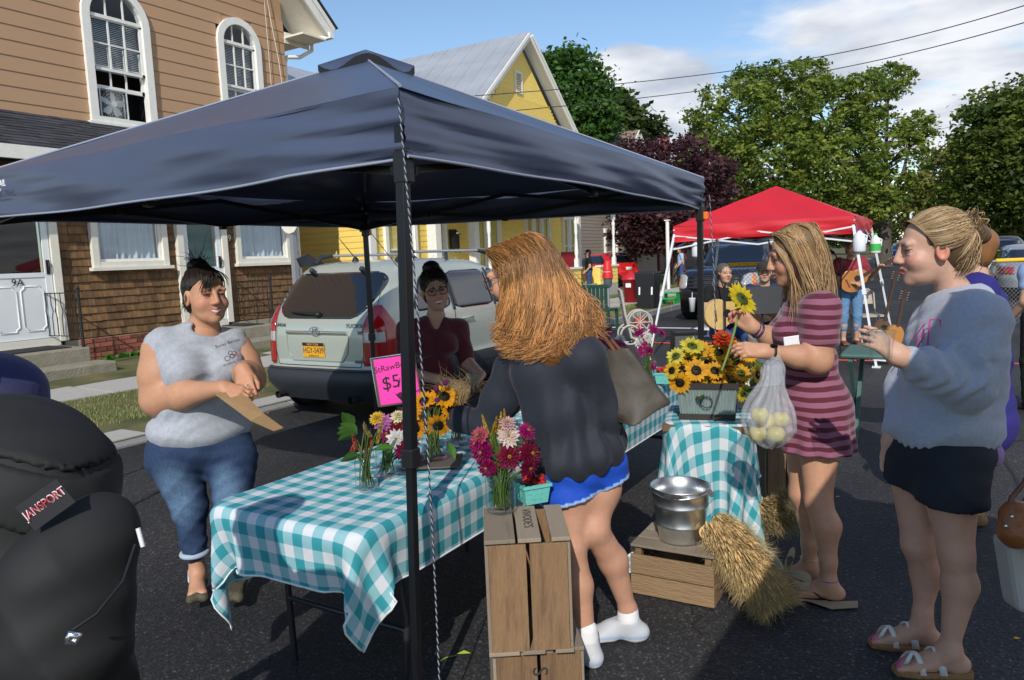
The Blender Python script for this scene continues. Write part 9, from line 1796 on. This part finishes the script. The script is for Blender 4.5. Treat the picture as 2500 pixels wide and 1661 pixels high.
for b in(-.14,.14):rod(T,'side_frame',[X(.22,b,.02),X(-.12,b,.12),X(-.22,b,.55),X(-.28,b,.95)],.025,'reel_beige');q=MB();rr=.21;q.tube([X(.05+rr*math.cos(a),b*.8,.38+rr*math.sin(a))for a in np.linspace(0,6.28,25)[:-1]],.018,8,closed=True);[q.cyl(X(.05,b*.8,.38),X(.05+rr*math.cos(a),b*.8,.38+rr*math.sin(a)),.012,n=5)for a in np.linspace(0,6.28,9)[:-1]];q.build('reel_wheel','reel_beige',T);q=MB();rr=.17;q.tube([X(-.14+rr*math.cos(a),b*1.25,.17+rr*math.sin(a))for a in np.linspace(0,6.28,21)[:-1]],.02,8,closed=True);q.build('cart_wheel','reel_beige',T)
rod(T,'handle',[X(-.28,-.14,.95),X(-.3,0,.98),X(-.28,.14,.95)],.024,'reel_beige');rod(T,'cross_bar',[X(-.24,-.14,.72),X(-.24,.14,.72)],.03,'reel_beige');q=MB();q.cyl(X(.05,-.1,.38),X(.05,.1,.38),.09,n=14);q.build('hose_coil','hose_red',T);rod(T,'hose',[tuple(X(*p))for p in((.05,0,.28),(.12,-.1,.12),(.3,-.2,.015),(.8,-.5,.012),(1.4,-.6,.012))],.012,'hose_red',6)
q=MB();q.tube([tuple(p)for p in bez2(G(1935,878),G(2080,880),G(2260,884))],.012,6);q.tube([tuple(p)for p in bez2(G(2330,884),G(2420,886),G(2520,890))],.012,6);o=q.build('extension_cord','hose_red');tag(o,'red extension cord lying across the road by the red canopy','cord');o['kind']='stuff'
def amp(label,px,py,w,h,yaw=0):
 g=G(px,py);T=prop('guitar_amplifier',label,'amplifier',g);fm=frame(g+Vector((0,0,h/2)),R0,F0)
 for nm,c,d,mt in(('cabinet',(0,.14,0),(w,.26,h),'plastic_black'),('speaker_cloth',(0,.006,-.03),(w*.9,.012,h*.76),'amp_cloth'),('control_panel',(0,.006,h*.42),(w*.9,.014,h*.1),'steel_dark')):q=MB();q.box(c,d);o=q.build(nm,mt,T,bevel=.006);o.data.transform(fm)
amp('black guitar amplifier in front of the seated guitarist',1678,872,.40,.40)
def mic(label,px,py,top,lean=.0):
 g=G(px,py);T=prop('microphone_stand',label,'microphone',g,'microphone stands');t=Vector((g.x,g.y,top));rod(T,'pole',[g+Vector((0,0,.02)),t],.011,'iron_black');rod(T,'boom',[t-Vector((0,0,.1)),t+F0*.25+Vector((0,0,.08))],.009,'iron_black');rod(T,'microphone',[t+F0*.25+Vector((0,0,.07)),t+F0*.42+Vector((0,0,.12))],.022,'iron_black')
 for k in range(3):a=k*2.09+.5;rod(T,'leg',[g+Vector((0,0,.12)),g+Vector((.3*math.cos(a),.3*math.sin(a),.01))],.009,'iron_black',6)
mic('black microphone stand before the seated guitarist',1772,925,1.2);mic('black microphone stand before the singing woman',2052,872,1.42)
g=G(1862,930);T=prop('music_stand','black music stand between the two seated musicians','music stand',g);rod(T,'pole',[g,g+Vector((0,0,.95))],.013,'iron_black');q=MB();fm=frame(g+Vector((0,0,.98)),R0,U0*.9+F0*.3);q.box((0,0,0),(.52,.34,.01));o=q.build('desk','plastic_black',T);o.data.transform(fm)
for k in range(3):a=k*2.09;rod(T,'leg',[g+Vector((0,0,.2)),g+Vector((.28*math.cos(a),.28*math.sin(a),.01))],.01,'iron_black',6)
g=G(2120,838);T=prop('folding_chair','beige metal folding chair behind the singing woman','chair',g);X=lambda a,b,z:g+R0*a+F0*b+Vector((0,0,z));q=MB();q.tube([X(-.2,.1,0),X(-.2,.2,.5),X(-.2,.26,.8),X(-.12,.28,.86),X(.12,.28,.86),X(.2,.26,.8),X(.2,.2,.5),X(.2,.1,0)],.014,8);q.build('back_frame','chair_beige',T);q=MB();q.prism([X(-.19,.25,.62),X(.19,.25,.62),X(.17,.28,.84),X(-.17,.28,.84)],F0,.008);q.build('backrest','chair_beige',T);q=MB();q.prism([X(-.19,-.2,.44),X(.19,-.2,.44),X(.19,.18,.44),X(-.19,.18,.44)],U0,.025);q.build('seat','chair_beige',T)
for s in(-1,1):rod(T,'leg',[X(s*.19,-.22,0),X(s*.19,.12,.48)],.013,'chair_beige')
def onstand(label,px,py,h,wood):
 g=G(px,py);d=(R0*.28+U0).normalized();T=prop('stringed_instrument',label,'instrument',g);c=g+Vector((0,0,.3));n=-F0;x=d.cross(n);q=MB();q.prism([c+d*(.16*math.cos(a))+x*(.13*math.sin(a))for a in np.linspace(0,6.28,25)[:-1]],n,.06);q.build('sound_box',M('instr%.2f'%wood[0],wood,.35),T);q=MB();q.beam(c+d*.14-F0*.06,c+d*(h-.42),.04,.02,up=n);q.build('neck','rosewood',T);q=MB();q.beam(c+d*(h-.44),c+d*(h-.28),.075,.015,up=n);q.build('headstock','rosewood',T)
 for k in range(4):
  for s in(-1,1):q=MB();p=c+d*(h-.42+.035*k);q.cyl(p+x*s*.035,p+x*s*.06,.008,n=6);q.build('tuning_peg','silver',T)
 for k in range(3):a=k*2.09;rod(T,'stand_leg',[g+Vector((0,0,.3)),g+Vector((.2*math.cos(a),.2*math.sin(a),.01))],.009,'iron_black',6)
onstand('dark banjo on a stand beside the red canopy leg',2148,852,1.2,(.12,.07,.04));onstand('honey coloured mandolin on a stand beside the green table',2178,872,.95,(.45,.2,.05))
def jug(label,p,mat2=None,s=1.0):
 T=prop('plastic_jug',label,'jug',p);q=MB();q.lathe([(0,-.14),(.07,-.14),(.08,-.12),(.08,.03),(.06,.09),(.025,.13),(.022,.15),(0,.152)],p,16);q.build('jug_body','milk',T)
 if mat2:q=MB();q.lathe([(.0815,-.10),(.0815,.01)],p,16);q.build('label',mat2,T)
 q=MB();q.lathe([(.026,.145),(.026,.17),(0,.172)],p,12);q.build('cap',mat2 or 'purple_band',T);q=MB();q.tube([p+R0*.04+Vector((0,0,.1)),p+R0*.1+Vector((0,0,.07)),p+R0*.09+Vector((0,0,-.02)),p+R0*.07+Vector((0,0,-.04))],.011,6);q.build('handle','milk',T);return T
jug('milky water jug with purple cap hung on the canopy leg',D(2098,590,9.75));jug('white jug with a green label hung on the canopy leg',D(2137,597,11.5),'label_green');jug('white plastic carrier weight hung on the left canopy leg',D(1702,605,11.0))
def barrier(label,p0,p1,z=1.0):
 p0,p1=Vector((*p0,0)),Vector((*p1,0));T=prop('chain_link_barrier',label,'barrier',p0,'chain link barriers');d=(p1-p0);n=int(d.length/.075);up=lambda p,h:p+Vector((0,0,h));rod(T,'frame',[up(p0,0),up(p0,z-.12),up(p0+d*.04,z),up(p1-d*.04,z),up(p1,z-.12),up(p1,0)],.02,'mesh_wire');rod(T,'top_guard',[up(p0+d*.08,z+.01),up(p1-d*.08,z+.01)],.036,'yellow_rail');q=MB();L_=d.length
 for k in range(-12,n+1):
  for s in(1,-1):
   a=max(0,k*.075);b=min(L_,k*.075+z-.1);
   if b<=a:continue
   za,zb=a-k*.075+.08,b-k*.075+.08
   if s<0:za,zb=z-za+.06,z-zb+.06
   q.cyl(up(p0+d.normalized()*a,za),up(p0+d.normalized()*b,zb),.003,n=3,caps=False)
 o=q.build('mesh_panel','mesh_wire',T);o['kind']='stuff'
a=D(1755,640,13.2);b=D(2030,620,12.6);barrier('yellow topped chain link barrier behind the musicians',(a.x,a.y),(b.x,b.y),1.32);a=D(2412,640,13);b=D(2640,640,13);barrier('yellow topped chain link barrier in front of the silver saloon',(a.x,a.y),(b.x,b.y),1.2)
T=prop('folding_picnic_table','dark green folding table with crossed legs beside the red canopy','table',G(2180,960));tc_=Vector((*D(2200,850,5.9).xy,.74));box_(T,'table_top',(tc_.x-.28,tc_.y-.55,.70),(tc_.x+.35,tc_.y+.42,.74),'table_green',.02)
for y in(-.45,.32):
 for s in(-1,1):q=MB();q.beam((tc_.x+s*.3,tc_.y+y+s*.02,.0),(tc_.x-s*.25,tc_.y+y+s*.02,.70),.07,.03,up=(0,1,0));q.build('leg','table_green',T)
q=MB();q.prism([D(2125,845,9.7),D(2185,848,9.7),D(2185,885,9.7),D(2130,880,9.7)],F0,.004);tag(q.build('notice','box_white'),'white paper notice tied to the red canopy leg','notice')
g=G(1735,862);T=prop('white_chair','small white chair holding the canvas tote','chair',g);box_(T,'seat',(g.x-.2,g.y-.2,.38),(g.x+.2,g.y+.2,.41),'pole_white')
for sx in(-1,1):
 for sy in(-1,1):rod(T,'leg',[(g.x+sx*.18,g.y+sy*.18,0),(g.x+sx*.18,g.y+sy*.18,.40 if sx<0 else .85)],.014,'pole_white')
rod(T,'back_rail',[(g.x+.18,g.y-.18,.84),(g.x+.18,g.y+.18,.84)],.014,'pole_white');S=SDF();S.ell((g.x,g.y,.52),(.13,.17,.14),None,.03);V,F=S.mesh(.012,lambda P:noise_fold(P,40,.006,1.));o=npmesh('tote_bag',V,F,'canvas');tag(o,'cream canvas tote sitting on the small white chair','bag')
p=D(1690,745,9.9);q=MB();q.lathe([(0,-.09),(.032,-.09),(.045,.09),(.047,.095),(0,.097)],p,14);q.tube([p+Vector((0,0,.09)),p+Vector((.01,0,.17))],.005,5);tag(q.build('paper_cup',M('cup_white',(.7,.74,.76),.5)),'white paper cup with straw on the amplifier','cup')
def post(label,px,py,ptop,r,mat,zb=.12):
 g=G(px,py,zb);t=PU(px-10,ptop,g.x).z;q=MB();q.cyl(g,(g.x,g.y,t),r,n=8);q.box((g.x,g.y,t+.02),(r*2.6,r*2.6,.04));tag(q.build('post',mat),label,'post');return g,t
post('white porch post standing at the driveway',1632,706,540,.07,'trim_white',.2)
g=Vector((11.6,9.2,.15));T=prop('sign_post','grey street sign post with rounded sign back by the tan house','sign',g);p=PV(712,540,9.2);g=Vector((p.x,9.2,.15));box_(T,'post',(g.x-.04,9.16,.15),(g.x+.04,9.24,2.6),'steel_grey');q=MB();q.prism([(g.x-.05,9.3+.2*math.cos(a)-.1,2.35+.2*math.sin(a))for a in np.linspace(0,6.28,13)[:-1]],(-1,0,0),.01);q.build('sign_plate','trim_cream',T)
p=D(2232,527,60);T=prop('stop_sign','stop sign seen from behind far up the street','sign',(p.x,p.y,.2));rod(T,'post',[(p.x,p.y,.2),(p.x,p.y,p.z)],.05,'steel_grey');q=MB();q.prism([p+R0*.4*math.cos(a)+U0*.4*math.sin(a)for a in np.linspace(.39,6.67,9)[:-1]],F0,.02);q.build('sign_plate','print_white',T)
p=PV(1387,640,10.9);T=prop('porch_chair','dark red slatted chair on the yellow porch','chair',(p.x,10.9,.62))
for k in range(6):box_(T,'back_slat',(p.x-.5+k*.17,10.85,.9),(p.x-.36+k*.17,10.9,1.75),'shop_red')
box_(T,'seat',(p.x-.5,10.45,.95),(p.x+.5,10.9,1.0),'shop_red')
for(x,y)in((265,895),(310,885),(340,880)):
 p=PV(x,y,11.75);b=Vector((p.x,11.75,.22));T=prop('weed_clump','green weeds growing against the brick footing','plant',b,'weeds by the footing');leafs(T,[(b+Vector((RNG.normal(0,.06),RNG.normal(0,.03),0)),vn(RNG.normal(0,.7),RNG.normal(-.2,.5),1))for k in range(16)],.13,.09,(.06,.17,.025))
